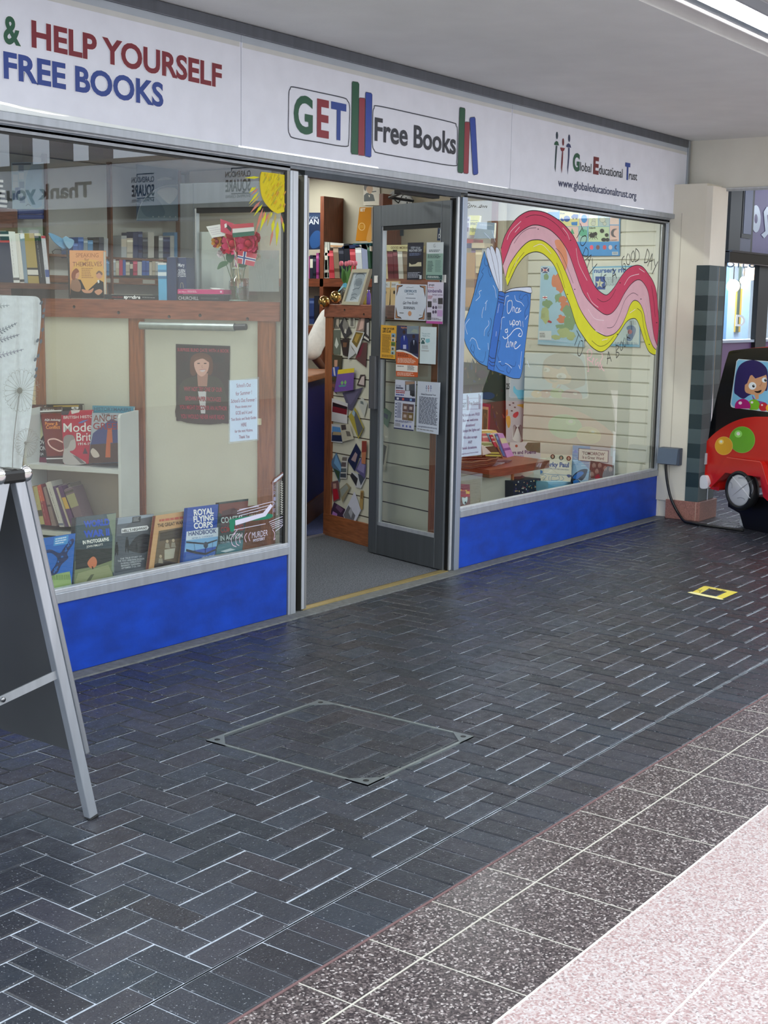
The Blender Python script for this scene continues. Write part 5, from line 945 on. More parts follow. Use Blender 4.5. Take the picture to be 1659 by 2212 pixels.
# ================================================================== RIGHT-HAND WINDOW BAY
SW = SIDE(4.5)
z1_, z2_ = SW.hit(1180, 761).z, SW.hit(1180, 789).z; dzs = abs(z1_-z2_)
yb_ = SW.hit(1131, 900).y
SL = thing('slatted_wall', (4.55, .7, 1.6), 'cream horizontally slatted display wall at the end of the window', 'slatwall', kind='structure')
m = M('wall'); m.box(4.503, 4.585, .085, yb_, .12, 2.9, C(204, 202, 184)); m.build('panel', SL)
z = z1_-10*dzs; n_ = 0; m = M('wall')
while z < 2.8:
    m.box(4.492, 4.504, .085, yb_, z+.006, z+dzs-.006, C(212, 211, 198), bev=.003); z += dzs
m.build('slat', SL)
m = M('satin'); m.box(4.485, 4.57, .055, .085, .345, 2.33, C(206, 206, 196)); m.build('edge_strip', SL)
m = M('wall'); m.box(2.5, 4.56, 1.31, 1.35, 0, 1.62, C(208, 198, 174)); m.build('wall_bay', kind='structure')
BB = FRONT(1.3)
# posters on the slats
SP = SW.off(.016)
gx = Z(980, 430, 5.53); gy = Z(1180, 440, 5.53)
def art(a, Q):
    O, Gn, Y = C(206, 130, 96), C(130, 160, 120), C(170, 184, 130)
    a.quad(Q, .02, .02, .98, .97, C(160, 196, 216))
    random.seed(3)
    for cx_, cy_, rx, ry, c in ((1230, 980, 55, 90, O), (1270, 1060, 40, 60, O), (1250, 1180, 45, 60, Gn), (1310, 1200, 50, 40, O), (1330, 1290, 60, 70, O), (1370, 1340, 60, 80, Gn), (1290, 1440, 50, 50, O), (1370, 1500, 70, 90, Gn), (1270, 1520, 60, 30, Gn), (1320, 1600, 80, 60, Y), (1230, 1650, 60, 30, Y), (1120, 1250, 55, 50, Gn), (1110, 930, 30, 40, Gn), (1090, 1390, 55, 90, Y), (1420, 1420, 40, 120, Gn), (1400, 1640, 60, 50, Y)):
        p = [gx((cx_+rx*(1+random.uniform(-.3, .3))*math.cos(t*.45), cy_+ry*(1+random.uniform(-.3, .3))*math.sin(t*.45)))[0] for t in range(14)]; a.poly(p, c)
    def flagx(x, y, w, h): a.rect(*gx((x, y))[0], *gx((x+w, y+h))[0], WHITE); a.stroke(gx((x, y+h/2), (x+w, y+h/2)), 1.4, C(180, 50, 60)); a.stroke(gx((x+w/2, y), (x+w/2, y+h)), 1.4, C(180, 50, 60))
    a.rect(*gx((1050, 818))[0], *gx((1140, 880))[0], C(60, 64, 110)); a.stroke(gx((1050, 818), (1140, 880)), 1, WHITE); a.stroke(gx((1140, 818), (1050, 880)), 1, WHITE); flagx(1068, 835, 54, 28); flagx(1065, 1160, 56, 32); a.poly(gx((1122, 1470), (1135, 1445), (1160, 1455), (1178, 1470), (1165, 1482)), C(170, 50, 60)); a.rect(*gx((1020, 1575))[0], *gx((1170, 1680))[0], C(206, 214, 216)); a.lines([gx((1030, 1600))[0], gx((1160, 1600))[0], gx((1160, 1660))[0], gx((1030, 1660))[0]], 0, .6, 0, 1, 3, C(110)); a.lines([gx((1050, 1370))[0], gx((1100, 1370))[0], gx((1100, 1420))[0], gx((1050, 1420))[0]], 0, 1, 0, 1, 3, C(150, 160, 110))
sheet('map_poster', 'pale blue wall map of islands with small flags under the painted rainbow', [gx((1042, 800))[0], (1262, 574), (1262, 750), gx((1005, 1735))[0]], SP, C(176, 204, 220), art=art)
def art(a, Q):
    def r(x0, y0, x1, y1, c): a.rect(*gy((x0, y0))[0], *gy((x1, y1))[0], c)
    r(20, 100, 880, 620, C(82, 156, 210))
    r(160, 80, 395, 270, C(222, 216, 150)); r(400, 80, 500, 270, C(232, 196, 196)); r(505, 80, 620, 270, C(216, 222, 190)); r(625, 80, 755, 270, C(176, 196, 196)); r(760, 80, 870, 250, C(232, 206, 196)); r(30, 275, 385, 455, C(224, 190, 180)); r(390, 275, 495, 455, C(150, 190, 180)); r(505, 275, 755, 455, C(186, 206, 170)); r(760, 260, 870, 450, C(226, 190, 180))
    B = C(36, 84, 160); a.text('blue', *gy((165, 125), (220, 125)), 4, C(60, 70, 90), .02); a.disc(*gy((248, 180))[0], 7, 6.6, B); a.poly(gy((165, 185), (185, 165), (215, 195), (205, 215), (180, 205)), B); a.poly(gy((300, 150), (330, 125), (385, 130), (385, 170), (300, 172)), B); a.disc(*gy((325, 172))[0], 2.6, 2.6, C(26, 50, 100)); a.disc(*gy((362, 172))[0], 2.6, 2.6, C(26, 50, 100)); a.poly(gy((300, 222), (375, 215), (372, 262), (305, 258)), C(60, 130, 196)); a.disc(*gy((455, 180))[0], 6.5, 9, C(60, 140, 210))
    for x, y, s in ((570, 200, 1), (565, 235, 1.3), (675, 190, 1.6), (700, 240, 1)): a.disc(*gy((x, y))[0], 4*s, 4*s, C(200, 206, 190)); a.curve([gy((x+22*s*math.cos(t), y+22*s*math.sin(t)))[0] for t in range(7)], .4, C(100, 110, 100))
    a.poly(gy((310, 290), (340, 360), (290, 360)), C(80, 160, 120)); a.poly(gy((395, 330), (440, 300), (490, 320), (490, 380), (440, 395), (395, 375)), C(90, 170, 140)); a.text('black', *gy((515, 300), (595, 298)), 4, C(60, 70, 60), .02)
    K = C(30, 34, 36); a.disc(*gy((550, 378))[0], 6.5, 5, K); a.disc(*gy((590, 360))[0], 4, 4, K)
    for i in range(8): a.curve(gy((560, 378), (515+i*13, 340+(i % 2)*70), (505+i*16, 410+(i % 2)*18)), .7, K)
    a.disc(*gy((668, 325))[0], 4.6, 4.6, K); a.disc(*gy((725, 375))[0], 4.2, 4, K); a.disc(*gy((690, 430))[0], 5.5, 4, K); a.disc(*gy((735, 430))[0], 4, 4, K)
    a.poly(smooth(gy((845, 300), (800, 305), (775, 345), (790, 390), (840, 400), (815, 380), (805, 350), (820, 318)), True), C(96, 90, 96)); a.text('crescent', *gy((765, 443), (850, 437)), 2.6, C(120, 100, 90))
    r(390, 460, 875, 620, C(64, 142, 206))
    for x, c in ((545, C(230, 90, 120)), (620, C(120, 80, 80)), (700, C(206, 80, 90)), (770, C(206, 190, 196))): a.disc(*gy((x, 522))[0], 4, 5, c)
    a.poly(smooth(gy((850, 495), (825, 500), (818, 525), (830, 545), (850, 545), (835, 525)), True), C(60, 70, 110)); r(790, 575, 860, 612, C(206, 216, 220)); a.lines([gy((795, 580))[0], gy((855, 580))[0], gy((855, 608))[0], gy((795, 608))[0]], 0, 1, 0, 1, 3, C(70, 90, 110), .6, 0)
sheet('wall_chart', 'blue bordered chart of colours and shapes high on the slatted wall', [(1207, 455), gy((885, 180))[0], gy((875, 625))[0], (1203, 554)], SP, C(82, 156, 210), art=art)
def art(a, Q):
    a.quad(Q, .02, .02, .98, .97, C(196, 214, 214)); a.text('nursery rhymes', *gy((570, 825), (1120, 815)), 9.5, C(60, 100, 160), .04); a.rect(*gy((588, 870))[0], *gy((705, 1025))[0], C(52, 84, 156)); a.poly(gy((640, 890), (655, 930), (690, 940), (660, 965), (670, 1000), (640, 980), (605, 1000), (618, 960), (590, 930), (628, 930)), C(206, 206, 180))
    a.lines([gy((715, 880))[0], gy((900, 880))[0], gy((900, 990))[0], gy((715, 990))[0]], 0, 1, 0, 1, 8, C(90, 100, 120), .35, .1)
    a.lines([gy((990, 1400))[0], gy((1080, 1400))[0], gy((1080, 1450))[0], gy((990, 1450))[0]], 0, 1, 0, 1, 4, C(110, 120, 130), .35, .1); a.poly(smooth(gy((960, 1480), (1020, 1450), (1070, 1490), (1060, 1560), (1010, 1640), (960, 1620), (990, 1550)), True), C(120, 140, 170)); a.disc(*gy((1000, 1530))[0], 5, 5, C(190, 130, 130)); a.lines([gy((820, 1660))[0], gy((1100, 1660))[0], gy((1100, 1690))[0], gy((820, 1690))[0]], 0, 1, 0, 1, 2, C(80, 110, 140), .4, .1)
sheet('wall_chart', 'pale blue nursery rhyme chart on the slatted wall behind the rainbow foot', [gy((553, 752))[0], gy((1140, 735))[0], gy((1118, 1715))[0], gy((560, 1690))[0]], SP, C(120, 176, 206), art=art)
# things on the window board by the slatted wall
g = Z(1100, 900, 4.74); KP = LEAN((4.40, 0, .16), 0, 5)
def art(a, Q):
    for x, y, c in ((446, 410, C(60, 46, 42)), (533, 422, C(70, 84, 80)), (610, 428, C(120, 60, 50))): a.disc(*g((x, y))[0], 5, 5.2, c); a.disc(*g((x, y))[0], 2.6, 3.4, C(190, 150, 130))
    a.text('Korky Paul', *g((348, 508), (612, 518)), 9.5, C(44, 70, 140), .04); a.text('AMBASSADOR FOR THE CHILDREN', *g((320, 530), (610, 552)), 2.8, C(120, 130, 150))
    S_ = C(90, 140, 180); a.poly(smooth(g((275, 560), (310, 545), (345, 560), (330, 585), (290, 575)), True), C(84, 130, 190))
    for p in (((310, 575), (420, 590), (640, 602)), ((320, 590), (380, 610), (350, 650), (330, 690)), ((410, 610), (405, 640), (425, 660), (440, 610), (480, 615)), ((480, 620), (500, 600), (515, 640), (470, 655)), ((540, 610), (560, 640), (530, 655)), ((430, 650), (520, 660))): a.curve(g(*p), .8, S_)
    a.poly(smooth(g((590, 598), (620, 592), (635, 610), (610, 625)), True), C(50, 70, 130))
sheet('poster', 'cream poster with three round portraits and blue heading propped on the window board', g((283, 375), (645, 395), (622, 800), (250, 800)), KP, C(214, 212, 196), art=art)
def art(a, Q): a.poly(g((190, 265), (320, 265), (318, 372), (185, 350), (160, 310)), C(96, 106, 84)); a.disc(*g((75, 300))[0], 3, 3, C(170, 90, 70)); a.text('ers and Poems', *g((20, 385), (275, 378)), 7.5, C(60, 60, 110), .03); a.quad(Q, 0, .62, 1, .98, C(196, 206, 206)); a.lines(Q, .05, .5, .3, .4, 1, C(160, 150, 190))
sheet('poster', 'white poetry poster with a green corner tucked behind the wooden table edge', g((8, 262), (322, 266), (316, 700), (10, 710)), LEAN((3.75, 0, .16), 0, 3), C(208, 206, 212), art=art)
def art(a, Q):
    a.poly(g((652, 295), (830, 305), (815, 660), (635, 680)), C(140, 176, 210))
    for i in range(26): x, y = random.uniform(645, 815), random.uniform(330, 650); a.stroke(g((x, y), (x+random.uniform(20, 60), y+random.uniform(-4, 6))), .9, random.choice((C(190, 206, 226), C(100, 150, 206), C(200, 216, 230))))
    a.poly(g((655, 370), (680, 330), (705, 370)), C(130, 160, 220)); a.poly(g((712, 322), (1020, 348), (1015, 472), (708, 452)), C(60, 66, 84)); a.poly(g((717, 327), (1015, 352), (1010, 467), (713, 447)), C(214, 214, 206)); a.text("'TOMORROW'", *g((748, 388), (980, 402)), 6.6, C(60, 60, 66), .01); a.text('Is a Great Word', *g((752, 428), (970, 444)), 6.2, C(60, 60, 66))
    a.poly(g((835, 450), (900, 460), (980, 480), (1075, 500), (1070, 612), (812, 655)), C(84, 74, 72))
    for x, y in ((870, 500), (930, 500), (985, 530), (1040, 540), (900, 560), (850, 590)): a.disc(*g((x, y))[0], 4, 5.4, C(150, 130, 122)); a.stroke(g((x-14, y+50), (x, y+10), (x+20, y+60)), 1.2, C(60, 52, 52))
    a.poly(g((880, 610), (925, 585), (935, 640), (885, 645)), C(150, 40, 60))
sheet('book_board', 'blue and grey book poster with a framed title propped below the rainbow', g((650, 288), (1090, 325), (1076, 790), (625, 790)), LEAN((4.43, 0, .16), 0, 5), C(190, 196, 200), art=art)
bp = FRONT(.16)
m = Art(bp, 'satin', .001); zt = bp.hit(1250, 1050); m.poly(smooth(g((640, 620), (680, 575), (740, 540), (795, 538), (798, 560), (775, 620), (740, 655), (700, 640), (730, 675), (690, 680), (650, 690), (628, 670)), True), C(26, 40, 60))
m.d += .001; m.poly(smooth(g((648, 625), (690, 580), (735, 560), (760, 580), (720, 620), (690, 640)), True), C(30, 110, 190)); m.poly(smooth(g((650, 660), (690, 645), (715, 670), (690, 676), (655, 686)), True), C(30, 120, 200)); m.tube([bp.hit(*q)+bp.n*.004 for q in g((628, 600), (640, 650), (648, 690), (652, 940))], .004, C(20, 24, 34), n=6); m.build('butterfly_ornament', None, 'blue and black butterfly ornament on the window board in front of the book poster', 'ornament')
bq = FRONT(.2)
def deskbox(name, lab, Q, pl, dp, c, art=None, cat='box'):
    p = [pl.hit(*q) for q in Q]; 
    if (p[1]-p[0]).cross(p[2]-p[0]).dot(pl.n) < 0: p.reverse()
    a = Art(pl, 'satin', .0008); a.prism(p, -pl.n*dp, c)
    if art: art(a, Q)
    return a.build(name, None, lab, cat)
def art(a, Q): a.poly(g((430, 700), (470, 690), (500, 720), (450, 728)), C(206, 206, 160)); a.quad(Q, 0, .1, 1, .35, C(110, 180, 206))
deskbox('card_box', 'pale blue cardboard box standing beside the butterfly ornament', g((398, 668), (640, 668), (638, 900), (398, 900)), bq, .1, C(136, 190, 210), art)
def art(a, Q):
    random.seed(5)
    for _ in range(70): x, y = random.uniform(.03, .97), random.uniform(.05, .95); a.disc(*lerp4(Q, x, y), random.uniform(.8, 2), random.uniform(.8, 2.2), random.choice((C(196, 206, 200), C(80, 70, 130), C(150, 80, 70), C(60, 120, 120), C(206, 180, 120))), n=8)
deskbox('gift_box', 'dark flowered gift box on the window board under the wooden table', g((40, 660), (322, 632), (330, 860), (40, 880)), FRONT(.3), .18, C(30, 34, 50), art)
def art(a, Q): a.quad(Q, .15, .2, .85, .9, C(186, 180, 170)); a.poly(g((100, 620), (130, 600), (170, 620), (135, 635)), C(50, 60, 80))
deskbox('photo_card', 'cream card with a small dark motif standing behind the flowered gift box', g((40, 560), (252, 566), (250, 820), (40, 830)), FRONT(.55), .012, C(206, 200, 184), art, 'card')
# corner counter with wooden top
tc = FRONT(.3).hit(1058, 1016); TZ = tc.z; P0 = V((tc.x, tc.y, 0)); e1 = hvec(17.7); Tx = FRONT(.3).hit(1188, 990).x-tc.x
T_ = thing('corner_counter', P0+V((.4, .2, .16)), 'corner counter with a thick wooden top on cream panels in the window', 'counter')
m = M('wood'); o_ = P0+V((0, 0, TZ-.055)); m.prism([o_+V((-.0, 0, 0)), o_+V((Tx, 0, 0)), o_+V((Tx+.1, .42, 0)), o_+e1*.62+V((0, .0, 0))], (0, 0, .055), C(128, 74, 48))
o = m.build('counter_top', T_); b = o.modifiers.new('bevel', 'BEVEL'); b.width = .008; b.segments = 2; b.limit_method = 'ANGLE'
m = M('wood'); q = P0+V((0, 0, TZ)); m.obox(q+V((Tx*.35, .36, 0)), V((Tx*.7, .04, 0)), V((0, .02, 0)), V((0, 0, .03)), C(130, 66, 44)); m.build('upstand', T_)
bx_ = FRONT(.36).hit(1104, 1050).x; bl = P0+e1*.05+V((.03, .05, 0))
m = M('wall'); m.prism([(bl.x, bl.y, .16), (bx_, .36, .16), (bx_, .75, .16), (bl.x+.15, .75, .16)], (0, 0, TZ-.215), C(186, 182, 166)); m.build('base_panel', T_)
m = M('woodv'); m.box(bx_-.005, bx_+.012, .345, .375, .16, TZ-.055, C(176, 120, 70)); m.build('edge_post', T_)
# basket of children's books on it
g = Z(970, 820, 5.925); bkp = FRONT(.42); bz = TZ
ba = V((bkp.hit(1000, 990).x, .43, TZ+.005)); bw = bkp.hit(1088, 990).x-ba.x
BS = thing('wicker_basket', ba+V((bw*.5, .1, 0)), 'shallow brown wicker basket of books on the wooden counter', 'basket')
m = M('satin')
for k in range(4):
    pts = [V((ba.x+bw*.5+(bw*.52+.012*k)*math.cos(t*.2618), ba.y+.12+(.14+.006*k)*math.sin(t*.2618)+.0, TZ+.01+k*.014)) for t in range(24)]
    pts = [q_+V((0, 0, .004*math.sin(i*3.1))) for i, q_ in enumerate(pts)]; m.tube(pts, .007, C(110, 76, 48) if k % 2 else C(84, 56, 38), n=6, closed=True)
m.build('weave', BS)
m = M('satin'); pts = [V((ba.x+bw*.5+bw*.5, ba.y+.12-.12+.02*i, TZ+.05+.09*math.sin(i*.39))) for i in range(9)]; m.tube(pts, .006, C(150, 110, 76), n=6); m.build('handle', BS)
gp = 'books in and around the wicker basket'
for lab, Q, y, c, bands, t in (
    ('cream picture book standing in the wicker basket', ((415, 796), (540, 800), (640, 960), (420, 985)), .47, C(196, 190, 150), ((.08, .3, C(120, 140, 90)),), None),
    ('dark green striped picture book at the front of the basket', ((440, 860), (580, 850), (690, 1010), (470, 1000)), .44, C(60, 66, 40), ((.5, .62, C(206, 196, 90)), (.72, .84, C(206, 196, 90))), None),
    ('white folded leaflet in front of the striped picture book', ((415, 838), (440, 840), (540, 938), (440, 968)), .425, C(222, 206, 196), (), None),
    ('yellow flat book on top of the basket pile', ((420, 655), (600, 648), (622, 682), (425, 696)), .5, C(206, 176, 100), (), None),
    ('pink spined storybook leaning by the yellow book', ((418, 690), (470, 690), (540, 790), (440, 800)), .49, C(206, 110, 110), ((.3, .5, C(226, 200, 190)),), None),
    ('turquoise storybook leaning between pink and red ones', ((490, 690), (530, 686), (600, 850), (560, 850)), .48, C(96, 176, 196), (), None),
    ('red storybook with white spots leaning in the row', ((522, 706), (555, 703), (640, 862), (585, 862)), .47, C(190, 60, 76), ((.2, .3, C(226, 190, 190)), (.5, .6, C(226, 190, 190))), None),
    ('cream storybook with orange spots leaning in the row', ((556, 703), (585, 700), (672, 880), (640, 872)), .465, C(216, 200, 160), ((.3, .4, C(206, 130, 80)),), None),
    ('blue storybook leaning next to the lilac one', ((586, 700), (622, 692), (742, 985), (690, 975)), .46, C(56, 120, 176), ((.1, .25, C(130, 180, 206)),), None),
    ('lilac storybook at the end of the leaning row', ((622, 688), (690, 688), (832, 976), (744, 998)), .45, C(206, 150, 206), ((.2, .42, C(222, 216, 170)), (.62, .72, C(130, 80, 150))), None)):
    slantbook('picture_book', lab, g(*Q), FRONT(y), .07, c, gp, bands, t)
m = M('satin'); q = P0+V((Tx*.28, .1, TZ+.001))
for i, c in enumerate((C(150, 140, 150), C(196, 190, 196), C(110, 90, 100))): m = M('satin'); m.obox(q+V((i*.11, .02*i, 0)), V((.16, .05, 0)), V((-.05, .14, 0)), V((0, 0, .004+.001*i)), c); m.build('flat_leaflet', None, ('grey leaflet lying beside the basket', 'pale leaflet lying in the middle of the counter end', 'brown leaflet lying at the far end of the counter')[i], 'leaflet', 'leaflets lying on the counter')
# cards behind
def art(a, Q): a.quad(Q, .1, .07, .8, .93, C(196, 150, 110)); a.quad(Q, .18, .13, .72, .87, C(70, 80, 50)); a.curve([lerp4(Q, .45+.2*math.cos(t*.7), .5+.28*math.sin(t*.7)) for t in range(9)], 1.5, C(150, 110, 60))
sheet('framed_card', 'crimson framed picture card standing behind the basket', g((405, 298), (530, 316), (508, 900), (405, 890)), FRONT(.75), C(150, 30, 66), 'card', art=art, back=.012)
def art(a, Q):
    random.seed(9)
    for _ in range(90): x, y = random.random(), random.random(); p = lerp4(Q, x, y); a.poly([p, (p[0]+random.uniform(-3, 3), p[1]-random.uniform(6, 22)), (p[0]+3+random.uniform(-2, 4), p[1]-2)], random.choice((C(70, 90, 60), C(40, 56, 46), C(90, 70, 50), C(36, 60, 96), C(120, 110, 70), C(60, 40, 44), C(150, 90, 76))))
    a.poly([lerp4(Q, .1, 1), lerp4(Q, .5, .55), lerp4(Q, .95, 1)], C(74, 44, 50)); a.disc(*lerp4(Q, .42, .14), 12, 9, C(60, 40, 62)); a.disc(*lerp4(Q, .55, .42), 16, 8, C(30, 60, 110))
sheet('jungle_picture', 'dark green and brown jungle picture at the back of the window', [(1000, 782), (1093, 790), (1092, 948), (1000, 950)], BB.off(.01), C(48, 56, 50), 'picture', art=art)
def art(a, Q):
    a.poly(smooth(g((830, 80), (870, 130), (960, 140), (970, 240), (890, 250), (860, 200), (820, 150)), True), C(120, 196, 226)); a.poly(smooth(g((815, 470), (830, 430), (880, 410), (885, 450), (850, 490)), True), C(206, 66, 76)); a.poly(smooth(g((865, 325), (970, 315), (970, 375), (920, 350)), True), C(216, 176, 70)); a.poly(smooth(g((728, 480), (775, 470), (785, 560), (760, 620), (735, 560)), True), C(226, 170, 70)); a.poly(smooth(g((728, 400), (745, 380), (752, 440), (730, 470)), True), C(214, 120, 60))
    for x, y in ((775, 325), (820, 300), (840, 355), (800, 400)): a.disc(*g((x, y))[0], 2.2, 1.6, C(70)); a.stroke(g((x-12, y-8), (x+12, y+8)), .7, C(80))
    K = C(60, 60, 66); a.poly(smooth(g((810, 760), (815, 640), (850, 595), (900, 590), (930, 640), (920, 780), (880, 800)), True), C(226))
    for i in range(7): a.curve(g((815, 740-i*22), (835, 690-i*18), (865, 600+i*4)), 1, K); a.curve(g((925, 740-i*22), (905, 690-i*18), (880, 600+i*4)), 1, K)
    a.text('25', *g((725, 120), (770, 120)), 12, C(40), .03); a.poly(smooth(g((930, 780), (950, 740), (965, 790)), True), C(206, 120, 130))
sheet('animal_banner', 'narrow white hanging banner of painted animals, a zebra at its foot', [(1092, 770), (1136, 772), (1130, 955), (1093, 957)], BB.off(.03), C(196, 194, 202), 'banner', art=art)
def art(a, Q): a.quad(Q, 0, 0, 1, .16, C(120, 24, 40)); a.text('Families', *g((142, 1455), (262, 1462)), 8, C(226, 180, 60), .04); a.poly(g((135, 1500), (270, 1500), (270, 1610), (133, 1640)), C(120, 76, 66)); a.poly(smooth(g((165, 1510), (200, 1515), (232, 1500), (230, 1560), (200, 1600), (175, 1580)), True), C(206, 222, 220)); a.disc(*g((208, 1575))[0], 2, 2.6, C(40, 50, 50)); a.quad(Q, .05, .2, .6, .3, C(140, 30, 40))
book('storybook', 'red storybook with a white horse standing low beside the door post', g((136, 1335), (265, 1340), (274, 1780), (130, 1790)), LEAN((0, .16, .16), 90, 5), .02, C(166, 30, 40), art)
# ================================================================== NOTICES ON THE GLASS
GP = FRONT(.021)
g = Z(300, 650, 4.608)
N1 = thing('glass_notice', GP.hit(525, 955), 'laminated white notice about schoolbook donations on the glass', 'notice')
m = Art(GP, 'laminate', .0004); m.poly([(493.5, 821), (559.5, 814.5), (558.5, 951), (493.5, 959)], WHITE); m.build('laminate', N1)
def art(a, Q):
    P = C(150, 96, 120)
    for t, x0, x1, y0, y1, h in (("School's Out", 970, 1112, 862, 852, 8), ('for Summer !', 962, 1122, 942, 926, 8), ("School's Out Forever !", 915, 1165, 1015, 998, 8), ('Please donate your', 958, 1120, 1068, 1056, 5.6), ('GCSE and A Level', 960, 1124, 1132, 1120, 7), ('Text Books and Study Guides', 915, 1166, 1195, 1172, 6), ('HERE', 1015, 1068, 1250, 1246, 7.5), ('for the next Victims.', 952, 1132, 1312, 1296, 6), ('Thank You', 992, 1098, 1370, 1362, 7)): a.text(t, *g((x0, y0), (x1, y1)), h, P, .012)
sheet('paper', None, g((903, 792), (1178, 778), (1177, 1376), (905, 1404)), FRONT(.0205), C(206, 222, 240), None, art=art, parent=N1)
g = Z(970, 820, 5.925)
def art(a, Q):
    P = C(112, 100, 140)
    a.text('GET', *g((160, 355), (218, 350)), 9, C(110, 130, 150), .03); a.text('Free Books', *g((250, 328), (372, 322)), 8, C(110, 110, 130), .02)
    for x, y0, y1, c in ((230, 192, 392, C(110, 120, 130)), (243, 215, 392, C(150, 110, 140)), (380, 180, 378, C(110, 120, 130)), (394, 200, 380, C(150, 120, 160))): a.stroke(g((x, y0), (x, y1)), 2, c)
    for p in (((165, 252), (222, 250)), ((165, 384), (222, 380)), ((250, 242), (372, 236)), ((250, 378), (372, 374))): a.stroke(g(*p), .5, P)
    for t, x0, x1, y0, y1, h in (('All books are FREE', 160, 388, 474, 456, 6), ('But we welcome', 172, 366, 542, 524, 6), ('donations!', 206, 328, 604, 594, 6), ('It keeps the lights on!', 150, 388, 676, 652, 6), ('We also accept', 176, 356, 760, 746, 6), ('ANY', 238, 292, 820, 816, 6.5), ('book donations.', 166, 354, 896, 876, 6), ('Global Educational Trust is a Charity', 150, 370, 962, 932, 2.6)): a.text(t, *g((x0, y0), (x1, y1)), h, P, .012)
sheet('glass_notice', 'white notice saying the books are free, low on the glass beside the door post', g((160, 180), (430, 163), (408, 962), (148, 990)), FRONT(.0205), C(206, 222, 242), 'notice', art=art)
# ================================================================== PAINTINGS ON THE GLASS
GL = FRONT(.0088)
PINK, PALE, LIME, BK = C(206, 66, 100), C(222, 176, 186), C(222, 220, 40), C(30, 26, 30)
a = Art(GL, 'matte', .0004, .00005)
T1 = [(1082, 537), (1090, 511), (1103, 488), (1119, 469), (1139, 457), (1157, 455), (1177, 459), (1197, 469), (1217, 484), (1233, 502), (1243, 518), (1254, 543), (1265, 570), (1276, 601), (1288.5, 623), (1305, 636), (1314, 635), (1328, 619), (1343, 595.5), (1357, 580), (1373.5, 573), (1388, 576.5), (1400.6, 592), (1411.5, 610), (1418, 632), (1421, 666), (1423, 698.6), (1419.6, 747)]
T2 = [(1086, 573), (1096, 546), (1106.6, 520), (1123, 502), (1141, 490), (1155, 486), (1172, 489), (1190, 498), (1208, 515), (1222, 535), (1231, 554), (1243, 588), (1252, 614), (1261, 635), (1276, 655), (1296, 673), (1310, 680), (1323, 675), (1335.5, 659), (1348, 635), (1363, 614), (1377, 604.5), (1388, 609), (1399, 628), (1404, 657), (1408, 693), (1413, 727.5), (1419.6, 747)]
T3 = [(1092, 600), (1099, 575), (1112, 553), (1128, 533), (1143, 521), (1157, 518), (1172, 520), (1188, 531), (1202, 547.5), (1216, 574), (1231, 610), (1241.5, 639), (1252, 666), (1267, 691), (1285, 713), (1305, 725), (1317, 725), (1330, 718.5), (1343, 702), (1353.6, 679), (1361, 659), (1370, 649), (1381, 654), (1390, 673), (1395, 700), (1402.5, 729), (1410, 747.5), (1417, 755.6)]
T4 = [(1096, 618), (1105, 598), (1117.5, 573), (1134, 553), (1150, 545), (1164.5, 545), (1179, 553), (1196, 572), (1209, 601), (1220, 632), (1232, 662), (1245, 702), (1258, 724), (1274, 745.6), (1288.5, 757), (1299, 760), (1310, 754.6), (1325, 738), (1339, 716.7), (1353.6, 695), (1366, 688), (1375, 691), (1382.5, 707.6), (1391.6, 736.5), (1400.6, 758), (1410, 765.5), (1416, 766)]
S1, S2, S3, S4 = (smooth(t) for t in (T1, T2, T3, T4))
a.band(S1, S2, PINK); a.band(S2, S3, PALE); a.band(S3, S4, LIME)
a.poly(smooth([(1198, 522), (1212, 520), (1222, 540), (1226, 565), (1220, 585), (1212, 560)], True), C(226, 150, 110))
for t in (S1, S2, S3, S4): a.stroke(t, 1.5, BK)
for p in (((1135, 470), (1155, 464), (1180, 470), (1205, 488), (1222, 510)), ((1110, 526), (1125, 505), (1142, 494), (1158, 492)), ((1098, 600), (1110, 573), (1132, 545)), ((1200, 536), (1212, 548), (1222, 570), (1238, 612)), ((1202, 568), (1211, 590), (1220, 622)), ((1290, 645), (1303, 652), (1318, 645), (1330, 625)), ((1311, 708), (1325, 705), (1338, 680), (1350, 648), (1366, 633), (1378, 638)), ((1278, 736), (1295, 748), (1312, 742), (1326, 726)), ((1376, 666), (1386, 676), (1390, 705), (1398, 735)), ((1407, 617), (1412, 650), (1415, 685))): a.curve(p, .8, BK)
for p in (((1095, 518), (1103, 500), (1125, 478)), ((1112, 502), (1122, 490)), ((1215, 492), (1225, 505), (1230, 518)), ((1244, 536), (1250, 570), (1268, 606)), ((1268, 632), (1278, 652), (1292, 664)), ((1348, 616), (1360, 598), (1380, 592)), ((1270, 668), (1284, 688), (1304, 692)), ((1285, 714), (1304, 722)), ((1300, 735), (1312, 732)), ((1360, 676), (1372, 668)), ((1152, 533), (1170, 528), (1190, 548)), ((1392, 640), (1398, 670), (1404, 712)), ((1380, 580), (1392, 588)), ((1120, 555), (1110, 575))): a.curve(p, 1, C(240, 220, 224))
for x, y in ((1232, 519), (1162, 495), (1241, 625), (1225, 636), (1339, 611), (1384, 646), (1402, 744), (1418, 697), (1333, 722)): a.disc(x, y, 1.6, 1, BK, n=8)
a.build('painted_rainbow', None, 'pink and yellow striped rainbow painted on the glass of the window', 'window painting')
a = Art(GL, 'matte', .0006, .00005)
for ch, x0, y0, x1, y1, h in (('T', 1246, 510, 1262, 494, 24), ('O', 1256, 528, 1270, 534, 22), ('D', 1254, 556, 1272, 548, 22), ('A', 1262, 572, 1281, 562, 22), ('Y', 1270, 590, 1292, 572, 22)): pass
def stk(*P): a.curve(g(*P), 1.5, BK)
def stl(*P): a.stroke(g(*P), 1.5, BK)
g = Z(1180, 440, 5.53)
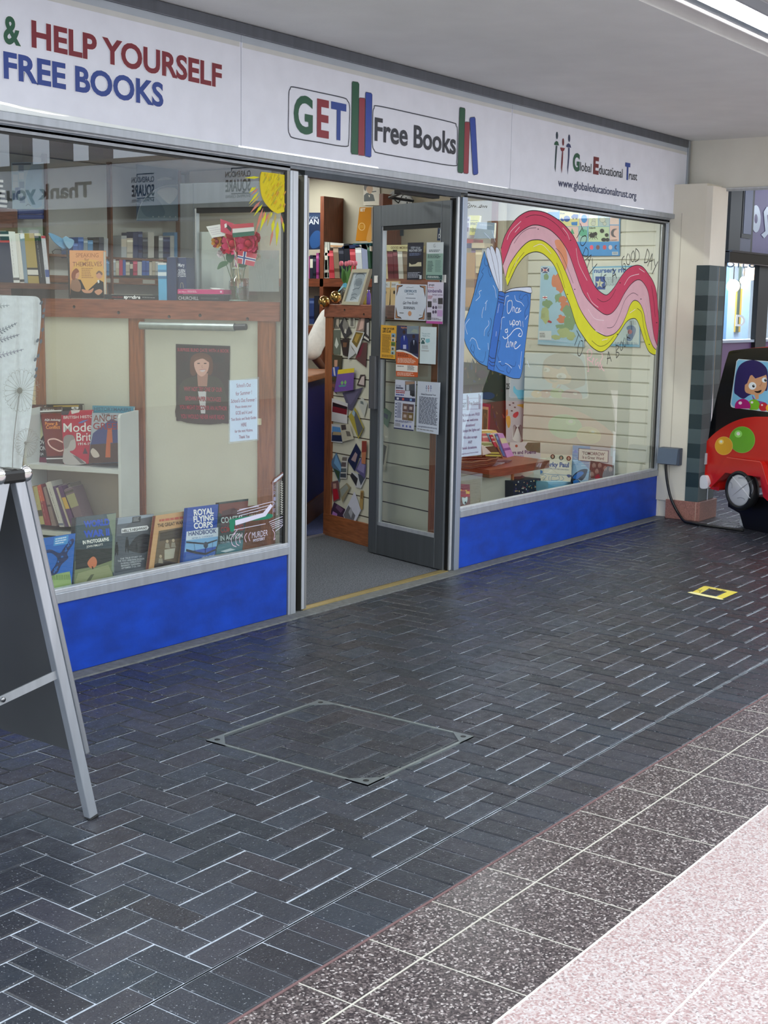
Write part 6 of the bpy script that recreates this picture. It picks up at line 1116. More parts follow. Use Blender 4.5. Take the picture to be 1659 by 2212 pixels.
stl((405, 235), (445, 335)); stl((430, 285), (362, 412)); stk((470, 380), (425, 400), (408, 450), (412, 490), (440, 500), (475, 450), (480, 400), (460, 382)); stl((470, 520), (432, 615)); stk((470, 520), (500, 560), (490, 625), (432, 615)); stl((538, 610), (462, 675)); stl((538, 610), (486, 772)); stl((495, 655), (515, 690)); stl((548, 650), (552, 760)); stl((605, 718), (515, 835))
stl((660, 830), (632, 980)); stk((715, 850), (690, 860), (685, 900), (712, 940), (705, 990), (675, 1000)); stl((795, 770), (790, 945)); stl((795, 770), (840, 895)); stl((785, 870), (830, 840))
stk((930, 625), (905, 660), (900, 720), (915, 770), (945, 780), (940, 720), (920, 722)); stk((975, 595), (955, 650), (960, 715), (990, 725), (1000, 660), (985, 600)); stk((1040, 560), (1015, 610), (1015, 680), (1040, 690), (1055, 630), (1045, 565)); stl((1068, 535), (1058, 695)); stk((1068, 535), (1105, 580), (1105, 660), (1058, 695)); stl((1205, 540), (1168, 705)); stk((1205, 540), (1228, 600), (1210, 690), (1168, 705)); stl((1265, 595), (1208, 748)); stl((1265, 595), (1252, 795)); stl((1225, 690), (1270, 680)); stl((1282, 660), (1300, 745)); stl((1332, 690), (1262, 842))
stl((360, 1515), (408, 1602)); stl((385, 1560), (335, 1695)); stk((400, 1640), (375, 1720), (375, 1800), (400, 1815), (430, 1740), (435, 1650), (410, 1635)); stl((740, 1765), (725, 1920)); stl((740, 1765), (775, 1885)); stl((722, 1850), (765, 1840)); stl((830, 1690), (835, 1845)); stk((830, 1690), (865, 1710), (832, 1765), (868, 1790), (835, 1845)); stk((895, 1640), (878, 1700), (890, 1752), (912, 1720), (905, 1650)); stk((930, 1600), (918, 1660), (935, 1710), (952, 1670), (945, 1610)); stl((955, 1560), (972, 1690)); stl((985, 1515), (962, 1600)); stl((965, 1595), (1000, 1610)); stl((1008, 1400), (1015, 1505))
R2 = C(236, 176, 190)
for P in (((480, 1780), (510, 1740), (540, 1770), (530, 1830), (490, 1850), (540, 1890)), ((495, 1770), (490, 1880), (505, 1990), (490, 2000)), ((545, 1900), (560, 1870), (565, 1840), (548, 1880), (560, 1930)), ((610, 1850), (585, 1880), (590, 1930), (615, 1890), (618, 1950)), ((655, 1780), (670, 1830), (640, 1900), (660, 1960), (690, 2000)), ((650, 1900), (630, 1930), (640, 1980), (668, 1920))): a.curve(g(*P), 1.2, R2)
a.build('painted_lettering', None, 'thin hand painted words about a good reading day curving around the rainbow', 'window painting')
a = Art(GL, 'matte', .0008, .00005); g = Z(980, 430, 5.53); BB1, BB2 = C(70, 134, 200), C(60, 120, 196)
LC = smooth(g((365, 620), (440, 860), (535, 1090), (520, 1250), (470, 1560), (405, 2000)), k=4)+smooth(g((400, 2000), (310, 1960), (230, 1880), (150, 1750), (122, 1630), (128, 1480), (190, 1300), (250, 1090), (300, 870), (335, 720)), k=4)
a.poly(LC, BB1); a.stroke(LC, 1.3, BK, closed=True)
for p in (((500, 625), (540, 600), (572, 740), (580, 900), (578, 1095), (548, 1100)), ((435, 620), (470, 578), (525, 760), (550, 1090), (535, 1090)), ((385, 628), (425, 588), (480, 800), (538, 1085), (440, 850))): a.poly(smooth(g(*p), True), C(214, 222, 236)); a.curve(g(*p), 1, BK, closed=True)
RC = smooth(g((610, 1125), (700, 1095), (800, 1095), (918, 1118)), k=4)+smooth(g((920, 1130), (905, 1350), (860, 1700), (825, 2000), (800, 2120)), k=4)+smooth(g((785, 2145), (700, 2140), (600, 2100), (478, 2055)), k=4)+smooth(g((480, 2020), (530, 1700), (580, 1350)), k=4)
a.poly(RC, BB2); a.stroke(RC, 1.3, BK, closed=True)
p = smooth(g((605, 1120), (660, 1080), (740, 1060), (900, 1050), (926, 1070), (922, 1125), (800, 1098), (690, 1100)), True); a.poly(p, C(214, 222, 236)); a.stroke(p, 1.2, BK, closed=True)
p = smooth(g((540, 1105), (575, 1105), (610, 1125)), k=3)+smooth(g((600, 1250), (560, 1500), (510, 1800), (475, 2060)), k=4)+smooth(g((430, 2040), (402, 2005), (430, 1780), (480, 1450), (520, 1250)), k=4); a.poly(p, C(50, 106, 190)); a.stroke(p, 1.2, BK, closed=True)
for y in (1150, 1190, 1225): a.curve(g((530, y), (560, y+8), (598, y+20)), 1, BK)
for y in (1870, 1920, 1960): a.curve(g((418, y), (450, y+30), (490, y+30)), 1, BK)
for P in (((375, 700), (365, 760), (385, 800), (405, 790), (415, 870), (440, 930), (450, 890)), ((360, 820), (330, 870), (350, 900), (310, 980), (290, 1040), (255, 1150)), ((215, 1730), (200, 1790), (230, 1830), (245, 1790), (235, 1740)), ((235, 1830), (260, 1900), (340, 1950), (370, 1900), (380, 1820)), ((430, 1420), (450, 1460), (430, 1560), (405, 1600), (410, 1640), (425, 1600)), ((800, 1130), (780, 1180), (810, 1200), (830, 1160), (870, 1140), (890, 1190)), ((880, 1190), (890, 1260), (850, 1340), (850, 1410), (865, 1380)), ((520, 1690), (550, 1700), (545, 1770), (520, 1850), (530, 1900), (570, 1990), (640, 1970), (720, 2000), (740, 1940)), ((640, 2000), (630, 2050), (660, 2080), (690, 2010)), ((500, 1980), (540, 2040), (600, 2060))): a.curve(g(*P), .7, C(40, 50, 90))
for P in (((330, 1090), (300, 1110), (310, 1160), (260, 1215)), ((400, 1210), (370, 1250)), ((385, 1240), (375, 1330)), ((355, 1290), (335, 1370), (335, 1420)), ((185, 1430), (135, 1510), (160, 1615)), ((410, 1450), (415, 1500), (370, 1560), (360, 1635)), ((190, 1700), (215, 1660), (260, 1690), (290, 1780), (315, 1795)), ((465, 1030), (490, 1080), (505, 1180)), ((540, 1250), (520, 1360)), ((655, 1155), (620, 1170), (600, 1270)), ((725, 1150), (740, 1210), (800, 1235), (835, 1280)), ((605, 1410), (570, 1430), (560, 1560)), ((880, 1390), (850, 1440)), ((808, 1820), (785, 2030)), ((610, 1960), (650, 1980), (690, 2020)), ((770, 1980), (790, 2030)), ((530, 1945), (560, 1940)), ((405, 1720), (410, 1800)), ((820, 1460), (825, 1530)), ((505, 1580), (500, 1640)), ((360, 400), (435, 480)), ((455, 370), (492, 515)), ((870, 1930), (900, 2010))): a.curve(g(*P), 1, C(214, 228, 244))
W1 = C(232, 240, 248)
for P in (((680, 1210), (640, 1230), (635, 1340), (655, 1365), (690, 1300), (690, 1220), (665, 1215)), ((700, 1345), (705, 1290), (720, 1300), (725, 1350)), ((760, 1300), (740, 1310), (738, 1355), (765, 1350)), ((765, 1340), (785, 1310), (770, 1310), (768, 1355), (800, 1330)), ((665, 1450), (670, 1500), (690, 1480), (692, 1450), (692, 1505)), ((700, 1530), (705, 1450), (725, 1460), (722, 1500), (703, 1500)), ((745, 1460), (735, 1490), (755, 1505), (765, 1470), (745, 1458)), ((770, 1505), (775, 1460), (790, 1465), (795, 1520)), ((635, 1555), (612, 1560), (612, 1590), (632, 1590), (635, 1545), (640, 1595)), ((580, 1640), (610, 1668), (660, 1630), (720, 1560), (780, 1545), (812, 1590), (800, 1640), (765, 1630), (790, 1600)), ((635, 1610), (640, 1690), (620, 1760), (640, 1765)), ((650, 1700), (648, 1760), (660, 1765)), ((665, 1760), (670, 1705), (685, 1720), (685, 1765), (700, 1710), (705, 1770)), ((720, 1740), (745, 1710), (725, 1710), (722, 1780), (750, 1780), (790, 1740))): a.curve(g(*P), 1.5, W1)
a.build('painted_book', None, 'open blue storybook painted on the glass with white script, beside the door', 'window painting')
a = Art(GL, 'matte', .0006, .00005)
a.curve(g((165, 60), (185, 48), (195, 75), (175, 85), (170, 105), (200, 95), (215, 70), (220, 98), (240, 72), (250, 98), (262, 80), (270, 105)), .7, BK); a.curve(g((285, 100), (330, 95)), .7, BK); a.curve(g((320, 70), (310, 100), (330, 95), (335, 68), (345, 98), (360, 80), (365, 100), (385, 80), (390, 105), (402, 80)), .7, BK); a.build('painted_signature', None, 'small black scrawled signature at the top of the glass above the painted book', 'window painting')
a = Art(GL, 'matte', .0006, .00005); g = Z(380, 340, 5.53)
random.seed(11)
def ray_(b0, b1, tip, c): a.poly(g(b0, tip, b1), c)
for b, t, w, c in (((1000, 238), (815, 245), 16, 0), ((960, 350), (870, 425), 14, 0), ((985, 365), (885, 460), 12, 1), ((990, 410), (868, 560), 14, 0), ((1005, 450), (870, 590), 12, 2), ((1010, 520), (880, 672), 16, 1), ((1035, 560), (925, 705), 16, 0), ((1040, 600), (940, 930), 18, 1), ((1075, 650), (1000, 885), 22, 0), ((1060, 640), (1030, 750), 12, 1), ((1110, 660), (1050, 800), 14, 1), ((1130, 640), (1085, 830), 16, 2), ((1165, 740), (1145, 930), 20, 0), ((1160, 860), (1120, 1060), 14, 1), ((1215, 760), (1200, 1060), 22, 0), ((1190, 670), (1175, 800), 14, 2), ((1250, 680), (1290, 880), 14, 1), ((1275, 760), (1290, 900), 14, 0), ((1145, 650), (1130, 720), 10, 0), ((925, 350), (880, 400), 8, 0)):
    ax_ = t[0]-b[0]; ay_ = t[1]-b[1]; L_ = math.hypot(ax_, ay_); nx_, ny_ = -ay_/L_*w, ax_/L_*w; m_ = (b[0]+ax_*.35, b[1]+ay_*.35)
    a.poly(g(b, (m_[0]+nx_, m_[1]+ny_), t, (m_[0]-nx_, m_[1]-ny_)), (C(214, 212, 40), C(206, 130, 110), C(190, 170, 90))[c])
p = smooth(g((1018, 172), (1003, 230), (1000, 330), (1015, 440), (1045, 520), (1090, 580), (1150, 640), (1215, 672)), k=4)+g((1310, 645), (1316, 400), (1316, 212), (1180, 190))
a.poly(p, C(222, 202, 30))
for _ in range(90):
    x, y = random.uniform(1030, 1300), random.uniform(200, 620)
    if (x-1290)**2/270**2+(y-260)**2/380**2 < .85: c = random.choice((C(232, 216, 20), C(206, 190, 30), C(224, 176, 40), C(190, 180, 60), C(214, 160, 70) if y > 400 else C(226, 212, 40))); L_ = random.uniform(15, 50); a.stroke(g((x-L_*.4, y+L_), (x+L_*.4, y-L_*.5)), random.uniform(1.2, 3), c)
a.curve(g((1018, 172), (1003, 230), (1000, 330), (1015, 440), (1045, 520), (1090, 580), (1150, 640), (1200, 668)), .6, C(206, 180, 60)); a.build('painted_sun', None, 'yellow sun with pointed rays painted in the top corner of the glass above the vase', 'window painting')
a = Art(GL, 'matte', .0006, .00005); g = Z(60, 1050, 2.765); WP = C(226, 222, 240)
a.poly(smooth(g((1205, 225), (1225, 195), (1440, 165), (1440, 195), (1250, 220), (1235, 265), (1210, 270)), True), C(40, 130, 100)); a.poly(g((1238, 205), (1405, 160), (1450, 105), (1462, 120), (1420, 180), (1240, 235)), WP)
for p in (((1250, 150), (1455, 95), (1462, 118)), ((1250, 165), (1440, 115)), ((1260, 178), (1425, 135)), ((1262, 140), (1380, 120)), ((1230, 262), (1420, 225)), ((1440, 215), (1535, 180), (1525, 230), (1478, 270)), ((1445, 225), (1530, 195)), ((1450, 235), (1530, 205)), ((1455, 245), (1528, 216)), ((1460, 255), (1522, 230))): a.curve(g(*p), 1, WP)
for p in (((1240, 280), (1215, 310), (1222, 350), (1245, 362)), ((1262, 285), (1242, 312), (1246, 345), (1262, 355)), ((1280, 285), (1264, 310), (1268, 340)), ((1308, 280), (1294, 305), (1304, 335)), ((1330, 275), (1318, 300), (1326, 328)), ((1250, 262), (1225, 290)), ((1460, 260), (1474, 285), (1468, 320), (1478, 310))): a.curve(g(*p), 1.3, C(222, 196, 214))
a.text('MURDER', *g((1338, 312), (1432, 295)), 13, WP, -.01); a.text('MYSTERY', *g((1345, 334), (1415, 320)), 6, WP)
for i, ch in enumerate('CRIME'): a.text(ch, *g((1466, 20+i*34), (1480, 19+i*34)), 8.5, C(150, 150, 176), -.01)
for i, ch in enumerate('VOL'): a.text(ch, *g((1440, 318-i*18), (1440, 304-i*18)), 6, C(196, 150, 170))
p = Z(300, 650, 4.608); a.poly(p((1312, 1818), (1340, 1770), (1425, 1702), (1455, 1712), (1425, 1755), (1380, 1800), (1330, 1830)), C(120, 84, 76)); a.poly(p((1335, 1805), (1350, 1775), (1428, 1718), (1440, 1722), (1405, 1760), (1355, 1802)), C(206, 214, 224))
a.poly(g((1462, -28), (1484, -35), (1484, 168), (1462, 178)), C(190, 200, 206)) if False else None
for i in range(14): y = -30+i*14; a.curve(g((1508, y), (1520, y+5), (1508, y+12), (1526, y+16)), .8, C(190, 190, 180))
a.curve(g((1462, -30), (1462, 180)), .6, WP); a.curve(g((1486, -35), (1486, 172)), .6, WP); a.build('painted_novels', None, 'crime and murder mystery books painted in thin lines low on the glass', 'window painting')
# ================================================================== INSIDE THE SHOP
BW = FRONT(5.05)
def xb(u, v=500): return BW.hit(u, v).x
zA, zB = BW.hit(300, 558).z, BW.hit(300, 601).z
BC2 = thing('wall_bookcase', (3, 5.2, 0), 'long bookcase with dark uprights along the back wall of the shop', 'bookcase')
m = M('wall'); m.box(-3, 4.56, 5.3, 5.33, 0, 2.92, C(206, 212, 210)); m.build('back_panel', BC2)
for u in (-120, 98, 237, 385):
    x = xb(u); m = M('woodv'); m.box(x-.012, x+.012, 5.02, 5.07, 0, 2.92, C(112, 70, 50)); m.build('upright', BC2)
for z, h in ((zA, .02), (zB, .06), (zB-.34, .05), (zB-.68, .05), (.9, .05)):
    m = M('wood'); m.box(-3, 4.5, 5.04, 5.3, z-h, z, C(124, 80, 56)); m.build('shelf', BC2)
m = M('satin')
for u in (225, 305): m.box(xb(u), xb(u)+.16, 5.035, 5.04, zB-.05, zB-.012, C(170, 170, 160))
m.build('shelf_label', BC2)
NUM = 'first second third fourth fifth sixth seventh eighth ninth tenth eleventh twelfth thirteenth fourteenth fifteenth sixteenth seventeenth eighteenth nineteenth twentieth'.split()
def ordi(i): return NUM[i] if i < 20 else (('twenty' if i < 29 else 'thirty' if i < 39 else 'forty')+'-'+NUM[(i+1) % 10-1] if (i+1) % 10 else ('thirtieth' if i == 29 else 'fortieth'))
def cname(c):
    r, g_, b = c; mx, mn = max(c), min(c)
    if mx < 60: return 'black'
    if mx-mn < 26: return 'white' if mx > 190 else 'grey'
    if b == mx: return ('sky blue' if mx > 170 else 'blue' if mx > 110 else 'navy') if r < g_+25 else 'purple'
    if g_ == mx: return 'green'
    return 'cream' if mn > 130 else ('pink' if b > g_+20 and mx > 160 else 'maroon' if mx < 140 else 'red' if g_ < 90 else 'tan')
PALB = [(60, 110, 190), (90, 150, 200), (200, 204, 200), (40, 60, 110), (150, 170, 180), (210, 206, 190), (70, 80, 100), (120, 150, 190), (180, 190, 196), (30, 36, 50), (196, 190, 170)]
PALM = [(110, 36, 50), (40, 70, 150), (206, 204, 196), (40, 80, 60), (26, 30, 44), (150, 160, 190), (180, 60, 70), (206, 190, 150), (70, 100, 110), (130, 110, 90), (90, 60, 110), (200, 206, 210)]
def row(pl, u0, u1, vt, vb, depth, pal, where, group, name='shelved_book', wpx=(8, 14), lean=0, tilt=None):
    """books side by side on a shelf: vt gives the lowest and highest spine tops in pixels, vb the shelf line"""
    u = u0; i = 0; ex = None
    while u < u1-3:
        w = min(random.uniform(*wpx), u1-u); c = random.choice(pal); vtop = random.uniform(*vt); s = lean*(vb-vtop)
        bands = ((.1, .2, C(*[min(255, v+50) for v in c])), (.7, .8, C(*[max(0, v-40) for v in c]))) if random.random() < .6 else ((.15, .5, C(214, 210, 196)),) if random.random() < .3 else ()
        slantbook(name, f'{cname(c)} book, {ordi(i)} from the start of {where}', [(u-s, vtop), (u+w-.6-s, vtop), (u+w-.6, vb), (u, vb)], pl, depth, C(*c), group, bands, pages=False); u += w; i += 1
row(BW.off(.0), 158, 234, (512, 526), 557, .16, PALB, 'the back top shelf behind the orange hardback', 'books on the back wall top shelf', wpx=(9, 13))
row(BW.off(.0), 262, 384, (498, 516), 557, .16, PALB, 'the back top shelf below the globe', 'books on the back wall top shelf', wpx=(9, 15))
row(BW.off(.0), 224, 384, (556, 566), 595, .16, PALB+[(190, 50, 90), (40, 90, 180)], 'the back wall lower shelf', 'books on the back wall lower shelf', wpx=(6, 10))
g = Z(0, 250, 3.95)
def art(a, Q):
    p = g((1165, 890), (1200, 760), (1280, 660), (1400, 600), (1520, 590), (1520, 890)); a.poly(p, C(112, 140, 156)); a.curve(p[:5], 1, C(170, 190, 200)); a.poly(smooth(g((1340, 650), (1400, 615), (1500, 620), (1510, 680), (1450, 750), (1400, 720), (1370, 690)), True), C(172, 186, 190)); a.poly(smooth(g((1200, 760), (1300, 690), (1380, 760), (1400, 850), (1250, 860)), True), C(90, 120, 140)); a.poly(smooth(g((1340, 550), (1400, 525), (1470, 540), (1400, 550)), True), C(150, 166, 176))
    for x in range(1305, 1520, 48): a.disc(*g((x, 862))[0], 1.4, 1.6, C(170, 186, 196))
sheet('globe_picture', 'dark blue picture of the globe high on the back wall', g((1160, 410), (1520, 402), (1520, 898), (1165, 898)), BW.off(.01), C(54, 86, 116), 'picture', art=art)
def art(a, Q):
    a.disc(*g((310, 600))[0], 24, 48, C(150, 190, 216), a0=60, a1=300)
    for x, y in ((130, 450), (180, 450), (130, 530), (180, 515), (130, 590), (185, 590), (130, 690), (190, 715), (150, 640)): a.rect(*g((x-22, y-28))[0], *g((x+22, y+28))[0], random.choice((C(120, 150, 180), C(90, 120, 160), C(190, 206, 214))))
    a.curve(g((220, 770), (240, 755), (260, 770)), 1, C(90, 110, 130)); a.quad(Q, .02, .02, .6, .05, C(50, 60, 70))
sheet('world_map', 'pale blue world map poster high on the back wall above flat blue books', g((95, 400), (375, 395), (378, 795), (105, 800)), BW.off(.01), C(166, 196, 212), 'map', art=art)
for i, (y0, y1) in enumerate(((798, 838), (842, 880))): slantbook('flat_book', ('upper flat blue volume under the world map', 'lower flat blue volume under the world map')[i], g((158, y0), (382, y0), (382, y1), (158, y1)), BW.off(.0), .16, C(36, 66, 140), 'flat blue volumes under the world map', ((.3, .6, C(60, 90, 160)),))
# shelf over the back of the bay with biographies
BY = FRONT(1.36); zsf = BY.hit(70, 612).z
SF = thing('bay_shelf', (-1.3, 1.42, zsf), 'dark wooden shelf above the printed cloth holding upright biographies', 'shelf')
m = M('wood'); m.box(-2.6, BY.hit(150, 620).x, 1.34, 1.52, zsf-.03, zsf, C(96, 62, 46)); m.build('board', SF)
m = M('woodv'); q = BY.hit(60, 630).x; m.box(q, q+.22, 1.4, 1.5, 1.58, zsf-.03, C(60, 46, 42)); m.box(-2.5, -2.3, 1.4, 1.5, 1.58, zsf-.03, C(60, 46, 42)); m.build('bracket', SF)
m = M('wood'); m.box(-2.9, -.5, 1.4, 1.5, 1.56, 1.585, C(80, 56, 44)); m.build('foot_rail', SF)
gp = 'biographies on the shelf above the printed cloth'
for lab, Q, c, bands, t, tc_ in (
    ('thick navy biography with white and red spine type at the end of the shelf', ((-60, 985), (72, 985), (118, 1424), (-20, 1420)), C(30, 40, 66), ((.06, .1, C(206, 206, 206)), (.18, .22, C(170, 50, 60))), None, WHITE),
    ('white biography with black curl beside the thick navy one', ((72, 988), (128, 990), (168, 1425), (116, 1425)), C(214, 216, 214), ((.9, .95, C(90))), 'ARMADA', C(60)),
    ('narrow white biography with fine type on the shelf', ((130, 1008), (164, 1008), (210, 1430), (172, 1430)), C(206, 204, 196), ((.92, .97, C(50))), 'WORLD WAR II', C(70)),
    ('grey blue biography with slanted white top edge', ((168, 1010), (206, 1003), (240, 1432), (208, 1432)), C(120, 140, 156), ((0, .1, C(206, 214, 216))), None, C(60)),
    ('gold spined history with a pale bird on its foot', ((206, 1004), (290, 1003), (336, 1436), (242, 1434)), C(160, 140, 76), ((.68, .84, C(30, 28, 30)), (.72, .82, C(206, 204, 196))), None, C(70, 56, 20)),
    ('black history with white slanted spine title on the shelf', ((291, 1003), (346, 1005), (392, 1437), (346, 1437)), C(30, 32, 40), ((0, .05, C(196, 190, 160)),), 'THE UNKNOWN', C(214, 214, 214)),
    ('slim white history with a pink top at the end of the biographies', ((350, 1025), (386, 1025), (428, 1438), (396, 1438)), C(206, 208, 214), ((0, .05, C(206, 60, 90)), (.7, .85, C(70, 90, 150))), 'First Light', C(90, 90, 110))):
    bands = bands if not bands or isinstance(bands[0], tuple) else (bands,)
    slantbook('biography', lab, g(*Q), BY, .12, c, gp, bands, t, tc_)
m = M('wood'); bx2 = FRONT(2.0); q0, q1 = bx2.hit(-30, 446), bx2.hit(40, 500); m.box(q0.x, q1.x, 2.0, 2.3, .02, q0.z, C(110, 70, 56), bev=.01); m.build('tall_cabinet', None, 'tall brown wooden cabinet behind the biographies with books on its top', 'cabinet')
for i in range(6):
    v1 = 445-i*8.2; p0_ = bx2.hit(-25, v1); m = M('satin'); x1_ = bx2.hit(20-i*2.2+(i % 2)*3, v1).x; h_ = .026; zz = q0.z+i*.0285; m.box(p0_.x, x1_, 2.02, 2.2, zz, zz+h_-.003, C(226, 228, 230)); m.box(p0_.x, x1_, 2.018, 2.2, zz, zz+.004, C(40, 44, 60)); m.box(p0_.x, x1_, 2.018, 2.2, zz+h_-.006, zz+h_-.003, C(40, 44, 60)); m.build('flat_book', None, f'{ordi(i)} pale book up in the pile on the tall brown cabinet', 'book', 'pile of pale books on the tall cabinet')
T = thing('glass_butterfly', FRONT(1.3).hit(146, 545), 'blue glass butterfly on a dark stick above the partition rail', 'ornament'); bpf = FRONT(1.3)
for P, c, d in (((420, 1010), (430, 1000), (480, 1020), (550, 1060), (580, 1110), (560, 1140), (500, 1110), (450, 1060)), C(110, 160, 196), .0), (((520, 1050), (545, 1030), (570, 1045), (590, 1050), (612, 1070), (600, 1110), (570, 1135), (540, 1100)), C(130, 176, 206), .02):
    m = Art(bpf, 'gloss', .001); p = [bpf.hit(*q)+bpf.n*d for q in smooth(g(*P), True)]; m.prism(p, -bpf.n*.006, c); m.build('wing', T)
m = M('satin'); m.tube([bpf.hit(*q) for q in g((520, 1145), (560, 1140), (600, 1120))], .006, C(40, 70, 100), n=8); m.tube([bpf.hit(*q) for q in g((530, 1145), (470, 1140), (445, 1160), (455, 1180))], .0025, C(30), n=6); m.tube([bpf.hit(*q) for q in g((570, 1140), (590, 1300), (596, 1560))], .006, C(40, 46, 54), n=8); m.build('body', T)
# papers on the folded door
D2F = Pl(DP2.p+V((0, 0, 0)), DP2.n).off(-.012 if False else .03); g = Z(380, 340, 5.53)
D2F = DP2.off(-.002)
for lab, Q in (('large blank paper sheet behind the outer side of the flower vase', ((265, 890), (650, 885), (648, 1720), (265, 1720))), ('pale paper sheet on the folded door beside the window post', ((870, 1110), (1235, 1112), (1232, 1605), (872, 1602)))): sheet('paper_sheet', lab, g(*Q), D2F, C(204, 206, 204), 'paper')
# ---- right-hand wall shelves seen through the doorway
WP_ = SIDE(4.05); zw = WP_.hit(720, 602).z
def yw(u): return WP_.hit(u, 600).y
WS = thing('side_bookcase', (4.3, 2.4, 0), 'bookcase with pine uprights along the side wall beyond the door', 'bookcase')
m = M('wall'); m.box(4.32, 4.36, 1.38, 5.0, 0, 2.92, C(190, 184, 166)); m.build('back_panel', WS)
for u in (696, 822):
    m = M('woodv'); m.box(4.04, 4.32, yw(u)-.02, yw(u)+.02, .0, 2.6, C(120, 66, 42)); m.build('upright', WS)
xu_ = FRONT(1.37).hit(1071, 480).x; m = M('woodv'); m.box(xu_-.02, xu_+.02, 1.36, 1.4, 0, 2.6, C(120, 66, 42)); m.build('upright', WS)
for dz in (0, -.42, -.84, -1.2):
    m = M('wood'); m.box(4.04, 4.32, 1.38, 5.0, zw+dz-.07, zw+dz, C(126, 68, 44)); m.build('shelf', WS)
gp = 'books on the side bookcase'
row(WP_, 700, 803, (526, 542), 601, .2, PALM, 'the side row behind the tulips', gp, wpx=(9, 14), lean=.06)
row(WP_, 826, 884, (536, 546), 604, .2, PALM, 'the side row behind the door glass', gp, wpx=(9, 14), lean=.05)
row(WP_, 655, 694, (543, 556), 606, .2, [(206, 196, 170), (30, 34, 50), (150, 60, 120), (180, 176, 160)], 'the side row below the ocean book', gp, wpx=(6, 9))
row(WP_, 1018, 1062, (535, 545), 590, .2, PALM, 'the side row behind the painted book', gp, wpx=(9, 14))
row(WP_, 668, 696, (606+30, 606+40), 606+94, .2, [(150, 50, 36), (30, 40, 80), (30, 30, 40), (40, 60, 110)], 'the side shelf behind the gold balls', gp, wpx=(8, 12))
g = Z(640, 380, 7.373)
for lab, Q, c, bnd in (('large navy volume lying flat on the side bookcase', ((718, 1120), (1000, 1085), (1020, 1140), (730, 1165)), C(24, 44, 90), ()), ('pale atlas lying flat over the standing books', ((540, 1060), (790, 1078), (720, 1140), (545, 1140)), C(206, 206, 200), ((.5, .9, C(190, 150, 110)),)), ('white edged volume lying at the end of the navy one', ((990, 1090), (1190, 1120), (1190, 1200), (1020, 1140)), C(214, 206, 190), ()), ('teal album lying under the orange book', ((900, 1075), (1180, 1068), (1180, 1110), (905, 1095)), C(30, 96, 106), ())): slantbook('flat_book', lab, g(*Q), WP_, .2, c, gp, bnd, pages=False)
row(WP_, 696, 712, (522, 524), 600, .2, [(214, 210, 196), (40, 60, 40), (180, 184, 176)], 'the tall folders beside the pine upright', gp, wpx=(5, 7))
def art(a, Q): a.text('IET', *g((1020, 565), (1100, 562)), 6.5, C(230, 220, 200), .05); a.disc(*g((1045, 808))[0], 7.2, 8.6, C(226, 190, 120)); a.disc(*g((1045, 808))[0], 5.6, 7, C(196, 130, 40)); a.poly(g((1005, 780), (1085, 780), (1085, 830), (1005, 830)), C(206, 150, 60)); a.poly(smooth(g((1120, 1030), (1140, 900), (1190, 760), (1195, 1030)), True), C(212, 160, 90))
book('ring_binder', 'tall orange book leaning on the side shelves above the tulips', g((1008, 500), (1195, 500), (1185, 1032), (945, 1036)), WP_.off(.02), .05, C(198, 132, 40), art, None, spine=C(56, 60, 66))
def art(a, Q): a.quad(Q, .05, .05, .95, .12, C(40, 60, 90)); a.text('HISTORY of the', *g((60, 690), (345, 680)), 5, C(180, 190, 206)); a.text('OCEAN', *g((-20, 778), (358, 768)), 11, C(206, 214, 226)); a.poly(smooth(g((215, 1000), (300, 880), (385, 900), (380, 1100), (250, 1150)), True), C(36, 76, 130))
sheet('ocean_book', 'dark blue book about the ocean standing on the side shelf by the door post', g((150, 585), (392, 585), (390, 1170), (150, 1175)), WP_.off(.0), C(24, 40, 72), 'book', art=art, back=.02)
def art(a, Q): a.poly(g((1080, 408), (1080, 310), (1120, 270), (1180, 275), (1230, 300), (1255, 400)), C(26, 40, 40)); a.poly(smooth(g((1110, 180), (1150, 150), (1210, 160), (1220, 230), (1180, 285), (1130, 250)), True), C(176, 140, 104)); a.poly(smooth(g((1080, 200), (1095, 140), (1180, 130), (1215, 165), (1130, 170), (1105, 240)), True), C(50, 40, 32)); a.poly(g((1150, 305), (1175, 310), (1165, 345)), C(214, 210, 190)); a.stroke(g((1205, 255), (1275, 245)), 1.6, C(30))
sheet('wall_print', 'pale print of a man with a pipe high on the shop wall', g((1070, 100), (1330, 100), (1330, 470), (1070, 465)), SIDE(4.31), C(206, 200, 184), 'print', art=art)
g = Z(800, 390, 7.371)
def art(a, Q): a.poly(g((225, 690), (430, 690), (430, 850), (225, 850)), C(76, 64, 64)); a.disc(*g((320, 770))[0], 8, 7, C(130, 110, 106)); a.disc(*g((400, 740))[0], 4, 5, C(50, 44, 44)); a.poly(g((225, 860), (250, 830), (420, 830), (420, 862)), C(140, 70, 76))
sheet('calendar', 'dark blue picture with a grey scene below the wall clock', g((215, 680), (530, 678), (528, 882), (212, 880)), SIDE(4.30), C(56, 74, 92), 'picture', art=art)
def art(a, Q): a.text('FAMILY', *g((1108, 848), (1290, 850)), 9, WHITE, .01); a.text('DOCTOR', *g((1085, 918), (1290, 920)), 9, WHITE, .01); a.stroke(g((1090, 770), (1290, 768)), .7, C(150, 170, 196))
book('medical_book', 'navy medical book with white title and orange edge behind the door glass', g((1082, 614), (1290, 612), (1280, 960), (1062, 955)), WP_.off(.0), .06, C(30, 50, 86), art, None, spine=C(206, 160, 100))
def art(a, Q): a.text('GOOD MORNING', *g((325, 1088), (660, 1088)), 5, C(130, 110, 60), .03)
deskbox('flat_album', 'long cream book lying over the red books behind the door glass', g((230, 1025), (660, 1022), (660, 1130), (240, 1135)), WP_.off(.0), .2, C(222, 212, 160), art, 'book')
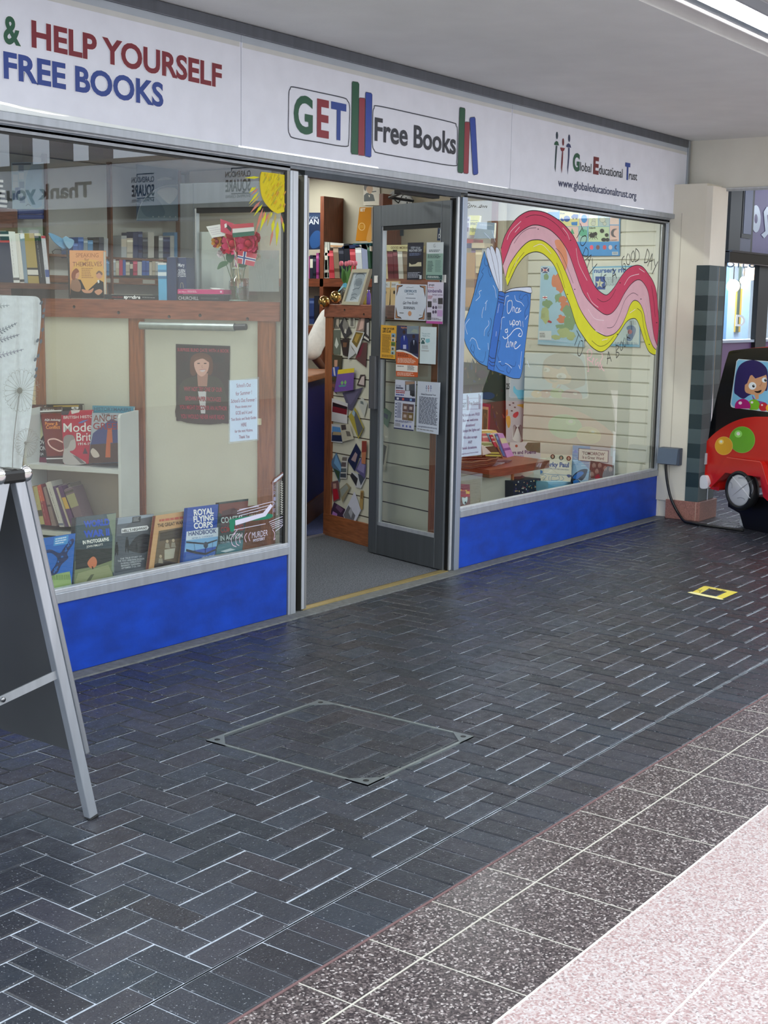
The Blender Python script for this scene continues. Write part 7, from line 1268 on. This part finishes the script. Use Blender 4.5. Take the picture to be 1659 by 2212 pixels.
for i, (x0, x1) in enumerate(((190, 325), (330, 460))): deskbox('magazine_file', ('cardboard magazine file with white label nearest the door handle', 'second cardboard magazine file half behind the certificate')[i], g((x0, 1600), (x1, 1600), (x1-6, 2000), (x0-30, 2000)), WP_.off(.03), .2, C(206, 176, 130), lambda a, Q: (a.quad(Q, .08, .04, .92, .26, C(206, 208, 212)), a.text('BIARC', lerp4(Q, .15, .18), lerp4(Q, .7, .18), 4, C(110)), a.disc(*lerp4(Q, .45, .45), 2, 4, C(50, 40, 30))), 'file')
cc_ = SIDE(4.2).hit(862, 439); nr = SIDE(4.2).n; nr = (nr+V((0, -.25, -.05))).normalized(); cr_ = 27/FPX*(cc_-CAM).length*1.05
CL = thing('wall_clock', cc_, 'round white wall clock above the open door', 'clock')
m = M('gloss'); m.lathe([(cr_*.6, -.04), (cr_, -.04), (cr_*1.02, 0), (cr_*.97, .02), (cr_*.86, .012)], cc_, C(196, 200, 202), n=40, ax=nr); m.build('rim', CL)
m = M('satin'); m.lathe([(cr_*.87, .008), (0, .009)], cc_, C(226, 232, 234), n=40, ax=nr); m.build('dial', CL)
m = M('matte'); e1_ = V((0, 0, 1)).cross(nr).normalized(); e2_ = nr.cross(e1_)
for k in range(12):
    w_ = k*.5236; q = cc_+nr*.0105+(e1_*math.sin(w_)+e2_*math.cos(w_))*cr_*.68; m.obox(q-e1_*.005-e2_*.008, e1_*.01, e2_*.018, nr*.001, C(70, 76, 84))
m.build('numeral', CL)
for L_, w_ in ((.4, -.9), (.6, .5)):
    m = M('matte'); d_ = e1_*math.sin(w_)+e2_*math.cos(w_); s_ = d_.cross(nr); m.obox(cc_+nr*.012-s_*.004, d_*cr_*L_, s_*.008, nr*.001, C(30)); m.build('hand', CL)
g = Z(980, 430, 5.53)
def art(a, Q): a.text('WHAT', *g((195, 310), (280, 312)), 6, C(90, 100, 40), .04); a.text('TO DO', *g((190, 385), (262, 388)), 6, C(60, 110, 90), .04); a.stroke(g((185, 255), (290, 258)), .8, C(110, 120, 50)); a.stroke(g((230, 330), (228, 400)), 1, C(90, 100, 40))
book('hardback_book', 'bright yellow advice book on the shelf behind the window signature', g((185, 195), (312, 197), (285, 430), (175, 430)), WP_.off(.02), .03, C(222, 218, 110), art, None)
book('hardback_book', 'grey blue book leaning next to the bright yellow advice book', g((285, 275), (490, 282), (480, 470), (240, 470)), WP_.off(.06), .03, C(120, 140, 160), lambda a, Q: a.lines(Q, .15, .95, .12, .24, 2, C(180, 190, 200), .4), None)
slantbook('upright_book', 'white spined book with purple type by the window post', g((155, 210), (188, 210), (172, 465), (150, 465)), WP_.off(.04), .15, C(206, 206, 214), None, ((.1, .2, C(110, 100, 150)), (.3, .7, C(130, 120, 170))))
for lab, Q, c in (('red book lying flat on the shelf behind the painted book', ((150, 478), (235, 478), (235, 526), (150, 526)), C(176, 40, 56)), ('dark blue book lying under the red flat book', ((150, 530), (215, 530), (215, 585), (150, 585)), C(50, 56, 110)), ('cream book lying flat behind the points of the painted pages', ((215, 520), (365, 525), (365, 585), (215, 585)), C(206, 190, 160))): slantbook('flat_book', lab, g(*Q), WP_.off(.03), .15, c, None, pages=False)
deskbox('cardboard_box', 'brown cardboard box beside the window post under the flat books', g((150, 640), (252, 640), (240, 1290), (140, 1290)), WP_.off(.01), .25, C(176, 136, 90))
# ---- things on the ledge of the photo partition
RL = RP.off(-.02); g = Z(640, 380, 7.373)
FR = thing('framed_portrait', RL.hit(*g((860, 2065))[0]), 'pale framed pencil portrait leaning on the ledge by the door', 'picture frame')
fpl = RP.off(.03); Qf = g((885, 1487), (1170, 1480), (1000, 2060), (712, 2050))
p = [fpl.hit(*q) for q in Qf]; ins = [lerp4(Qf, .1, .1), lerp4(Qf, .9, .1), lerp4(Qf, .9, .91), lerp4(Qf, .1, .91)]
m = Art(fpl, 'satin')
for i in range(4):
    j = (i+1) % 4; m.prism([fpl.hit(*Qf[i]), fpl.hit(*Qf[j]), fpl.hit(*ins[j]), fpl.hit(*ins[i])], -fpl.n*.03, C(196, 190, 166))
m.build('frame', FR)
m = Art(fpl.off(-.012), 'matte'); m.poly(ins, C(196, 206, 212)); G3 = C(120, 132, 140)
m.poly(smooth(g((940, 1640), (960, 1570), (1040, 1550), (1095, 1580), (1070, 1700), (1050, 1830), (1000, 1900), (930, 1960), (870, 1980), (880, 1880), (920, 1800), (915, 1700)), True), C(164, 176, 184))
for P in (((940, 1620), (980, 1560), (1060, 1560), (1095, 1600)), ((950, 1660), (1000, 1640), (1050, 1650)), ((930, 1740), (960, 1690), (1030, 1690)), ((900, 1820), (960, 1790), (1000, 1800)), ((880, 1900), (930, 1880), (970, 1890)), ((960, 1720), (990, 1700), (1020, 1760), (980, 1800)), ((860, 1980), (900, 1930), (960, 1960))): m.curve(g(*P), 1.4, G3)
m.poly(smooth(g((945, 1680), (1000, 1655), (1050, 1670), (1030, 1740), (960, 1750)), True), C(130, 142, 150)); m.build('portrait', FR)
for i, (u, v, r) in enumerate(((443, 2002, 91), (628, 1928, 92))):
    pl = RP.off(.035 if i else .05); o_ = pl.hit(*g((u, v))[0]); rr = r/7.373/FPX*(o_-CAM).length; m = M('chrome'); m.ball(o_, rr, C(206, 170, 104), n=16)
    for k in range(3): m.tube([o_+V((math.cos(t*.5236)*rr*1.005, math.sin(t*.5236)*rr*1.005*math.cos(k*1.05), math.sin(t*.5236)*rr*1.005*math.sin(k*1.05))) for t in range(12)], rr*.012, C(160, 120, 70), n=5, closed=True)
    m.build('gold_ball', None, ('gold ornamental ball overhanging the end of the ledge', 'gold ornamental ball between the ledge end ball and the picture frame')[i], 'ornament', 'gold ornamental balls')
TV = thing('tulip_vase', RP.off(-.1).hit(*g((790, 2050))[0]), 'clear vase of pink artificial tulips with a blue ribbon on the ledge', 'flowers'); tpl = RP.off(-.07)
for u, v in ((718, 1395), (800, 1400), (850, 1385), (880, 1390), (940, 1392)):
    o_ = tpl.hit(*g((u, v))[0]); rr = 44/7.373/FPX*(o_-CAM).length; m = M('satin')
    for k in range(6):
        w_ = k*1.047+u; d_ = V((math.cos(w_), math.sin(w_), 0)); m.ball(o_+d_*rr*.35, rr*.62, C(236, 140, 156) if k % 2 else C(226, 116, 136), sc=(.8, .8, 1.45), n=7)
    m.build('tulip_head', TV); m = M('satin'); m.tube([o_, tpl.hit(*g((790+(u-790)*.2, 1800))[0])], .004, C(90, 140, 70), n=6); m.build('stem', TV)
for P in (((720, 1640), (725, 1500), (760, 1480), (790, 1560), (800, 1680), (760, 1700)), ((790, 1680), (800, 1560), (850, 1470), (870, 1480), (840, 1600), (820, 1690)), ((740, 1690), (735, 1570), (770, 1500), (800, 1620), (790, 1700))): m = Art(tpl.off(.01), 'satin'); m.prism([tpl.off(.01).hit(*q) for q in smooth(g(*P), True)], -tpl.n*.002, C(84, 134, 64)); m.build('leaf', TV)
vb2 = tpl.hit(*g((790, 2052))[0]); vz = tpl.hit(*g((790, 1720))[0]).z; m = M('glass'); m.lathe([(0, .002), (.04, .002), (.045, .02), (.038, vz-vb2.z)], vb2, WHITE, n=20); m.build('vase', TV)
m = Art(tpl.off(.05), 'satin'); m.band(g((740, 1720), (790, 1700), (810, 1720)), g((735, 1770), (790, 1780), (800, 1760)), C(96, 180, 214)); m.band(g((740, 1735), (700, 1790), (665, 1835)), g((760, 1760), (715, 1810), (680, 1840)), C(150, 206, 230)); m.build('ribbon', TV)
for i, (u, c) in enumerate(((1065, C(196, 170, 60)), (1120, C(206, 190, 90)), (1150, C(130, 100, 196)))): o_ = RP.off(-.04).hit(*g((u, 2055))[0]); m = M('gloss'); m.lathe([(0, 0), (.012, 0), (.014, .01), (.014, .075), (.007, .085), (.007, .1), (0, .1)], o_, c, n=14); m.build('small_bottle', None, ('mustard topped little bottle beside the picture frame', 'yellow little bottle behind the door edge on the ledge', 'violet little bottle at the door edge on the ledge')[i], 'bottle', 'little bottles on the ledge')
# ---- photos and cards pinned on the partition
g1 = Z(640, 640, 6.91); g2 = Z(640, 930, 5.395); g3 = Z(790, 600, 6.143); gp = 'photos and cards pinned on the slatted partition'
cards = [
 (g1, 'small grey interior snapshot in the top corner by the pine edge', ((558, 330), (645, 325), (640, 475), (555, 478)), (110, 108, 100), [((565, 335), (600, 335), (580, 470), (562, 470), (70, 70, 66)), ((605, 340), (640, 335), (635, 470), (600, 420), (186, 176, 160))], 0),
 (g1, 'dark diamond turned photo of a hillside near the top of the partition', ((718, 295), (830, 545), (722, 640), (640, 440)), (60, 58, 62), [((718, 310), (790, 440), (730, 560), (690, 440), (130, 128, 122)), ((735, 480), (752, 500), (745, 560), (715, 540), (206, 200, 190))], 1),
 (g1, 'white sketch card of tall buildings near the ledge', ((780, 310), (880, 305), (872, 468), (795, 462)), (200, 198, 184), [((815, 320), (850, 320), (860, 450), (810, 450), (120, 118, 112))], 0),
 (g1, 'long photo of two pale figures below the ledge beside the door edge', ((950, 285), (1050, 285), (1010, 520), (890, 520)), (150, 126, 116), [((980, 300), (1020, 310), (1000, 480), (930, 510), (216, 180, 168))], 0),
 (g1, 'grey green card of a white drop shape by the pine edge', ((545, 503), (660, 500), (655, 868), (540, 858)), (104, 112, 100), [((600, 610), (636, 720), (605, 782), (575, 730), (206, 214, 204))], 0),
 (g1, 'black and white portrait of a man beside the door edge', ((1030, 310), (1090, 310), (1085, 690), (1000, 650)), (52, 48, 52), [((1055, 400), (1088, 390), (1085, 600), (1050, 560), (190, 188, 186)), ((1020, 590), (1085, 640), (1085, 670), (1010, 620), (214, 210, 200))], 2),
 (g1, 'tilted photo of golden dancers with a white border', ((880, 520), (1020, 540), (905, 872), (800, 690)), (214, 216, 216), [((890, 530), (1005, 548), (905, 770), (830, 680), (124, 104, 50)), ((900, 560), (960, 570), (900, 700), (865, 660), (176, 146, 70))], 3),
 (g1, 'dark torn photo of coffee cups under the hillside photo', ((660, 650), (790, 620), (770, 900), (700, 880)), (50, 40, 40), [((700, 690), (760, 690), (750, 760), (700, 760), (120, 84, 60))], 1),
 (g1, 'curled white card with a shadowed fold in the middle', ((800, 700), (840, 790), (890, 850), (770, 945)), (196, 198, 200), [], 2),
 (g1, 'crimson and brown photo of a crowd by the door edge', ((985, 690), (1060, 690), (1040, 1060), (880, 930)), (96, 64, 64), [((985, 730), (1020, 690), (960, 900), (890, 920), (120, 40, 60))], 1),
 (g1, 'photo of a child in a blue jumper with a sash', ((540, 870), (690, 890), (650, 1290), (480, 1240)), (66, 62, 46), [((545, 1060), (640, 1050), (620, 1200), (495, 1190), (40, 70, 160)), ((570, 950), (620, 950), (615, 1050), (570, 1050), (196, 150, 126)), ((550, 1060), (575, 1060), (590, 1190), (565, 1180), (196, 196, 206))], 2),
 (g1, 'purple card with a yellow band and two green birds', ((625, 1098), (868, 1072), (850, 1400), (568, 1432)), (116, 84, 160), [((625, 1098), (868, 1072), (866, 1136), (618, 1164), (226, 200, 50)), ((665, 1290), (690, 1256), (706, 1290), (685, 1330), (130, 190, 110)), ((712, 1290), (735, 1248), (755, 1285), (735, 1322), (130, 190, 110)), ((632, 1332), (750, 1326), (735, 1345), (645, 1352), (80, 170, 150))], 5),
 (g1, 'brown photo of a shoreline below the child in blue', ((480, 1260), (590, 1280), (600, 1460), (500, 1350)), (86, 70, 66), [((530, 1300), (580, 1310), (575, 1370), (530, 1340), (130, 84, 76))], 1),
 (g1, 'violet grey fabric pattern card hanging point down under the purple card', ((690, 1440), (1000, 1360), (830, 1700), (780, 1690)), (88, 84, 106), [((740, 1470), (940, 1410), (830, 1600), (800, 1620), (104, 98, 126))], 1),
 (g1, 'photo of a kneeling figure in white beside the door handle', ((960, 1170), (1030, 1170), (1025, 1350), (905, 1330)), (70, 58, 58), [((980, 1200), (1020, 1190), (1015, 1330), (930, 1310), (206, 190, 186))], 1),
 (g1, 'white bordered photo of a dark red sofa', ((535, 1520), (770, 1600), (760, 1905), (520, 1860)), (206, 204, 206), [((545, 1580), (765, 1650), (755, 1770), (538, 1725), (120, 34, 44)), ((548, 1583), (765, 1652), (763, 1690), (545, 1640), (40, 26, 30))], 2),
 (g1, 'white drawing card of a bird tilted by the door edge', ((985, 1510), (1065, 1600), (1015, 1810), (915, 1580)), (196, 198, 190), [((960, 1560), (1000, 1570), (1010, 1620), (960, 1600), (110, 120, 120))], 1),
 (g1, 'yellow edged photo of a harbour crowd', ((880, 1660), (1010, 1960), (930, 2130), (780, 1790)), (170, 156, 66), [((840, 1680), (900, 1740), (1000, 1970), (930, 2100), (96, 100, 104)), ((860, 1690), (880, 1740), (870, 1800), (830, 1750), (150, 176, 196))], 2),
 (g1, 'white bordered photo of a town under blue sky beside the pine edge', ((525, 1905), (690, 1920), (690, 2190), (520, 2170)), (206, 206, 210), [((540, 1940), (680, 1960), (680, 2040), (535, 2030), (96, 150, 206)), ((535, 2030), (680, 2040), (690, 2170), (530, 2160), (40, 50, 80)), ((550, 2020), (670, 2030), (670, 2075), (545, 2070), (176, 156, 120))], 2),
 (g1, 'white floral photo overlapping the town photo', ((650, 1905), (800, 1910), (860, 2130), (690, 2170)), (196, 190, 170), [((670, 1920), (740, 1915), (750, 1990), (680, 2000), (80, 72, 70)), ((740, 2010), (800, 2020), (820, 2090), (760, 2090), (110, 104, 96))], 3),
 (g2, 'blue green photo of a canal bridge by the pine edge', ((468, 255), (545, 440), (500, 605), (400, 375)), (90, 120, 150), [((465, 275), (530, 440), (520, 480), (440, 380), (120, 166, 206)), ((440, 440), (510, 480), (500, 590), (430, 430), (60, 84, 60))], 1),
 (g2, 'strip of four small photo frames overlapping the canal photo', ((545, 295), (605, 300), (585, 565), (510, 560)), (196, 194, 190), [((540, 310), (595, 312), (590, 355), (535, 350), (120, 112, 104)), ((530, 368), (585, 372), (580, 425), (525, 420), (100, 90, 90)), ((525, 440), (585, 440), (583, 488), (520, 485), (90, 100, 104)), ((518, 500), (583, 500), (582, 550), (515, 545), (70, 76, 84))], 2),
 (g2, 'navy photo of a lit seated figure', ((698, 148), (755, 250), (680, 475), (600, 350)), (34, 42, 76), [((690, 250), (715, 280), (690, 370), (640, 340), (170, 146, 150))], 1),
 (g2, 'purple crystal pattern photo beside the door edge', ((760, 310), (815, 400), (800, 560), (690, 460)), (96, 90, 136), [((760, 340), (800, 400), (790, 500), (710, 450), (140, 132, 176))], 2),
 (g2, 'two red and orange stamps pinned under the ledge of photos', ((765, 120), (822, 120), (805, 390), (762, 385)), (186, 120, 86), [((768, 125), (820, 125), (818, 250), (766, 255), (140, 60, 50))], 3),
 (g2, 'dark window photo with a white corner pointing down', ((640, 480), (815, 545), (755, 675), (690, 660)), (200, 202, 206), [((650, 490), (720, 560), (700, 650), (630, 530), (50, 48, 52)), ((720, 500), (810, 540), (755, 640), (735, 580), (70, 76, 90))], 1),
 (g2, 'photo of a woman in a red coat near the foot', ((405, 600), (490, 580), (510, 800), (435, 835)), (120, 84, 84), [((425, 680), (480, 680), (500, 790), (440, 820), (176, 34, 50)), ((430, 620), (465, 615), (468, 670), (435, 680), (190, 150, 136))], 1),
 (g2, 'grey paper card tilted on a beige card near the foot', ((590, 610), (635, 660), (540, 840), (500, 690)), (150, 140, 110), [((585, 625), (610, 670), (530, 780), (515, 690), (150, 156, 148))], 2),
 (g2, 'white card with a grey rocky mountain near the foot', ((680, 710), (755, 930), (640, 1165), (545, 985)), (206, 208, 222), [((610, 870), (690, 990), (640, 1150), (550, 985), (110, 110, 116)), ((640, 890), (660, 960), (640, 1020), (610, 950), (170, 172, 180))], 2),
 (g2, 'gold patterned ribbon card near the door edge', ((750, 700), (785, 700), (775, 920), (735, 920)), (176, 146, 90), [((755, 720), (780, 720), (775, 800), (750, 790), (130, 100, 60))], 1),
 (g2, 'photo of a purple stage show at the foot of the partition', ((440, 835), (570, 915), (545, 1110), (395, 985)), (66, 46, 70), [((430, 940), (480, 970), (470, 1040), (415, 990), (170, 120, 190)), ((480, 860), (550, 920), (520, 960), (460, 900), (110, 80, 110))], 1),
 (g3, 'green photo of dark petals seen low through the door glass', ((215, 1690), (345, 1790), (295, 1990), (180, 1870)), (96, 130, 104), [((240, 1790), (300, 1820), (290, 1880), (245, 1850), (44, 56, 90))], 1),
 (g3, 'red diamond card seen low through the door glass', ((185, 2035), (240, 2105), (200, 2260), (140, 2190)), (160, 50, 66), [], 1),
 (g2, 'white framed dark photo seen low through the door glass', ((1010, 130), (1075, 165), (1035, 470), (945, 400)), (196, 190, 170), [((1010, 160), (1055, 185), (1020, 400), (970, 360), (70, 66, 60))], 1),
]
for g, lab, Q, c, items, lv in cards:
    def art(a, Q_, items=items, g=g):
        for it in items: a.poly(g(*it[:4]), C(*it[4]))
    sheet('pinned_photo', lab, g(*Q), RP.off(.004+.0035*lv), C(*c), 'photo', gp, art=art)
# ---- counter, person
CT = LEVEL(.0).hit(680, 1118); cz = UPR((CT.x, CT.y), 62).hit(690, 803).z; ch_ = hvec(62); cn = UPR((CT.x, CT.y), 62).n
K = thing('shop_counter', V((CT.x, CT.y, 0)), 'dark blue shop counter with wooden top seen through the doorway', 'counter'); b0 = V((CT.x, CT.y, 0))-ch_*1.0
m = M('satin'); m.obox(b0+V((0, 0, .0)), ch_*1.6, -cn*.5, V((0, 0, cz-.05)), C(16, 24, 84)); m.build('front_panel', K)
m = M('wood'); m.obox(b0+cn*.015, ch_*1.6, -cn*.015, V((0, 0, .16)), C(96, 62, 44)); m.build('skirting', K)
m = M('wood'); m.obox(b0+cn*.05+V((0, 0, cz-.05)), ch_*1.62, -cn*.62, V((0, 0, .05)), C(150, 96, 60), bev=.008); m.build('counter_top', K)
hp_ = FRONT(2.5); ch_ = V((.63, -.777, 0)); cn = V((-.777, -.63, 0)); sh = hp_.hit(700, 690); el = hp_.hit(673, 762); wr = hp_.hit(699, 797); PC = V((sh.x, sh.y, 0))+ch_*.19
def skin(name, pts, edges, rad, c, mm, parent=None, root=0, **kw):
    me = bpy.data.meshes.new(name); me.from_pydata([tuple(p) for p in pts], edges, []); o = bpy.data.objects.new(name, me); COL.objects.link(o)
    s = o.modifiers.new('skin', 'SKIN'); s.use_smooth_shade = True
    for i, r in enumerate(rad): me.skin_vertices[0].data[i].radius = (r, r) if not isinstance(r, tuple) else r
    me.skin_vertices[0].data[root].use_root = True
    b = o.modifiers.new('sub', 'SUBSURF'); b.levels = 2; b.render_levels = 2
    dg = bpy.context.evaluated_depsgraph_get(); ev = o.evaluated_get(dg); e = ev.to_mesh(); m = M(mm)
    m.mesh([v.co.copy() for v in e.vertices], [tuple(p.vertices) for p in e.polygons], c, mm, True); ev.to_mesh_clear(); bpy.data.objects.remove(o)
    return m
SK = C(124, 84, 66); up = V((0, 0, 1)); fw = cn; sd = -ch_     # faces the counter front; sd is towards the arm that shows
hip = PC-fw*.12+up*.92; chest = PC+up*(sh.z-.1)-ch_*0; neck = PC+fw*.06+up*(sh.z+.03); head = neck+fw*.1+up*.10+ch_*.05
lsh = sh+ch_*.02; rsh = PC*2-V((sh.x, sh.y, 0))*1+up*sh.z-PC*0; rsh = V((PC.x*2-sh.x, PC.y*2-sh.y, sh.z))
rel = rsh+ch_*.06-up*.27+fw*.05; rwr = rel+fw*.2-ch_*.1-up*.04
pts = [hip, hip+up*.22+fw*.03, chest, neck, head, head+up*.1+fw*.02, lsh, el, wr, rsh, rel, rwr, hip-ch_*.1-up*.45, hip-ch_*.1-up*.9, hip+ch_*.1-up*.45, hip+ch_*.1-up*.9]
edges = [(0, 1), (1, 2), (2, 3), (3, 4), (4, 5), (2, 6), (6, 7), (7, 8), (2, 9), (9, 10), (10, 11), (0, 12), (12, 13), (0, 14), (14, 15)]
rad = [.15, .14, .15, .055, .095, .085, .06, .045, .03, .06, .045, .03, .08, .05, .08, .05]
body = skin('body', pts, edges, rad, SK, 'satin')
for w0, dr in ((wr, (ch_*.8+fw*.4).normalized()), (rwr, (fw*.9-ch_*.3).normalized())):       # palms, four fingers and a thumb each
    s_ = up.cross(dr).normalized(); palm = w0+dr*.06; body.ball(palm, .042, SK, sc=(1, 1, .55), n=8)
    for k in range(4): b_ = palm+dr*.03+s_*(k-1.5)*.019; L_ = (.062, .072, .066, .05)[k]; body.tube([b_, b_+dr*L_*.5-up*.004, b_+dr*L_*.8-up*.016, b_+dr*L_-up*.032], [.0095, .009, .008, .006], SK, n=8)
    b_ = palm-dr*.015+s_*.035; body.tube([b_, b_+s_*.025+dr*.02-up*.005, b_+s_*.032+dr*.045-up*.014], [.011, .01, .007], SK, n=8)
fc = head+fw*.088+up*.05
for s in (-1, 1): body.ball(fc+ch_*s*.032+up*.012, .011, C(220, 214, 206), n=6); body.ball(fc+ch_*s*.032+up*.012+fw*.007, .006, C(30, 22, 20), n=6); body.ball(head+ch_*s*.092+up*.04, .026, SK, sc=(.5, .6, 1.1), n=6)
body.ball(fc-up*.012+fw*.012, .015, SK, sc=(.8, 1, 1.4), n=6); body.tube([fc-ch_*.025-up*.045, fc-up*.048+fw*.006, fc+ch_*.025-up*.045], .006, C(130, 70, 64), n=6)
P_ = body.build('person', None, 'person in a loose white shirt leaning over behind the blue counter', 'person')
shp = [hip-up*.02, hip+up*.22+fw*.03, chest, neck-up*.03, lsh, el, el.lerp(wr, .3), rsh, rel, rel.lerp(rwr, .45)]
sm2 = skin('shirt', shp, [(0, 1), (1, 2), (2, 3), (2, 4), (4, 5), (5, 6), (2, 7), (7, 8), (8, 9)], [.19, .185, .185, .075, .105, .085, .07, .105, .085, .07], C(226, 224, 220), 'cloth'); sm2.build('shirt', P_)
tr = skin('trousers', [hip, hip-ch_*.1-up*.45, hip-ch_*.1-up*.88, hip+ch_*.1-up*.45, hip+ch_*.1-up*.88], [(0, 1), (1, 2), (0, 3), (3, 4)], [.18, .1, .08, .1, .08], C(40, 44, 56), 'cloth'); tr.build('trousers', P_)
hr = M('satin'); hr.ball(head+up*.075-fw*.02, .112, C(60, 56, 54), sc=(1, 1, .85), n=12); hr.build('hair', P_)
